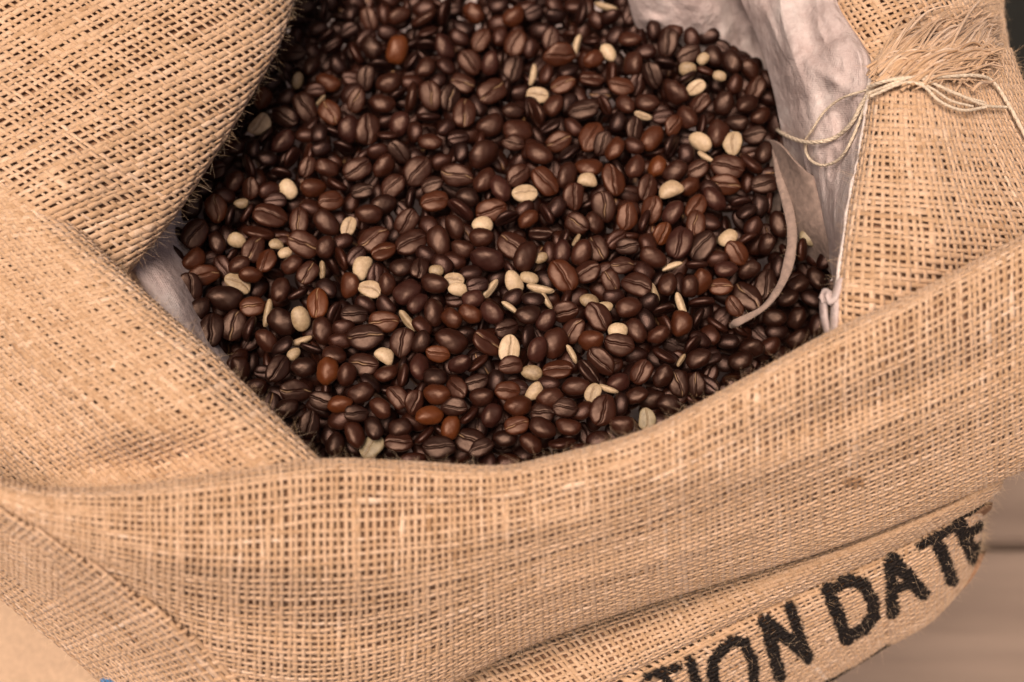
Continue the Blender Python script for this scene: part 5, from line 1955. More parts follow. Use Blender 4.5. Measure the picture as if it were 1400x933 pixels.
1129 1132 4181 152 -35 113 108 74 bu0
-897 1213 4146 -135 -37 62 111 73 bu0x
185 2122 4147 -157 -8 21 108 76 bu0x
921 193 3947 -160 -21 51 107 71 bm0
434 1597 4201 -28 -14 150 103 71 cm0
373 -76 4150 16 -6 25 100 76 cm1
-975 982 4152 -40 -28 61 110 77 em0
594 992 4173 -37 -15 -3 104 72 er0
108 -244 4153 -163 -21 51 97 69 bm0x
774 170 4045 167 -23 106 97 70 bu0x
431 2111 4169 22 -26 12 98 69 cu1x
-446 1200 4151 11 -24 36 110 77 cd0x
-671 1724 4134 -8 -10 32 109 69 er1x
-1068 1911 4071 172 -26 121 105 69 bm0x
-965 2020 4077 -158 -28 65 109 74 br0x
-453 1435 4160 -157 -34 62 103 69 bd0
606 2325 4178 -30 -25 146 93 70 cu0x
827 45 3987 165 1 162 100 73 br1
109 1925 4168 39 1 8 110 76 cr0x
-333 970 4147 -29 -14 43 108 73 em0x
765 325 4081 -74 -19 86 102 71 em0x
-1030 -83 4058 -97 -30 112 93 74 em0x
-106 601 4151 -172 -34 98 101 72 bu0x
-362 807 4092 173 -30 86 93 71 bu0x
-841 718 4099 -144 -12 12 95 70 br0x
-738 0 4059 27 -3 21 100 78 cm0x
-821 1368 4090 159 -28 96 98 74 br0x
-1246 637 4086 166 -20 95 111 74 bm0x
574 1028 4119 -8 -30 109 104 71 cm1x
887 654 4081 55 -24 97 106 74 em1
907 1203 4133 43 -9 29 103 78 cm0x
-478 138 4095 95 -14 44 111 74 em0x
251 1170 4101 -156 -18 48 105 69 bm1x
-832 165 4049 159 -23 154 103 76 bu1x
266 622 4100 -41 -11 126 101 70 cu0x
644 1260 4150 162 8 173 98 73 bm0
-791 -50 4055 36 -8 50 112 74 cm0x
-1084 1266 4081 -39 -5 175 104 72 cm0x
611 -196 4056 15 -30 55 104 71 cr0x
527 192 4078 59 -7 164 103 70 er0x
527 -222 4072 -175 -15 47 106 78 bm0x
284 -333 4059 -7 -14 128 105 71 cm0
774 108 3973 174 -16 113 110 76 br0x
-158 1508 4100 167 -36 104 102 71 bm1x
-571 467 4091 -176 -5 8 107 75 br0x
-123 -394 4007 155 -27 105 105 71 bm0x
-848 785 4085 90 -25 46 106 72 em0x
-661 -329 4038 177 -23 131 92 77 bu0x
-559 -314 4037 167 -12 155 96 70 bu1x
-99 77 4108 -145 -9 36 94 71 bm1x
960 954 4105 179 -15 112 111 78 bu0x
-370 322 4101 160 -7 171 104 74 bm0x
-47 -62 4106 -174 3 7 109 70 bd1x
579 314 4064 143 -9 -178 98 69 bm1x
985 699 4077 77 -19 48 96 72 eu0x
-942 17 4030 63 -23 101 97 72 em0x
-688 397 4088 -72 -17 137 98 76 er0x
374 400 4089 -6 -29 126 107 68 cm0x
-448 1680 4098 163 2 159 95 75 bm0x
286 769 4105 11 -33 45 98 68 cm0x
-604 1340 4098 47 -7 153 110 75 em0x
360 305 4099 20 -25 47 98 69 cm0x
-227 151 4090 164 -13 160 96 70 bm0x
-498 1616 4092 50 -38 146 105 71 er0x
858 462 4042 148 -16 124 102 75 bm0x
-939 1953 4016 167 -18 177 98 69 bd0x
380 -330 4050 -177 -5 102 97 75 br0x
-211 898 4094 -125 -26 15 97 70 bm0x
-231 1352 4102 176 -25 70 101 72 bu0x
883 153 3912 -22 -16 118 97 75 cr1x
315 1874 4131 47 -19 14 94 72 cr0x
144 1994 4114 -19 -11 125 109 75 cm1x
558 13 4051 149 -10 152 108 77 bm0
-30 -362 4014 174 -4 178 94 73 br0
-231 -342 4041 155 -26 64 94 71 bd0x
831 809 4093 -99 -33 97 94 76 ed0x
-496 -170 4081 -90 -13 143 104 74 em0x
-1101 1900 4020 -138 -3 0 102 73 bm0x
-679 1778 4088 43 -18 130 103 72 em0x
-566 -445 4012 -48 -18 54 98 72 er0x
296 382 4094 152 -8 146 106 75 bm1x
361 -143 4086 6 -19 70 92 75 cd0x
-162 -315 4043 -4 -21 47 109 71 cm0x
43 179 4092 -86 -3 180 109 77 em0x
31 1471 4110 -160 -16 71 99 68 bm1x
482 1284 4120 6 -27 43 104 75 cm0x
-221 2285 4104 -30 -7 158 101 69 cu0x
628 1112 4115 -156 -41 59 98 69 bm1x
-730 1056 4089 157 -1 140 98 77 bd0x
-283 -210 4098 54 -12 123 93 77 ed0x
-472 -354 4034 157 -23 146 103 77 bm0x
-675 2400 4086 39 -27 45 100 77 cr0x
-934 456 4072 -168 -1 14 109 76 bm1x
881 1035 4120 -168 -48 62 104 69 bd0x
-262 1481 4102 5 -16 79 104 76 cd0x
-1060 1697 4037 4 -29 68 110 76 cm0x
-976 1627 4048 157 -26 148 94 76 bm0x
740 940 4107 -105 -4 141 94 74 em0x
631 1197 4139 30 -12 28 94 69 cm0x
-326 712 4096 -13 -8 177 102 74 cr0x
-532 101 4086 8 -13 15 102 71 cr1x
-291 767 4104 -169 -28 76 111 73 br0x
1093 463 3973 -172 -35 74 98 77 bd1x
-673 2272 4084 -10 -28 113 109 75 cu0x
-327 2222 4110 -30 -7 167 111 73 cr0x
-999 1122 4089 158 -15 153 110 72 br0x
972 430 3995 33 -14 21 96 73 cm0x
-1132 914 4086 -165 -32 86 93 74 bm0x
167 1816 4118 169 -32 115 100 69 bm1x
225 794 4104 154 -8 160 95 74 bm0x
-718 -262 4046 -163 1 10 108 76 bm0x
-194 797 4102 -100 -7 177 99 77 ed0x
-719 553 4086 -128 8 15 102 69 br0x
80 1061 4094 180 -29 124 104 72 bd0x
-157 1652 4105 -74 -24 120 95 76 ed0x
-606 -13 4093 -156 -15 39 111 69 bu0x
-149 195 4102 -164 -20 74 103 71 bu0x
506 2235 4136 -108 3 164 95 72 eu0x
-814 95 4049 -97 -11 -177 106 68 em0x
1219 519 3987 -22 -11 133 107 72 cd0
390 215 4088 -2 -19 116 103 73 cr0x
-353 -93 4093 -22 -29 141 99 68 cm0x
314 1230 4114 164 -4 148 106 70 br0x
-803 271 4075 -179 -35 118 94 68 bu0x
-1223 957 4093 81 -35 102 111 76 ed1x
-205 -117 4093 162 -10 151 109 77 bm0x
-816 2274 4067 169 -30 115 108 77 bm1x
-515 1170 4108 24 -21 53 106 74 cm0x
-436 205 4088 162 -20 153 101 77 bm0x
-554 30 4090 23 -13 41 95 72 cm0x
-293 912 4096 -118 7 13 101 75 bm0x
227 -24 4093 158 -9 134 105 77 bm0x
-551 902 4107 34 11 7 111 74 cm0x
100 273 4103 -17 -28 129 106 75 cm0x
17 -129 4099 178 -22 62 97 71 bu0x
-437 1310 4095 161 -32 73 110 71 bm0x
454 1518 4156 168 -23 102 103 72 bd1x
325 1030 4111 -155 4 10 105 78 br0x
-889 979 4088 -53 -9 14 94 73 em0x
1281 466 3955 149 4 165 110 75 bd1x
379 790 4111 -32 -5 163 105 69 cr1x
292 -114 4085 145 -12 161 98 71 bd1x
-178 1587 4092 -150 -6 2 110 73 bu0x
-11 1173 4108 -163 -8 21 102 72 br0x
-891 353 4057 46 -11 150 98 74 em1x
276 1423 4121 119 1 172 112 73 bd0x
-216 2426 4096 41 -9 28 108 71 cr1x
334 24 4091 -4 -18 113 112 68 cm0x
400 -92 4089 54 -19 96 108 77 ed0x
-375 -328 4053 0 -12 32 93 70 cm0x
-1100 611 4082 165 -16 114 109 70 br1x
1039 303 3854 -74 -21 58 104 77 em0x
-796 -278 4028 161 -15 168 99 73 bd0x
-518 -242 4083 -166 -14 44 112 78 bm0x
161 979 4092 173 -50 89 106 70 bd1x
206 1490 4105 80 -18 53 106 71 eu1x
836 199 3943 175 -10 132 110 72 bm0x
-602 1020 4091 -144 -18 32 108 69 bm0x
-1211 540 4066 142 -16 125 112 75 bm0x
-103 1280 4110 -84 -27 107 105 74 em0x
-1032 916 4089 30 4 39 103 68 cd1x
124 1483 4115 1 -37 95 112 76 cd0x
-220 343 4099 -43 -3 159 104 77 cr0x
-44 649 4104 -173 -37 90 95 78 bm1x
455 -134 4083 -163 -19 64 95 76 bd0x
-140 1104 4107 153 -25 153 106 72 bd0x
1150 1367 4147 -49 -18 26 111 77 em0x
726 1190 4141 165 -26 101 101 77 br0x
513 945 4110 37 -2 11 93 76 cm0x
332 137 4100 -161 -5 13 97 73 bm1x
-14 2391 4100 66 -45 59 104 69 em0x
-502 1723 4100 175 -41 94 101 73 bm0x
-1159 1110 4094 -157 -4 12 109 69 bm0x
-81 1062 4108 49 -10 23 107 78 cm1x
-1080 1013 4102 -77 -35 120 106 77 eu1x
-556 771 4090 -137 -13 60 109 75 bm1x
11 282 4109 -172 -18 36 110 70 bm0x
116 750 4102 164 -12 153 94 72 bm1x
800 295 3994 141 -2 152 111 69 bm1x
-1177 693 4090 152 -20 144 100 73 bd0x
712 1272 4162 36 -13 164 104 75 ed0
66 1238 4106 -95 -24 150 101 73 em1x
849 923 4101 71 -22 109 93 69 ed0x
-397 93 4101 -153 2 26 100 69 bm0x
-716 -406 4022 57 -29 83 102 77 em0x
903 1305 4166 171 -32 117 100 68 bd0x
1097 777 4081 3 -27 98 103 78 cm1x
177 528 4103 -160 -20 33 109 70 bm1x
-596 555 4090 -175 -29 88 94 76 bu1x
333 469 4098 2 -11 8 96 74 cr1x
114 902 4092 -157 -13 37 103 77 bm0x
163 -303 4060 -84 -11 161 102 70 er1x
1086 1291 4139 153 -12 132 95 70 br0x
-288 1641 4101 28 -10 30 97 73 cd1x
-137 583 4099 165 -28 135 99 72 bu0x
928 1364 4173 161 -19 152 100 70 bm1x
-278 1214 4092 -130 -19 15 109 75 bm0x
-853 633 4091 -82 -14 150 102 71 ed1x
-405 -218 4092 178 -14 140 101 70 bm0x
1061 635 4059 -21 -33 114 97 70 cm1
93 680 4110 8 -35 85 103 76 cm0x
-707 910 4107 -46 -17 24 99 73 em0x
-191 -471 4006 157 -17 56 103 69 bm0x
-771 211 4063 -139 -18 41 96 73 bm0x
1175 1069 4106 -8 -1 133 111 72 cu0x
-442 -408 4003 -6 -27 122 103 70 cd0x
-71 2274 4103 145 -15 162 97 77 br0x
-136 299 4102 8 -27 108 106 77 cm0x
617 -28 4048 26 -21 61 100 69 cm1x
-517 2335 4088 -159 -17 25 104 77 bm1x
-709 817 4100 66 -27 136 92 72 em0x
24 94 4100 -154 -18 45 93 74 br0x
-305 455 4102 5 -16 76 94 76 cm1x
507 379 4087 -26 -22 141 99 75 cr0x
20 1002 4095 -35 -23 140 93 69 cm0x
-441 1770 4100 -29 -7 165 99 75 cm0x
-823 870 4101 -39 -11 39 110 76 em0x
711 -120 4011 -5 -33 78 108 74 cm0x
-698 293 4091 -165 -16 25 96 76 bm1x
-958 728 4093 8 -25 108 105 69 cm0x
464 999 4103 135 1 170 108 76 bd1x
534 2391 4119 -132 -30 5 96 72 bu0x
650 2382 4133 147 -17 174 94 72 bu0x
-624 1125 4104 -22 -19 31 93 70 em1x
-374 1092 4108 -139 -30 94 109 69 br0x
833 745 4093 64 -8 118 99 71 em1x
250 -244 4074 30 -6 2 93 73 cm0x
569 121 4053 24 -27 42 106 71 cm0x
547 566 4092 -22 -3 132 102 77 cm1x
200 889 4096 158 -42 82 99 73 bm0x
54 733 4106 48 -34 131 96 73 ed0x
-863 450 4066 -80 -32 126 102 69 em0x
1005 1413 4177 -25 -26 101 95 70 cr0x
-1013 -71 4013 83 -24 106 95 69 er0x
744 1390 4189 158 -26 129 103 75 bm0x
-25 1716 4102 -172 -29 66 105 69 bu1x
-30 1849 4112 -99 -31 145 106 71 er1x
-708 1501 4093 173 -33 122 94 71 bm0x
-137 2272 4100 -105 -13 143 103 72 ed0x
889 1488 4203 -38 15 170 107 71 cm0x
850 1116 4132 -43 -19 112 99 72 cm0x
-339 170 4100 -148 -30 103 96 69 bm0x
-1010 163 4028 -166 -23 99 110 73 bm0x
-448 740 4108 -12 -31 102 102 68 cu1x
-927 281 4051 -160 -19 59 100 77 bu0x
384 1985 4139 -39 -11 -3 101 69 eu0x
-885 -129 4027 145 -19 125 103 72 br1x
-800 1198 4087 -47 -24 45 97 69 er1x
154 1297 4104 -153 -5 25 111 76 bm0x
1097 525 4016 140 -1 140 103 70 bm0x
718 1464 4202 -35 -12 145 107 76 cr1x
-338 1997 4091 38 -15 158 95 71 er0x
173 78 4103 159 -21 110 112 69 bm0x
-477 311 4105 150 -27 142 97 70 br0x
-435 -73 4104 10 -18 98 98 76 cd0x
-1113 740 4084 -68 -24 117 104 77 eu0x
-434 1221 4098 -152 2 12 97 72 bd1x
-35 171 4104 -173 4 7 103 71 bu1x
692 361 4062 -160 -29 56 112 70 br0x
-1036 826 4082 176 -14 55 93 69 bm1x
471 239 4078 168 -18 46 105 76 bm1x
545 1594 4169 25 -8 165 103 77 em1x
1018 1204 4124 -162 -14 51 111 77 bm0x
547 738 4099 171 -20 112 99 73 bd1x
-506 1272 4106 -20 -17 138 110 73 cm0x
-974 377 4051 172 -29 98 110 75 bm0
-182 513 4107 -79 -19 133 104 77 eu1x
354 630 4104 -164 -21 86 97 69 bm0x
-444 1837 4093 -84 -19 112 102 78 eu0x
-1269 511 4079 146 -13 152 108 75 bm1x
-597 632 4106 -107 -7 162 106 74 em1x
-921 1577 4047 134 -8 -178 104 72 bd1x
435 -204 4070 -47 -14 8 100 78 er1x
-370 2274 4105 -30 -17 39 108 71 em0x
-78 235 4101 -148 -14 49 100 75 br0x
-1098 161 4029 176 -28 84 95 72 bm0x
1076 1000 4097 23 -23 48 97 71 cm0x
-520 2060 4099 151 -16 156 94 76 bm1x
-270 976 4090 163 -26 132 96 76 bm0x
-937 216 4041 -7 -24 88 99 71 cm0x
-936 2197 4034 -27 -18 157 103 77 cd0x
105 -9 4108 94 -17 10 94 69 em1x
-1137 323 4048 166 -14 158 105 75 bm1x
335 2404 4111 -13 -21 145 112 71 cm0x
-67 863 4093 175 -28 101 103 77 bm0x
111 -415 4015 -165 -18 72 105 68 bm0
609 460 4089 20 -23 13 98 76 cr1x
-1005 2075 4021 -105 -22 150 99 77 em0x
-820 1527 4078 48 -10 31 99 73 cd0x
-372 642 4095 -160 -34 80 108 76 bm0x
791 45 3959 132 -28 101 99 77 bm1x
380 1589 4137 90 -13 11 98 72 eu0x
748 281 4030 -18 -25 66 104 70 cd1x
1067 245 3835 -56 -17 13 105 74 em1x
515 -308 4064 173 1 140 98 76 bm0x
941 612 4068 -176 -28 105 98 74 bm0x
-813 -189 4039 86 -28 90 104 68 er0x
-754 2139 4070 -149 -17 16 111 73 bd1x
-283 -89 4098 9 -25 76 103 68 cm0x
-129 395 4109 33 -24 35 110 76 cm0x
562 1529 4163 131 5 166 102 77 bm0x
-228 33 4092 -134 -13 26 97 69 br0x
-603 400 4086 -149 -4 23 108 72 bm0x
492 41 4083 -135 -7 14 95 75 bm0
-522 1934 4091 162 -37 144 106 70 br0x
-185 1904 4097 168 -17 172 101 72 bu0x
432 310 4083 128 -2 179 93 71 br0x
427 475 4089 -18 -24 110 102 70 cm1x
-77 1447 4099 -46 -13 19 94 75 em0x
378 2299 4123 -104 -23 138 103 69 eu1x
-1305 667 4075 151 -31 147 95 72 bm0x
-58 -171 4097 -95 0 178 102 69 em0x
283 268 4093 83 -21 66 99 73 em1x
-126 -14 4108 -143 4 4 102 74 bm0x
104 1772 4107 157 -23 80 108 72 br1x
783 1486 4189 164 -17 30 100 76 bm0x
1240 382 3865 149 14 159 103 70 bm0
-420 940 4099 -13 2 173 102 71 cm0x
443 -320 4073 -10 -21 83 96 76 cu1x
-367 228 4096 36 -7 145 110 73 em0x
-348 1745 4101 147 -29 128 95 69 bu0x
245 453 4108 143 -6 180 101 77 bd1x
-765 412 4086 -159 -6 16 97 69 bm0x
203 669 4092 -125 -38 75 95 71 br0x
760 810 4102 -177 -7 34 95 72 bm0x
-1171 406 4054 19 -16 47 99 76 cm0x
-58 1604 4108 -146 -34 45 95 76 br0x
258 2014 4121 -113 -24 45 93 72 bm1x
191 -376 4045 -177 -16 67 102 71 bu1x
-414 1483 4100 -93 -14 155 111 75 em0x
355 1443 4130 151 -2 166 97 77 br0x
459 1349 4140 63 -25 127 98 73 em0x
-694 2183 4078 -35 -6 15 111 75 em1x
-183 1275 4101 -82 -34 88 112 72 eu0x
615 972 4100 163 -5 158 105 75 br0x
704 142 4021 158 -14 140 104 74 bu0x
489 1662 4171 18 -25 15 104 73 cm1x
386 1238 4118 74 -27 57 98 70 eu0
-238 1967 4099 59 -31 92 107 70 em1x
-1224 282 4046 175 -4 29 94 76 bm0x
-1037 1462 4069 167 -34 110 99 68 bm0x
-901 846 4088 -87 -27 114 109 70 em0x
-670 713 4104 -9 -23 112 95 70 cu0x
-480 2160 4089 -136 -33 60 98 71 br1x
-874 1073 4093 -25 -19 130 95 69 cd0x
-726 1309 4085 -147 -11 6 105 72 br0x
-129 1195 4099 167 -27 86 103 75 bd1x
17 -209 4082 170 -20 44 107 74 br1x
-327 2338 4109 30 -7 38 109 75 cd0x
-495 480 4089 15 -24 97 101 71 cm0x
-298 -309 4038 174 2 154 110 72 br0x
680 1071 4120 -153 -13 -7 107 70 bm0x
43 2158 4109 -164 -24 47 109 70 bm0x
15 672 4095 172 -10 147 92 74 bm1x
-1187 1187 4099 -170 -23 58 111 69 bm0
-287 657 4110 -162 -12 35 106 74 bu0x
157 610 4104 24 -12 13 111 77 cu0
589 -271 4061 167 -16 75 102 68 bd0x
-666 23 4069 -4 -29 124 109 77 cm0x
7 1362 4112 180 -33 131 93 76 bm0x
-923 1854 4029 152 -31 146 105 76 bd1x
-814 1748 4064 41 -5 29 94 73 cm0x
-869 -61 4045 157 7 174 95 74 bm1x
-908 679 4096 61 -25 106 109 71 em0x
-714 1888 4081 -156 -29 61 111 69 bd0x
457 1079 4107 153 -8 152 112 70 bd0x
-286 1883 4091 7 -29 96 110 72 cr0x
794 1210 4144 -28 -1 146 102 72 cm1x
115 2274 4097 -177 -35 132 101 70 bd0x
441 146 4078 94 -28 29 111 70 em0x
-98 1942 4101 27 -8 24 104 71 cm0x
-463 1078 4108 -120 -10 30 111 68 bm1x
-459 384 4105 39 3 14 111 72 cu0x
-305 1429 4094 -146 -14 20 95 73 bu1x
-611 1535 4101 -173 -19 34 106 76 bm0x
-1259 820 4101 38 6 20 98 69 cm1x
-625 174 4093 -165 -6 48 107 70 bm0x
460 1904 4155 -171 -24 80 94 72 br0x
908 538 4043 -167 -33 74 107 75 bu0x
-364 420 4094 168 -9 168 112 74 bm0x
-94 -267 4079 -15 -21 138 95 75 cm0x
363 1786 4131 -147 -4 11 96 73 bm0x
651 793 4095 40 7 174 97 74 er0x
-598 266 4088 -172 -26 125 110 71 bu0x
-645 -395 4008 -147 -9 26 93 70 bm0x
-796 601 4087 99 -16 53 101 73 ed0x
948 1540 4212 -157 -10 12 106 76 bu0x
-182 -222 4079 -30 -20 132 96 73 cm0x
-611 102 4083 -63 -19 97 109 69 er0x
-279 198 4106 170 -24 110 110 77 bm0x
29 -334 4045 -173 -15 75 105 77 bm0
9 367 4102 -136 -19 38 95 76 bd0x
-776 988 4107 -15 -17 171 99 70 cu0x
691 498 4086 152 -21 104 96 72 br0x
419 697 4094 57 -13 73 104 68 er0x
-1092 1332 4077 60 -21 110 98 76 em0x
783 -86 3971 -17 -25 88 110 72 cm1x
998 108 3852 -83 -34 70 112 76 em0x
-596 1876 4091 158 -39 135 104 70 br0x
-102 949 4105 64 -33 67 98 69 em0x
167 1097 4111 -143 -15 29 96 71 bu1x
54 558 4104 170 -25 126 109 69 bm1x
391 555 4089 -179 -27 95 100 78 bm0x
296 1524 4121 155 -13 166 104 77 br0x
-130 2189 4101 -88 -26 110 107 76 em0x
239 2156 4114 92 -23 13 107 72 ed1x
65 -253 4074 166 -26 85 107 76 bm0x
275 1728 4132 -99 -1 170 103 78 em0
5 2313 4096 -122 -22 34 98 69 bd0x
-558 -86 4081 -29 -30 123 99 76 cm0x
598 1426 4164 177 -32 68 92 76 bu0x
-418 2186 4099 -139 -3 11 110 68 bd0x
-86 482 4104 -169 -8 22 104 71 bu0x
-102 1872 4104 -139 -30 44 101 72 bm0x
334 -59 4094 -171 -14 68 95 77 bm0x
-970 531 4078 -179 -36 77 100 75 bm0x
250 2077 4110 14 -28 67 105 76 cu0x
-810 2401 4074 134 -11 159 103 75 br0x
-103 692 4104 148 -26 133 110 70 br0x
-655 1299 4101 108 -10 12 95 74 em1x
191 -125 4094 25 -18 47 97 78 cm0x
23 2020 4099 147 -24 151 93 74 bm0x
-666 1230 4105 103 -12 11 101 70 em0x
-1064 75 4026 -158 9 6 97 77 bd1x
610 552 4099 -157 -9 22 109 69 bm0x
-769 2220 4075 -168 -44 92 102 70 bm0x
242 1051 4095 -17 -38 137 109 70 cu0x
236 145 4105 146 -4 146 94 70 bm0x
-74 2347 4106 -158 -10 42 104 72 bm0x
18 -8 4101 13 -13 45 98 73 cd0x
-27 -282 4075 -3 -17 85 93 69 cm0
914 745 4095 118 -11 2 99 72 eu1x
-194 270 4094 -55 -25 79 106 73 ed1x
-330 1016 4103 161 -13 161 105 77 bm0x
-960 -110 4024 159 -26 138 104 69 bm1x
-387 6 4103 -164 -10 22 109 75 br0x
-429 2414 4101 176 -24 145 99 73 bm1x
-748 1614 4081 -50 -14 174 109 71 cm0x
727 636 4091 171 -39 74 107 73 bm1x
-803 1887 4059 -148 -29 21 104 73 bm0x
-211 455 4107 -154 -20 35 99 69 bm0x
-255 2368 4107 -2 -42 91 107 75 cm0x
-242 -276 4073 -148 -23 90 112 71 bm0x
390 1355 4116 -83 -24 119 99 76 ed0x
101 1551 4112 163 2 172 110 77 bm0
-57 2155 4104 -126 -34 66 108 72 bm1x
1070 1493 4177 28 -6 140 107 69 em1x
-66 746 4096 -102 -29 141 111 77 em0x
202 2238 4109 161 -29 152 108 76 br0x
686 981 4112 -38 -27 130 94 71 cr0x
478 2319 4123 -161 -14 40 109 72 bm0x
-652 -244 4062 -166 -6 61 101 69 bd1x
633 2238 4154 -4 -39 55 110 71 cu0x
294 2250 4117 -35 -12 -5 104 70 eu0x
-838 2017 4052 -44 -40 72 110 69 em0x
227 1896 4115 140 -19 152 105 74 bm0x
200 1563 4122 32 -27 59 100 71 cu0x
583 910 4102 92 -3 30 95 74 eu1x
1153 422 3915 -168 -31 76 107 69 bu0x
-311 1294 4094 113 -9 21 94 69 ed0x
-525 269 4094 -103 -31 168 97 70 ed0x
-1066 1171 4095 157 -16 171 108 77 bu0x
327 2008 4122 23 -41 76 110 73 cu0x
-651 -125 4068 -165 -8 52 96 77 bu1
-260 2160 4102 19 -15 7 98 75 cm0x
429 835 4108 155 -33 86 111 77 bm0x
-451 2348 4102 171 -32 93 99 75 bm1x
-370 -405 4008 43 -7 168 93 73 em1x
-377 1181 4097 21 2 5 107 71 cu0
797 980 4113 168 -17 51 102 76 bm0x
336 856 4099 -6 -29 100 101 70 cd0x
-143 2346 4109 30 -13 165 96 72 em0x
398 50 4079 -168 -24 60 101 73 bm1x
-330 -166 4101 -142 -5 20 95 71 br1x
-959 1062 4102 160 -4 177 93 74 bd0x
317 1640 4128 7 -24 79 108 69 cm0x
671 295 4044 170 -26 103 105 76 bm1
-691 1133 4089 122 -30 137 108 70 bu1x
-1227 1087 4097 171 -25 107 96 70 bm0x
1136 354 3837 166 -27 53 108 78 bm0x
1359 430 3925 23 -35 59 112 75 cr0x
-353 -262 4062 166 -1 7 96 77 bd0x
115 1639 4116 131 -23 150 96 70 bm0x
-729 -149 4055 166 -18 116 102 75 br0x
25 899 4105 111 -12 167 105 72 br0x
-931 140 4038 -149 -16 64 94 76 bm0x
942 1089 4122 -149 -12 23 97 71 bm0x
-1042 719 4089 161 -1 172 97 70 bm0x
-1235 409 4052 -87 -10 161 100 76 em0x
-203 1192 4101 -158 -10 30 108 76 bd0x
-100 808 4096 1 -26 88 105 78 cd0x
-132 -167 4100 178 -11 160 105 75 bm0x
-520 1860 4099 -148 -8 3 102 68 bd1
667 707 4101 -158 -26 53 98 76 bm0x
-1030 16 4012 175 -28 75 111 73 bm1
1196 346 3814 -155 -20 26 97 77 bm0x
-982 1381 4067 146 -30 141 93 70 bu0x
731 413 4055 -48 -24 50 102 73 em0x
-1187 762 4086 -141 -7 34 110 68 bu0x
-1249 725 4088 -1 -35 96 92 71 cm0x
1134 1234 4129 -157 -18 38 96 76 bm0x
-64 330 4098 -31 -24 100 95 71 cm0x
647 101 4032 -37 -8 169 110 75 cd0
-599 -170 4073 167 -18 129 101 68 bd0x
-65 556 4100 30 -3 23 105 73 cm0x
-291 308 4110 -177 -15 47 93 73 bm0x
225 356 4093 -65 -25 54 99 77 ed0x
-634 2025 4083 90 -24 37 105 75 em1x
106 1886 4111 -135 -2 1 101 77 bd1x
-465 -284 4063 17 -15 61 111 78 cm0x
770 213 3992 -171 -24 79 106 73 br1x
-608 950 4096 11 -17 99 95 74 cu0x
-959 977 4103 105 -21 42 98 71 ed0x
157 1396 4115 149 -1 178 102 72 bm1x
-489 -21 4095 168 -4 163 105 72 br1x
944 81 3877 15 -38 35 112 69 cm0x
1 1775 4107 173 -16 111 109 77 bd0x
-879 916 4104 13 -27 61 101 70 cm1x
-380 1678 4097 26 -33 60 93 68 cm0x
829 1540 4219 26 -33 127 112 76 em0x
-538 203 4092 15 7 27 99 73 cd1x
-608 2111 4085 176 -28 71 104 70 bm1x
68 1830 4103 127 -11 149 99 74 bd1x
125 425 4108 -30 -9 152 93 71 cm0x
-35 1923 4100 149 -25 156 99 73 bm0x
246 2343 4111 -117 -4 6 106 78 bm0x
1013 559 4037 -40 -10 0 101 77 em0x
-190 1840 4103 68 -21 79 103 70 eu1x
-806 31 4051 -171 -5 73 104 73 bm0x
815 1421 4180 36 -16 -4 104 72 cr0x
988 1268 4145 99 -12 13 98 70 em0x
-588 714 4092 -112 -17 153 94 74 em1x
-636 1608 4097 31 -29 57 106 69 cm0x
78 815 4094 54 -38 106 95 73 ed0x
-1078 233 4028 -160 -27 104 102 70 bu0x
-679 -43 4065 -3 -9 8 106 78 cd1x
-278 522 4094 -4 -19 62 106 75 cm0x
-1052 1074 4090 -113 -34 76 105 69 bm0
-264 1562 4104 170 -30 74 103 76 bm0x
-776 2038 4058 132 -6 177 98 78 bm0x
242 1244 4111 154 -28 88 104 76 br0x
-91 1731 4098 33 -38 46 104 70 cm0x
66 2418 4099 -139 -9 8 104 70 bm1x
-712 981 4108 -19 -28 62 95 75 cu1x
-623 811 4098 86 -14 45 96 75 em0x
600 375 4087 -32 -12 162 98 76 cm0x
-119 -84 4095 -173 -17 50 99 74 bm1x
785 383 4036 161 -24 110 96 76 bu0x
-646 1927 4091 -45 -16 -179 109 76 cm0x
795 886 4107 -23 -2 167 108 70 cm0x
-728 1205 4101 -166 -18 28 97 75 bm0x
-243 1756 4101 -26 -31 132 102 77 cu0x
-678 -183 4079 72 -16 96 96 75 er0x
-828 1132 4101 -44 -35 142 105 75 cm0x
-831 2338 4082 -149 -12 14 110 75 bd0x
580 1256 4146 -144 -5 12 95 69 bm0x
-8 812 4092 -128 -4 1 105 71 bm0x
706 -48 4014 85 -23 28 97 76 em0x
264 523 4100 174 -22 117 95 71 bu1x
-384 1866 4099 46 -7 150 110 75 em0x
-348 1239 4108 -149 -17 22 96 69 bu0x
-1167 1274 4096 34 -20 34 96 71 cr0x
847 266 3960 17 -20 13 111 72 cu0x
254 58 4102 -12 -36 98 98 77 cd0x
1077 1147 4123 66 -13 45 93 70 em0x
44 1936 4098 4 -45 79 100 72 cm0x
1186 1317 4124 -2 -40 86 107 75 cu0x
504 -27 4063 163 -8 128 101 75 bm0x
-773 717 4085 173 -10 174 98 75 bd1x
-669 507 4101 22 -5 5 100 71 cu0x
417 1820 4145 82 -45 76 107 70 em0x
474 761 4093 64 -18 118 95 68 ed1x
-569 1696 4087 -85 -26 149 103 68 er0x
465 2410 4113 55 -22 129 96 73 ed0x
861 594 4072 142 -14 120 105 76 bd1x
439 622 4103 -160 -39 82 92 71 bd0x
-918 2093 4032 -35 -2 174 102 71 cr0x
276 1793 4124 176 -16 159 98 77 bd1x
441 1446 4131 144 -11 159 111 72 bm0x
-876 22 4047 97 -10 37 108 72 er0x
43 1577 4096 50 -12 -2 96 69 cm0x
-831 2165 4051 24 -31 55 103 71 cm0x
-749 1795 4068 170 -16 164 100 76 bd0x
-281 1121 4098 -14 -27 148 110 75 cu0x
441 1615 4160 18 -26 67 101 68 cm0x
-758 333 4083 -41 -19 143 106 75 cd1x
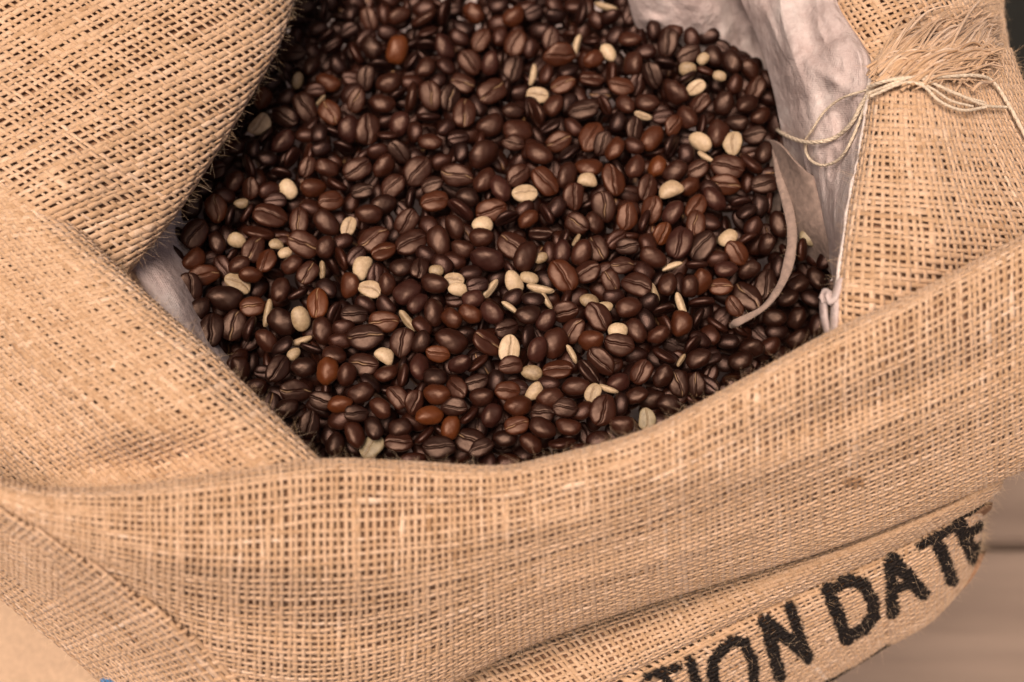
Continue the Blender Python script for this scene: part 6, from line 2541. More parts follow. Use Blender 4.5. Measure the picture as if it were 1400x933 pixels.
574 1666 4174 -42 -20 44 98 77 em0x
325 694 4090 25 0 157 104 71 er1x
-733 1680 4078 -166 -21 52 105 75 br1x
-428 -149 4090 82 -24 83 104 78 eu0x
961 508 4018 -166 -28 48 109 69 bd1x
-528 -390 4013 -17 -14 162 110 77 cm1x
688 -205 4031 -144 -20 23 110 75 bm0x
266 -178 4099 -38 -20 73 100 75 em0x
-1227 888 4095 -147 -18 42 93 77 bu0x
-983 2283 4046 85 -18 40 105 75 em0x
0 1259 4095 -29 -27 159 95 68 cm0x
-95 1356 4097 -146 -13 34 100 73 bu0x
-211 1043 4096 157 -25 145 96 72 bm1x
-561 1593 4098 -160 -44 76 95 78 bm0x
-1176 616 4082 143 -15 143 103 74 bm0x
-272 87 4107 56 -18 140 110 72 em1x
-758 497 4079 -144 -24 10 100 72 bd0x
-831 373 4081 -15 -23 129 100 73 cm0x
-750 66 4064 145 -14 104 112 74 bm0x
88 86 4094 -39 -12 146 95 77 cr0x
-195 2149 4109 -39 -39 127 94 69 cr1x
155 807 4094 -34 -20 7 105 75 eu1x
497 505 4098 176 -50 62 98 76 br0x
92 2214 4096 119 -16 29 99 74 eu0x
-947 1438 4076 94 -12 3 109 72 em0x
-115 2009 4098 -145 -26 15 109 75 br0x
-501 2433 4096 53 -5 8 107 74 cm1x
663 1340 4160 -140 -13 16 105 73 bu1x
-1031 575 4081 -36 5 3 112 74 em0x
225 979 4110 -41 -4 177 107 73 cr0x
-656 586 4101 -157 7 9 107 71 bd1x
1028 748 4093 177 -31 73 94 72 bm0x
60 -65 4107 -29 -21 141 112 77 cm0x
168 2399 4111 62 -12 153 98 75 em1x
1011 1525 4182 163 2 164 112 74 bm0x
-513 1509 4105 118 -13 -168 96 68 bm0x
379 976 4107 -38 8 7 108 74 er0x
672 2316 4146 -32 -26 131 109 72 cd0x
480 889 4104 144 -17 158 94 73 br0x
-290 1708 4107 -174 -25 110 98 77 bu0x
536 856 4094 -17 -37 108 106 77 cd1x
-221 -32 4094 156 -18 75 97 75 br1x
-1035 2001 4019 -151 -1 23 101 70 bm0x
184 737 4102 -66 -28 54 109 70 eu0x
-368 490 4090 -179 -1 12 94 71 bd0x
860 -13 3932 -6 -8 59 101 70 cu0x
1156 479 3966 -31 -18 115 93 77 cu1x
-33 964 4110 159 -7 177 98 71 bu1x
-107 1808 4099 8 -33 96 93 76 cu0x
401 -260 4072 113 -18 19 102 76 em0x
984 877 4105 -171 -22 72 99 72 bd0x
-1002 97 4022 144 -13 136 104 74 bu0x
-1129 541 4067 -55 -16 64 110 68 ed0x
635 1477 4181 -55 -8 18 93 73 ed0x
432 2216 4126 173 -24 69 93 76 bm0x
-997 254 4047 -120 -22 43 99 71 bu1x
-446 1015 4104 19 -24 67 93 71 cd0x
-587 1197 4093 -178 -29 95 96 71 bd0x
160 -246 4092 -155 -8 6 94 77 bd0x
659 28 4020 -29 -26 137 97 77 cr1x
-715 2074 4084 -154 -19 31 105 77 bm0x
558 -151 4064 -60 -3 149 102 68 cm0x
-859 1847 4035 -87 -29 121 93 69 em1x
1154 568 4021 139 -20 111 92 70 bm0x
1095 174 3816 -2 -26 88 110 78 cm0x
174 2106 4103 -40 -5 21 107 71 em0x
-906 588 4078 23 4 4 106 73 cr0x
223 573 4093 -171 -30 41 93 71 bd1x
-79 2430 4092 42 -13 20 92 73 cu0x
1145 289 3810 -38 -25 108 109 68 cm1x
-328 52 4097 -131 -5 25 98 77 bm0x
-1011 1311 4086 61 -33 148 92 78 ed1x
171 1205 4096 -171 -33 83 94 70 br0x
-88 -332 4038 6 -7 31 98 76 cm1x
-473 49 4095 159 -16 174 110 68 br1
-1153 259 4049 -171 0 31 108 73 br0x
-452 855 4101 -179 -9 175 93 76 br0x
-1012 658 4080 -173 -8 -178 112 74 bu0x
1058 94 3831 145 -22 114 104 72 bd0x
1035 825 4098 77 -26 74 104 70 eu0x
550 251 4065 -154 -10 35 97 75 bm0x
-774 809 4100 17 -31 88 97 74 cu0x
-1087 865 4100 14 -23 103 100 70 cd0x
380 1519 4135 152 4 174 94 77 bu0x
-919 1366 4081 23 -22 63 104 73 cm0x
-816 1671 4066 -23 -9 23 108 71 em1x
667 1405 4167 -4 -25 46 104 74 cd1x
93 1421 4111 -152 -17 8 103 73 bm0x
-140 1032 4092 -101 -6 164 94 76 eu0x
949 1457 4193 167 -34 88 101 73 bm1x
-259 2050 4092 -17 -7 172 109 76 cm0x
-358 1601 4110 110 -4 22 95 77 eu0x
51 -391 4019 -166 -3 16 104 74 bm0
-825 1031 4103 161 -14 163 106 75 bm1x
-202 1416 4105 -164 -20 43 107 70 br0x
440 -5 4073 -159 -10 9 94 73 bd0x
128 1713 4117 38 -8 8 96 69 cm0x
169 257 4108 74 -30 51 94 71 ed0x
330 546 4108 100 -23 1 103 77 em1x
-226 1690 4108 -154 -23 30 104 68 bd0x
840 1357 4186 -135 -20 23 99 77 bu1x
54 1302 4106 -153 -14 13 102 73 bm0x
257 857 4100 -158 -19 43 112 70 br0x
-296 1815 4108 129 6 175 110 77 bm1
-144 886 4101 39 -9 18 102 69 cd0x
854 1252 4147 -156 -30 39 107 74 bd0x
360 1182 4101 -94 -24 115 102 74 em0x
-707 225 4088 -176 -24 105 102 75 bm0x
-352 941 4109 144 -3 178 95 73 bm0x
-181 1772 4093 -36 -11 174 97 73 cd0x
-454 2269 4100 -26 -32 159 97 70 cm0x
-328 -29 4090 -167 -17 92 93 78 bd0x
-347 2424 4099 135 -47 118 107 69 bm0x
1104 1085 4104 42 -1 174 107 71 em0x
501 107 4067 160 -12 -179 100 71 bu0x
-426 462 4089 -13 -13 129 111 71 cm0x
-224 597 4100 47 -15 1 103 76 cu0x
-769 1956 4059 -17 -20 150 100 73 cu1x
-1122 38 4029 163 -15 175 107 73 bu0x
8 608 4109 164 -11 145 101 73 br0
-369 1933 4090 -135 -1 13 94 69 bu1x
-178 80 4095 59 -34 143 106 75 ed1x
154 1929 4118 -160 -20 39 101 70 bd0x
-896 518 4084 -164 -24 69 108 70 bu1x
291 201 4093 179 -15 46 105 69 bu0x
-107 142 4107 70 -32 74 96 70 em1
-990 1854 4027 32 -24 62 102 72 cr0x
511 1225 4131 47 -17 36 102 70 cd0x
-571 1987 4101 -156 2 21 92 77 bm1x
-750 -335 4025 -49 -3 12 98 70 ed0x
898 217 3928 156 6 170 108 68 bm0x
-961 1502 4057 41 -30 152 104 69 em0x
367 1683 4139 -171 -42 78 112 73 bm0x
-667 1030 4101 -62 -27 55 96 75 ed0x
219 1758 4120 -111 -7 9 112 72 br0x
713 764 4095 -101 -29 127 101 78 ed0x
-579 1267 4097 -121 -24 26 94 73 br0x
-634 880 4093 -173 -23 131 110 70 bd0x
-1125 1208 4092 114 7 10 106 74 ed0x
-752 2297 4083 -4 -28 79 111 68 cu0x
107 -354 4049 106 -14 38 109 77 ed0x
-866 227 4046 3 -11 34 98 70 cm0x
793 1060 4129 119 -15 147 98 76 br0x
545 650 4107 168 -24 143 111 72 bm1x
-580 -257 4076 176 -29 117 97 75 bm0x
458 1984 4150 -166 -15 18 93 73 bd0x
-971 856 4102 -55 -11 43 105 72 em0x
600 1356 4153 -142 -40 69 96 77 br1x
-458 2085 4094 39 -27 136 112 71 em0x
-1158 992 4095 -143 -5 33 100 71 bd0
-749 2448 4081 131 -7 158 112 71 bu1x
-45 24 4101 150 -8 160 103 76 bu0x
-584 1424 4095 -150 -27 69 107 78 bm0x
-75 1517 4110 137 -25 164 97 74 bu0x
-1021 1234 4088 82 -1 47 99 75 em0x
-1005 1936 4018 -171 -31 69 101 76 bm0x
-60 1220 4110 -147 -36 82 92 74 br1x
75 383 4102 -154 -17 15 98 71 bd0x
-43 2000 4108 -134 -29 37 99 71 bu1x
-874 2425 4075 24 -13 163 107 78 em0x
1028 476 3996 44 -1 171 103 74 em0x
535 454 4084 159 -21 82 105 75 bd1x
-1161 1350 4087 -13 -9 157 110 70 cd0x
-865 2223 4059 -149 -35 50 110 77 bu0x
-951 2023 4026 147 -23 144 104 72 bm0x
-158 1362 4107 -162 -12 30 99 74 bu1x
-389 881 4108 -169 -5 37 112 74 bu0x
913 910 4107 -167 -18 129 100 71 bm1x
-1170 474 4052 -156 -35 60 98 74 bm0x
707 218 4017 -55 -26 40 97 76 er1x
909 424 4019 -171 -10 130 109 70 bu0x
-495 -102 4101 -180 -20 98 102 73 bm0x
1306 525 3993 -178 -38 98 93 77 bd1x
788 457 4045 59 -13 124 104 70 em0x
467 562 4096 161 1 173 112 73 br0x
1214 466 3937 22 -10 -3 104 74 cm0x
89 614 4101 -172 -6 52 101 73 bd0x
-672 1555 4087 139 -24 147 111 74 br0x
-966 610 4085 168 -26 153 109 77 bu0x
-275 1055 4095 6 -32 76 97 70 cr0x
409 901 4101 25 -20 25 94 71 cm0x
-158 739 4092 73 -31 107 93 72 em0x
-89 1661 4111 53 -3 174 97 73 em1x
-970 2139 4015 -141 1 17 102 77 bm1x
-1088 675 4073 18 -13 39 111 78 cu0x
88 966 4097 97 -31 73 107 75 er0x
"""
LABELS = {
    0: 'dark brown bean crease up upright, above left of the long bright chestnut bean',
    4: 'dark brown bean back up slanting, above the long bright chestnut bean',
    5: 'dark brown bean on edge slanting, above right of the long bright chestnut bean',
    8: 'reddish brown bean back up slanting, further above right of the long bright chestnut bean',
    10: 'reddish brown bean back up slanting, above the slim upright cream bean',
    16: 'long bright chestnut bean with its smooth back up near the top of the heap',
    17: 'near-black bean back up slanting, just left of the long bright chestnut bean',
    21: 'reddish brown bean crease up slanting, further above left of the slim upright cream bean',
    23: 'reddish brown bean crease up slanting, above left of the slim upright cream bean',
    25: 'purplish brown bean back up slanting, right of the long bright chestnut bean',
    28: 'dark brown bean back up slanting, below right of the long bright chestnut bean',
    29: 'near-black bean crease up lying level, further left of the long bright chestnut bean',
    30: 'near-black bean, above right of the round pale bean beside the upper flap',
    32: 'dark brown bean crease up slanting, further left of the slim upright cream bean',
    33: 'purplish brown bean back up upright, left of the slim upright cream bean',
    34: 'near-black bean crease up upright, just left of the slim upright cream bean',
    38: 'tan bean back up, above right of the big round pale bean beside the upper flap',
    39: 'reddish brown bean back up lying level, further below left of the long bright chestnut bean',
    40: 'dark brown bean back up lying level, below the long bright chestnut bean',
    41: 'near-black bean crease up upright, below left of the long bright chestnut bean',
    42: 'dark brown bean with gold crease upright, further below left of the long bright chestnut bean',
    43: 'dark brown bean with gold crease lying level, further left of the slim upright cream bean',
    44: 'dark brown bean with gold crease slanting, left of the slim upright cream bean',
    47: 'dark brown bean with gold crease upright, below right of the long bright chestnut bean',
    48: 'near-black bean with gold crease upright, further below right of the long bright chestnut bean',
    50: 'tan bean on edge, further right of the big round pale bean beside the upper flap',
    51: 'dark brown bean crease up, right of the big round pale bean beside the upper flap',
    52: 'reddish brown bean gold-creased, right of the big round pale bean beside the upper flap',
    54: 'orange brown bean back up, just above the big round pale bean beside the upper flap',
    55: 'big round pale bean lying crease up beside the upper burlap flap',
    56: 'near-black bean crease up, right of the big round pale bean beside the upper flap',
    58: 'dark brown bean back up, right of the big round pale bean beside the upper flap',
    59: 'purplish brown bean back up, above right of the pale oval bean below the upper flap',
    60: 'dark brown bean crease up upright, further below the long bright chestnut bean',
    61: 'purplish brown bean back up upright, further below the long bright chestnut bean',
    64: 'dark brown bean on edge upright, below the long bright chestnut bean',
    66: 'dark brown bean back up lying level, further above left of the flat yellow-cream bean',
    68: 'dark brown bean with gold crease upright, further below left of the slim upright cream bean',
    69: 'dark brown bean back up slanting, further below left of the slim upright cream bean',
    70: 'near-black bean back up lying level, below left of the slim upright cream bean',
    71: 'dark brown bean back up lying level, below the slim upright cream bean',
    73: 'dark brown bean crease up lying level, above the cream creased bean at mid heap',
    77: 'purplish brown bean, below right of the round pale bean beside the upper flap',
    89: 'near-black bean crease up, further above right of the oval cream bean with clear crease',
    92: 'dark brown bean back up slanting, above left of the cream creased bean at mid heap',
    93: 'dark brown bean crease up slanting, further above left of the flat yellow-cream bean',
    94: 'dark brown bean with gold crease lying level, above left of the flat yellow-cream bean',
    95: 'dark brown bean back up, above right of the pale oval bean below the upper flap',
    96: 'dark brown bean crease up slanting, above the oval cream bean with clear crease',
    97: 'dark brown bean back up, further above right of the oval cream bean with clear crease',
    98: 'dark brown bean crease up, above right of the pale oval bean below the upper flap',
    101: 'reddish brown bean back up, just right of the pale oval bean below the upper flap',
    102: 'dark brown bean crease up slanting, above right of the oval cream bean with clear crease',
    103: 'near-black bean crease up lying level, further above left of the flat yellow-cream bean',
    104: 'dark brown bean back up slanting, left of the cream creased bean at mid heap',
    105: 'purplish brown bean back up slanting, just left of the cream creased bean at mid heap',
    106: 'dark brown bean crease up slanting, just above the cream creased bean at mid heap',
    107: 'pale oval bean lying crease down just below the upper burlap flap',
    108: 'dark brown bean crease up upright, left of the pale oval bean below the upper flap',
    110: 'near-black bean crease up lying level, above the oval cream bean with clear crease',
    114: 'cream bean on edge lying level, above the cream bean near the top edge',
    118: 'dark brown bean back up, just above right of the cream bean near the top edge',
    122: 'near-black bean crease up upright, above left of the round cream bean near the lining',
    125: 'purplish brown bean crease up upright, above right of the slim upright cream bean',
    126: 'cream bean on edge upright, left of the cream bean near the top edge',
    127: 'reddish brown bean crease up lying level, above right of the slim upright cream bean',
    128: 'reddish brown bean back up, just below left of the cream bean near the top edge',
    129: 'cream bean with rounded back up near the top edge of the heap',
    131: 'slim upright cream bean on its edge, above a flat cream creased bean',
    133: 'cream bean crease up lying level, just below the slim upright cream bean',
    135: 'reddish brown bean with gold crease lying level, right of the slim upright cream bean',
    136: 'dark brown bean crease up, below left of the cream bean near the top edge',
    137: 'reddish brown bean crease up lying level, below the cream bean near the top edge',
    138: 'dark brown bean back up, just below right of the cream bean near the top edge',
    140: 'near-black bean crease up slanting, left of the round cream bean near the lining',
    142: 'near-black bean crease up slanting, above the round cream bean near the lining',
    143: 'tan bean back up, just above left of the round cream bean near the lining',
    144: 'tan bean back up slanting, just above the round cream bean near the lining',
    145: 'round cream bean lying near the mauve lining, lowest of a pale cluster',
    146: 'tan bean back up, just above right of the round cream bean near the lining',
    148: 'near-black bean back up upright, above right of the round cream bean near the lining',
    149: 'near-black bean back up slanting, above right of the round cream bean near the lining',
    152: 'dark brown bean back up slanting, just left of the round cream bean near the lining',
    153: 'dark brown bean back up lying level, left of the round cream bean near the lining',
    154: 'dark brown bean crease up slanting, just below the round cream bean near the lining',
    155: 'near-black bean back up upright, below right of the round cream bean near the lining',
    156: 'near-black bean back up slanting, above the upright tan bean near the lining',
    157: 'dark brown bean back up slanting, below the cream bean near the top edge',
    158: 'cream bean on edge lying level, above the round orange bean',
    159: 'near-black bean crease up lying level, below right of the slim upright cream bean',
    161: 'dark brown bean back up slanting, below right of the slim upright cream bean',
    162: 'dark brown bean on edge slanting, below the slim upright cream bean',
    166: 'near-black bean crease up upright, above left of the round orange bean',
    168: 'reddish brown bean crease up slanting, below left of the round cream bean near the lining',
    169: 'dark brown bean back up slanting, below the round cream bean near the lining',
    171: 'reddish brown bean back up slanting, just above the round orange bean',
    172: 'reddish brown bean crease up upright, above the small oval cream bean',
    174: 'dark brown bean back up, just above left of the upright tan bean near the lining',
    175: 'near-black bean back up lying level, just above the upright tan bean near the lining',
    176: 'cream bean back up slanting, left of the upright tan bean near the lining',
    177: 'upright tan creased bean near the lining and loose cord end',
    178: 'cream bean on edge slanting, below left of the upright tan bean near the lining',
    180: 'round orange bean standing end up above the plump smooth cream bean',
    181: 'reddish brown bean with gold crease lying level, above left of the small oval cream bean',
    183: 'reddish brown bean back up slanting, above right of the small oval cream bean',
    184: 'near-black bean crease up upright, above the small oval cream bean',
    186: 'dark brown bean back up slanting, above the cream creased bean at mid heap',
    187: 'reddish brown bean crease up, just above right of the cream creased bean at mid heap',
    188: 'dark brown bean back up upright, just left of the small oval cream bean',
    189: 'reddish brown bean back up lying level, just above the small oval cream bean',
    190: 'small oval cream bean between two reddish beans, lying level',
    191: 'reddish brown bean crease up upright, just right of the small oval cream bean',
    193: 'dark brown bean back up slanting, just left of the round orange bean',
    194: 'dark brown bean back up slanting, just right of the round orange bean',
    195: 'dark brown bean crease up slanting, above right of the plump smooth cream bean',
    196: 'dark brown bean crease up lying level, just below the upright tan bean near the lining',
    197: 'reddish brown bean with gold crease lying level, below the upright tan bean near the lining',
    199: 'near-black bean crease up, below right of the upright tan bean near the lining',
    200: 'near-black bean back up upright, right of the upright tan bean near the lining',
    201: 'near-black bean crease up, just right of the upright tan bean near the lining',
    202: 'plump smooth cream bean, the brightest pale bean, below the round orange bean',
    203: 'reddish brown bean back up slanting, just right of the plump smooth cream bean',
    204: 'cream bean showing its crease, lying level at mid heap',
    205: 'dark brown bean crease up upright, just below left of the round orange bean',
    207: 'near-black bean back up, further above left of the tan bean near the side lining',
    208: 'dark brown bean back up slanting, left of the pale oval bean below the upper flap',
    210: 'reddish brown bean with gold crease upright, further above left of the little round tan bean',
    211: 'tan bean back up lying level, left of the pale oval bean below the upper flap',
    214: 'dark brown bean crease up, further above left of the tan bean near the side lining',
    217: 'reddish brown bean back up slanting, above left of the tan bean near the side lining',
    218: 'reddish brown bean with gold crease, left of the tan bean near the side lining',
    219: 'near-black bean crease up upright, left of the tan bean near the side lining',
    220: 'near-black bean back up upright, above left of the tan bean near the side lining',
    221: 'tan bean back up lying level, left of the little round tan bean',
    222: 'dark brown bean with gold crease slanting, just left of the little round tan bean',
    223: 'reddish brown bean crease up upright, just below left of the little round tan bean',
    224: 'dark brown bean crease up lying level, just above the little round tan bean',
    226: 'dark brown bean on edge lying level, just above left of the little round tan bean',
    228: 'dark brown bean with gold crease upright, below the pale oval bean below the upper flap',
    229: 'dark brown bean with gold crease slanting, just right of the little round tan bean',
    230: 'little round tan bean above a small cream chip',
    231: 'cream bean back up lying level, just below right of the little round tan bean',
    232: 'dark brown bean with gold crease slanting, above the bright orange creased bean',
    233: 'tan bean on edge upright, above the bright orange creased bean',
    234: 'dark brown bean back up slanting, just below right of the little round tan bean',
    235: 'reddish brown bean back up, just above right of the tan bean near the side lining',
    236: 'dark brown bean back up slanting, just above the tan bean near the side lining',
    237: 'tan bean near the side lining, half under a long dark bean',
    238: 'near-black bean back up, just below left of the tan bean near the side lining',
    239: 'reddish brown bean with gold crease, below right of the tan bean near the side lining',
    240: 'tan bean on edge upright, left of the mottled tan bean',
    241: 'dark brown bean back up upright, above left of the mottled tan bean',
    243: 'bright orange bean standing upright with its dark crease showing',
    244: 'near-black bean back up slanting, just left of the mottled tan bean',
    245: 'mottled tan bean standing upright below the bright orange creased bean',
    246: 'flat pale bean on edge below the mottled tan bean',
    247: 'near-black bean with gold crease upright, below the tan bean near the side lining',
    248: 'near-black bean crease up upright, below left of the tan bean near the side lining',
    250: 'dark brown bean back up slanting, left of the flat pale bean on edge',
    251: 'near-black bean back up slanting, below left of the tan bean near the side lining',
    253: 'reddish brown bean crease up, just above left of the oval cream bean with clear crease',
    255: 'reddish brown bean crease up lying level, above left of the flat yellow-cream bean',
    256: 'purplish brown bean on edge slanting, just above left of the flat yellow-cream bean',
    257: 'near-black bean back up lying level, just above left of the flat yellow-cream bean',
    258: 'reddish brown bean crease up lying level, just above right of the flat yellow-cream bean',
    261: 'reddish brown bean back up slanting, just below the cream creased bean at mid heap',
    262: 'flat yellow-cream bean lying level above a broad dark bean',
    263: 'dark brown bean back up lying level, just below the flat yellow-cream bean',
    264: 'dark brown bean back up lying level, below left of the flat yellow-cream bean',
    265: 'dark brown bean back up upright, just left of the flat yellow-cream bean',
    266: 'purplish brown bean back up lying level, below the flat yellow-cream bean',
    267: 'dark brown bean with gold crease slanting, below right of the flat yellow-cream bean',
    268: 'dark brown bean back up upright, above left of the long slim cream bean',
    269: 'near-black bean on edge lying level, below the cream creased bean at mid heap',
    271: 'tan bean back up lying level, above the long slim cream bean',
    272: 'dark brown bean crease up slanting, right of the oval cream bean with clear crease',
    273: 'dark brown bean crease up slanting, above right of the smooth ivory bean',
    274: 'dark brown bean back up upright, left of the flat yellow-cream bean',
    275: 'dark brown bean back up, just above right of the oval cream bean with clear crease',
    276: 'dark brown bean back up slanting, just left of the oval cream bean with clear crease',
    277: 'dark brown bean with gold crease, below right of the oval cream bean with clear crease',
    278: 'reddish brown bean with gold crease slanting, just above right of the smooth ivory bean',
    279: 'oval cream bean with clear crease, leaning, amid dark beans',
    281: 'dark brown bean back up upright, below left of the oval cream bean with clear crease',
    283: 'smooth ivory bean with its rounded back up, above a creased cream one',
    284: 'cream bean crease up slanting, just below the smooth ivory bean',
    287: 'reddish brown bean back up upright, just below left of the smooth ivory bean',
    288: 'near-black bean back up lying level, right of the smooth ivory bean',
    289: 'near-black bean crease up upright, above the twisted tan husk',
    293: 'dark brown bean back up lying level, above right of the twisted tan husk',
    294: 'tan bean back up lying level, above right of the twisted tan husk',
    295: 'cream bean crease up lying level, below left of the flat yellow-cream bean',
    296: 'cream bean back up lying level, above right of the twisted tan husk',
    299: 'cream bean on edge slanting, left of the long slim cream bean',
    300: 'purplish brown bean back up lying level, above left of the upright bone-white bean',
    301: 'cream bean back up slanting, just left of the long slim cream bean',
    302: 'tan bean back up lying level, just above left of the long slim cream bean',
    303: 'long slim cream bean lying level, topmost of a pale cluster',
    304: 'cream bean on edge slanting, just below right of the long slim cream bean',
    305: 'cream bean on edge slanting, below left of the long slim cream bean',
    308: 'near-black bean back up lying level, just below left of the long slim cream bean',
    310: 'purplish brown bean back up slanting, above left of the upright bone-white bean',
    311: 'reddish brown bean back up slanting, above left of the upright bone-white bean',
    312: 'reddish brown bean back up slanting, right of the twisted tan husk',
    313: 'dark brown bean back up upright, just below right of the smooth ivory bean',
    314: 'purplish brown bean back up slanting, just above the twisted tan husk',
    315: 'purplish brown bean back up slanting, just above right of the twisted tan husk',
    316: 'dark brown bean back up upright, just right of the twisted tan husk',
    319: 'reddish brown bean with gold crease lying level, just left of the twisted tan husk',
    320: 'near-black bean crease up lying level, right of the bright orange creased bean',
    323: 'dark brown bean back up upright, just above right of the flat pale bean on edge',
    324: 'near-black bean gold-creased, above left of the pale bean beside the gold-creased bean',
    325: 'dark brown bean crease up, above right of the pale bean beside the gold-creased bean',
    326: 'twisted tan husk lying above a split dark bean',
    328: 'near-black bean back up slanting, just below right of the twisted tan husk',
    329: 'dark brown bean back up lying level, below right of the twisted tan husk',
    330: 'orange brown bean crease up lying level, below right of the twisted tan husk',
    331: 'dark brown bean with gold crease slanting, just left of the upright bone-white bean',
    332: 'upright bone-white bean beside a gold-creased dark bean',
    334: 'near-black bean crease up lying level, just above the upright bone-white bean',
    335: 'dark brown bean with gold crease, left of the pale bean beside the gold-creased bean',
    336: 'pale smooth bean beside a gold-creased dark bean',
    337: 'dark brown bean back up lying level, right of the flat pale bean on edge',
    339: 'tan bean back up slanting, just below left of the flat pale bean on edge',
    340: 'near-black bean crease up slanting, below left of the flat pale bean on edge',
    341: 'orange brown bean back up upright, below right of the flat pale bean on edge',
    342: 'dark brown bean back up, below left of the pale bean beside the gold-creased bean',
    343: 'dark brown bean back up, just below the pale bean beside the gold-creased bean',
    345: 'purplish brown bean back up upright, right of the pale bean beside the gold-creased bean',
    346: 'purplish brown bean back up lying level, left of the upright bone-white bean',
    348: 'dark brown bean crease up lying level, just below the upright bone-white bean',
    349: 'tan bean back up lying level, just above the cream bean above the front rim',
    350: 'purplish brown bean back up upright, just right of the upright bone-white bean',
    351: 'purplish brown bean back up slanting, below the long slim cream bean',
    352: 'dark brown bean crease up upright, just below left of the small oval cream bean',
    353: 'dark brown bean with gold crease upright, just below right of the small oval cream bean',
    356: 'dark brown bean with gold crease slanting, below the small oval cream bean',
    357: 'dark brown bean back up slanting, below the small oval cream bean',
    359: 'reddish brown bean crease up upright, below left of the plump smooth cream bean',
    360: 'reddish brown bean crease up upright, just below left of the plump smooth cream bean',
    362: 'purplish brown bean back up slanting, just below the plump smooth cream bean',
    363: 'reddish brown bean crease up slanting, just below right of the plump smooth cream bean',
    364: 'reddish brown bean with gold crease, above left of the pale bean near the cloth strip',
    365: 'orange brown bean crease up upright, above the pointed cream bean',
    366: 'purplish brown bean crease up upright, just above the pointed cream bean',
    368: 'purplish brown bean back up slanting, above the pale bean near the cloth strip',
    374: 'near-black bean crease up slanting, just left of the pale bean near the cloth strip',
    375: 'pale round bean near the cloth strip, with a dark bean against it',
    376: 'reddish brown bean crease up, just below right of the pale bean near the cloth strip',
    378: 'near-black bean back up slanting, right of the pale bean near the cloth strip',
    379: 'dark brown bean back up slanting, just above left of the pointed cream bean',
    380: 'pointed cream bean sticking out from under a round dark bean',
    383: 'near-black bean crease up lying level, above left of the pointed cream bean',
    384: 'dark brown bean back up upright, above right of the long slim cream bean',
    385: 'dark brown bean with gold crease slanting, further below the small oval cream bean',
    386: 'tan bean on edge slanting, below the small oval cream bean',
    387: 'purplish brown bean back up upright, above right of the long slim cream bean',
    388: 'reddish brown bean crease up slanting, just above right of the long slim cream bean',
    389: 'dark brown bean crease up slanting, right of the long slim cream bean',
    390: 'dark brown bean with gold crease, above left of the tan husk by the orange chip',
    391: 'dark brown bean with gold crease slanting, left of the tan husk by the orange chip',
    392: 'dark brown bean crease up slanting, just left of the tan husk by the orange chip',
    394: 'dark brown bean back up, just above right of the tan husk by the orange chip',
    395: 'thin tan husk standing beside an orange chip of bean',
    397: 'curved cream sliver of bean standing upright',
    398: 'reddish brown bean back up upright, above right of the curved cream sliver',
    399: 'reddish brown bean with gold crease lying level, right of the curved cream sliver',
    400: 'dark brown bean back up upright, just above right of the curved cream sliver',
    402: 'purplish brown bean back up lying level, below the pale bean near the cloth strip',
    403: 'near-black bean back up slanting, below right of the pale bean near the cloth strip',
    405: 'near-black bean with gold crease slanting, further below the pale bean near the cloth strip',
    406: 'near-black bean crease up upright, below left of the greenish bean beyond the cloth strip',
    407: 'reddish brown bean crease up slanting, right of the curved cream sliver',
    408: 'tan bean back up lying level, above left of the small yellow bean',
    409: 'tan bean back up lying level, just above left of the small yellow bean',
    411: 'dark brown bean crease up slanting, just above left of the small yellow bean',
    412: 'dark brown bean back up lying level, just above right of the small yellow bean',
    416: 'dark brown bean crease up lying level, below right of the long slim cream bean',
    417: 'dark brown bean with gold crease slanting, left of the small yellow bean',
    418: 'small yellow bean lying level, all alone among dark beans',
    419: 'dark brown bean back up slanting, just right of the small yellow bean',
    420: 'dark brown bean back up slanting, below left of the curved cream sliver',
    421: 'reddish brown bean back up upright, just below the curved cream sliver',
    427: 'dark brown bean back up slanting, right of the upright bone-white bean',
    428: 'dark brown bean crease up lying level, just below the small yellow bean',
    429: 'reddish brown bean back up lying level, just left of the small yellow bean',
    430: 'dark brown bean crease up slanting, above the tan bean with cream chip beside',
    431: 'near-black bean on edge slanting, just above the tan bean with cream chip beside',
    432: 'cream bean on edge slanting, above left of the tan bean with cream chip beside',
    433: 'reddish brown bean crease up, above right of the cream bean above the front rim',
    434: 'dark brown bean crease up slanting, above the grey-green bean at the front rim',
    436: 'tan bean on edge slanting, below the curved cream sliver',
    437: 'near-black bean back up slanting, below the curved cream sliver',
    438: 'near-black bean back up, further below right of the pale bean near the cloth strip',
    439: 'near-black bean back up slanting, further below the greenish bean beyond the cloth strip',
    442: 'near-black bean back up lying level, further below right of the curved cream sliver',
    444: 'near-black bean back up lying level, further below the greenish bean beyond the cloth strip',
    447: 'near-black bean back up lying level, just below the flat pale bean on edge',
    449: 'near-black bean with gold crease lying level, below the flat pale bean on edge',
    450: 'near-black bean crease up lying level, further below the flat pale bean on edge',
    451: 'orange brown bean back up lying level, above left of the grey-green creased bean',
    452: 'dark brown bean back up lying level, above the grey-green creased bean',
    453: 'dark brown bean back up slanting, above the grey-green creased bean',
    454: 'dark brown bean crease up slanting, above left of the orange bean near the front rim',
    455: 'dark brown bean crease up, just above left of the orange bean near the front rim',
    457: 'near-black bean back up lying level, above the orange bean near the front rim',
    458: 'reddish brown bean back up lying level, just above the orange bean near the front rim',
    459: 'dark brown bean crease up slanting, above right of the orange bean near the front rim',
    460: 'near-black bean crease up lying level, below left of the upright bone-white bean',
    462: 'reddish brown bean crease up, just left of the cream bean above the front rim',
    463: 'dark brown bean back up lying level, left of the cream bean above the front rim',
    464: 'orange bean lying level with its smooth back up near the front rim',
    465: 'orange brown bean back up, just below right of the orange bean near the front rim',
    466: 'near-black bean crease up, just right of the orange bean near the front rim',
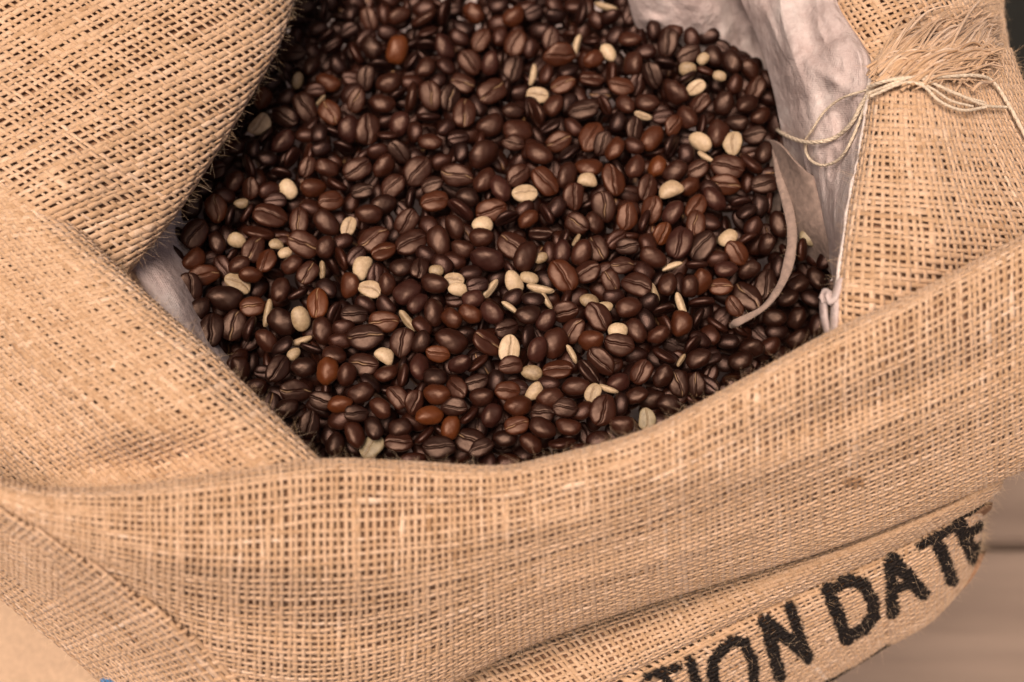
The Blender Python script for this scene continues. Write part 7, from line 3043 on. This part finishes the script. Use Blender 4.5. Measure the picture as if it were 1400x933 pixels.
    468: 'purplish brown bean back up slanting, below left of the cream bean above the front rim',
    470: 'near-black bean crease up lying level, above left of the grey-green creased bean',
    471: 'near-black bean crease up upright, further left of the grey-green creased bean',
    472: 'near-black bean back up slanting, further below the flat pale bean on edge',
    473: 'dark brown bean back up upright, just above left of the grey-green creased bean',
    474: 'near-black bean back up upright, just above the grey-green creased bean',
    475: 'grey-green bean showing its crease, leaning close above the front rim',
    476: 'near-black bean back up lying level, left of the orange bean near the front rim',
    477: 'dark brown bean crease up lying level, just right of the grey-green creased bean',
    479: 'near-black bean crease up lying level, below the orange bean near the front rim',
    480: 'near-black bean with gold crease, below right of the orange bean near the front rim',
    481: 'near-black bean back up upright, left of the grey-green creased bean',
    482: 'near-black bean back up, below left of the cream bean above the front rim',
    484: 'cream bean leaning below a blocky tan one, above the front rim',
    486: 'reddish brown bean back up, just below left of the cream bean above the front rim',
    487: 'dark brown bean back up, just right of the cream bean above the front rim',
    488: 'dark brown bean back up, just left of the tan bean with cream chip beside',
    489: 'tan bean with a cream chip beside it, low in the heap',
    490: 'cream bean on edge lying level, just right of the tan bean with cream chip beside',
    491: 'dark brown bean crease up, just below right of the tan bean with cream chip beside',
    492: 'purplish brown bean back up, just right of the tan bean with cream chip beside',
    493: 'dark brown bean back up, just above the grey-green bean at the front rim',
    496: 'near-black bean crease up, below left of the tan bean with cream chip beside',
    497: 'dark brown bean back up, just left of the grey-green bean at the front rim',
    498: 'grey-green bean standing upright against the front rim',
    499: 'near-black bean back up slanting, above the grey-green bean at the front rim',
    500: 'near-black bean gold-creased, above right of the grey-green bean at the front rim',
    501: 'dark brown bean back up slanting, below the cream bean above the front rim',
    502: 'dark brown bean back up, below left of the tan bean with cream chip beside',
    503: 'near-black bean crease up lying level, just below the cream bean above the front rim',
    504: 'reddish brown bean with gold crease, below left of the cream bean above the front rim',
    505: 'dark brown bean back up, further below left of the tan bean with cream chip beside',
    506: 'near-black bean crease up slanting, below right of the orange bean near the front rim',
    508: 'near-black bean with gold crease upright, further below the curved cream sliver',
    510: 'near-black bean back up, above right of the grey-green bean at the front rim',
    515: 'greenish bean lying by itself beyond the cloth strip, under the lining',
    517: 'near-black bean back up slanting, below the greenish bean beyond the cloth strip',
    518: 'near-black bean back up lying level, below the greenish bean beyond the cloth strip',
    521: 'near-black bean back up, further below right of the tan husk by the orange chip',
    523: 'near-black bean back up slanting, further right of the curved cream sliver',
    535: 'dark brown bean back up, above right of the upright tan bean near the lining',
    541: 'dark brown bean back up, further below left of the flat pale bean on edge',
    557: 'dark brown bean crease up, right of the round cream bean near the lining',
    568: 'near-black bean back up, above left of the greenish bean beyond the cloth strip',
    573: 'dark brown bean crease up, further left of the pale oval bean below the upper flap',
    577: 'dark brown bean, below left of the round pale bean beside the upper flap',
    612: 'dark brown bean back up, right of the round cream bean near the lining',
    615: 'near-black bean back up, further above left of the long bright chestnut bean',
    625: 'near-black bean back up, above right of the oval cream bean with clear crease',
    949: 'near-black bean back up, just above the grey-green bean at the front rim',
}
bag = {}
ind = 0
for n, line in enumerate(BEANS.split('\n')[1:-1]):
    f = line.split()
    px, py, pz, ex, ey, ez, L, w = map(float, f[:8])
    typ, tone, gold, single = f[8][0], f[8][1], f[8][2] == '1', f[8][3:] == 's'
    pale = tone in 'ptg'
    k = int(px * 7 + py * 3 + pz)
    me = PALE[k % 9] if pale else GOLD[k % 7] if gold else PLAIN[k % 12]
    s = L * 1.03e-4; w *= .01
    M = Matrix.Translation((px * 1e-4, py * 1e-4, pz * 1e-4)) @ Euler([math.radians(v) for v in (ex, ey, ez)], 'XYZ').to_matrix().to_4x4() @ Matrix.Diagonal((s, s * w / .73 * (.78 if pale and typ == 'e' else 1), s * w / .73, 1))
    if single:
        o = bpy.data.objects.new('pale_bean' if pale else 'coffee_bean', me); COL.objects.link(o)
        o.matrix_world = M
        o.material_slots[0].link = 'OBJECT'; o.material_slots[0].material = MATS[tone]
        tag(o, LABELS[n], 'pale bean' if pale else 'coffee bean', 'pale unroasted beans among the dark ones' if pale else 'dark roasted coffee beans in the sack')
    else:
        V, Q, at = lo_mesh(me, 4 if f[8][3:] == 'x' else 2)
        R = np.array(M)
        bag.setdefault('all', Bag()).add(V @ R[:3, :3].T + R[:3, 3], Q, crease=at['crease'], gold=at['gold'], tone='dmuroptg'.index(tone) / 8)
def mat_heap():  # buried beans coloured darker, so the gaps' shade is in the colour
    m, N, L, P = new_mat('mixed_shaded_roast')
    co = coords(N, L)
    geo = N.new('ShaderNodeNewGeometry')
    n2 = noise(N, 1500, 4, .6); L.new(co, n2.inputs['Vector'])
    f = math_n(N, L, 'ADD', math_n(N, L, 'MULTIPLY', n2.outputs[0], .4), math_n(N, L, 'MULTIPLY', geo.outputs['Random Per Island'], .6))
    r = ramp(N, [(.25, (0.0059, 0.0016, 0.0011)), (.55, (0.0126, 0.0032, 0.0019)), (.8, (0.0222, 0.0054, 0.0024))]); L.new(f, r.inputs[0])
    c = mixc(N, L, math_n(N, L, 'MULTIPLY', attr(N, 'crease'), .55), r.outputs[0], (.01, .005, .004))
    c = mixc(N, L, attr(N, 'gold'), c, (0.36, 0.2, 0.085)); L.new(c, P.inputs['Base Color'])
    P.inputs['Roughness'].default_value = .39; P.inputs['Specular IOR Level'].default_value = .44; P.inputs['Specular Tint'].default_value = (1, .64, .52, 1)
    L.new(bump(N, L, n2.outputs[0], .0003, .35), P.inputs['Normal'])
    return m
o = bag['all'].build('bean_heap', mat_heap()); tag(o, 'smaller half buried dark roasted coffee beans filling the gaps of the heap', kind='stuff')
# chaff: curled flakes of bean skin and thin stray fibres on the heap
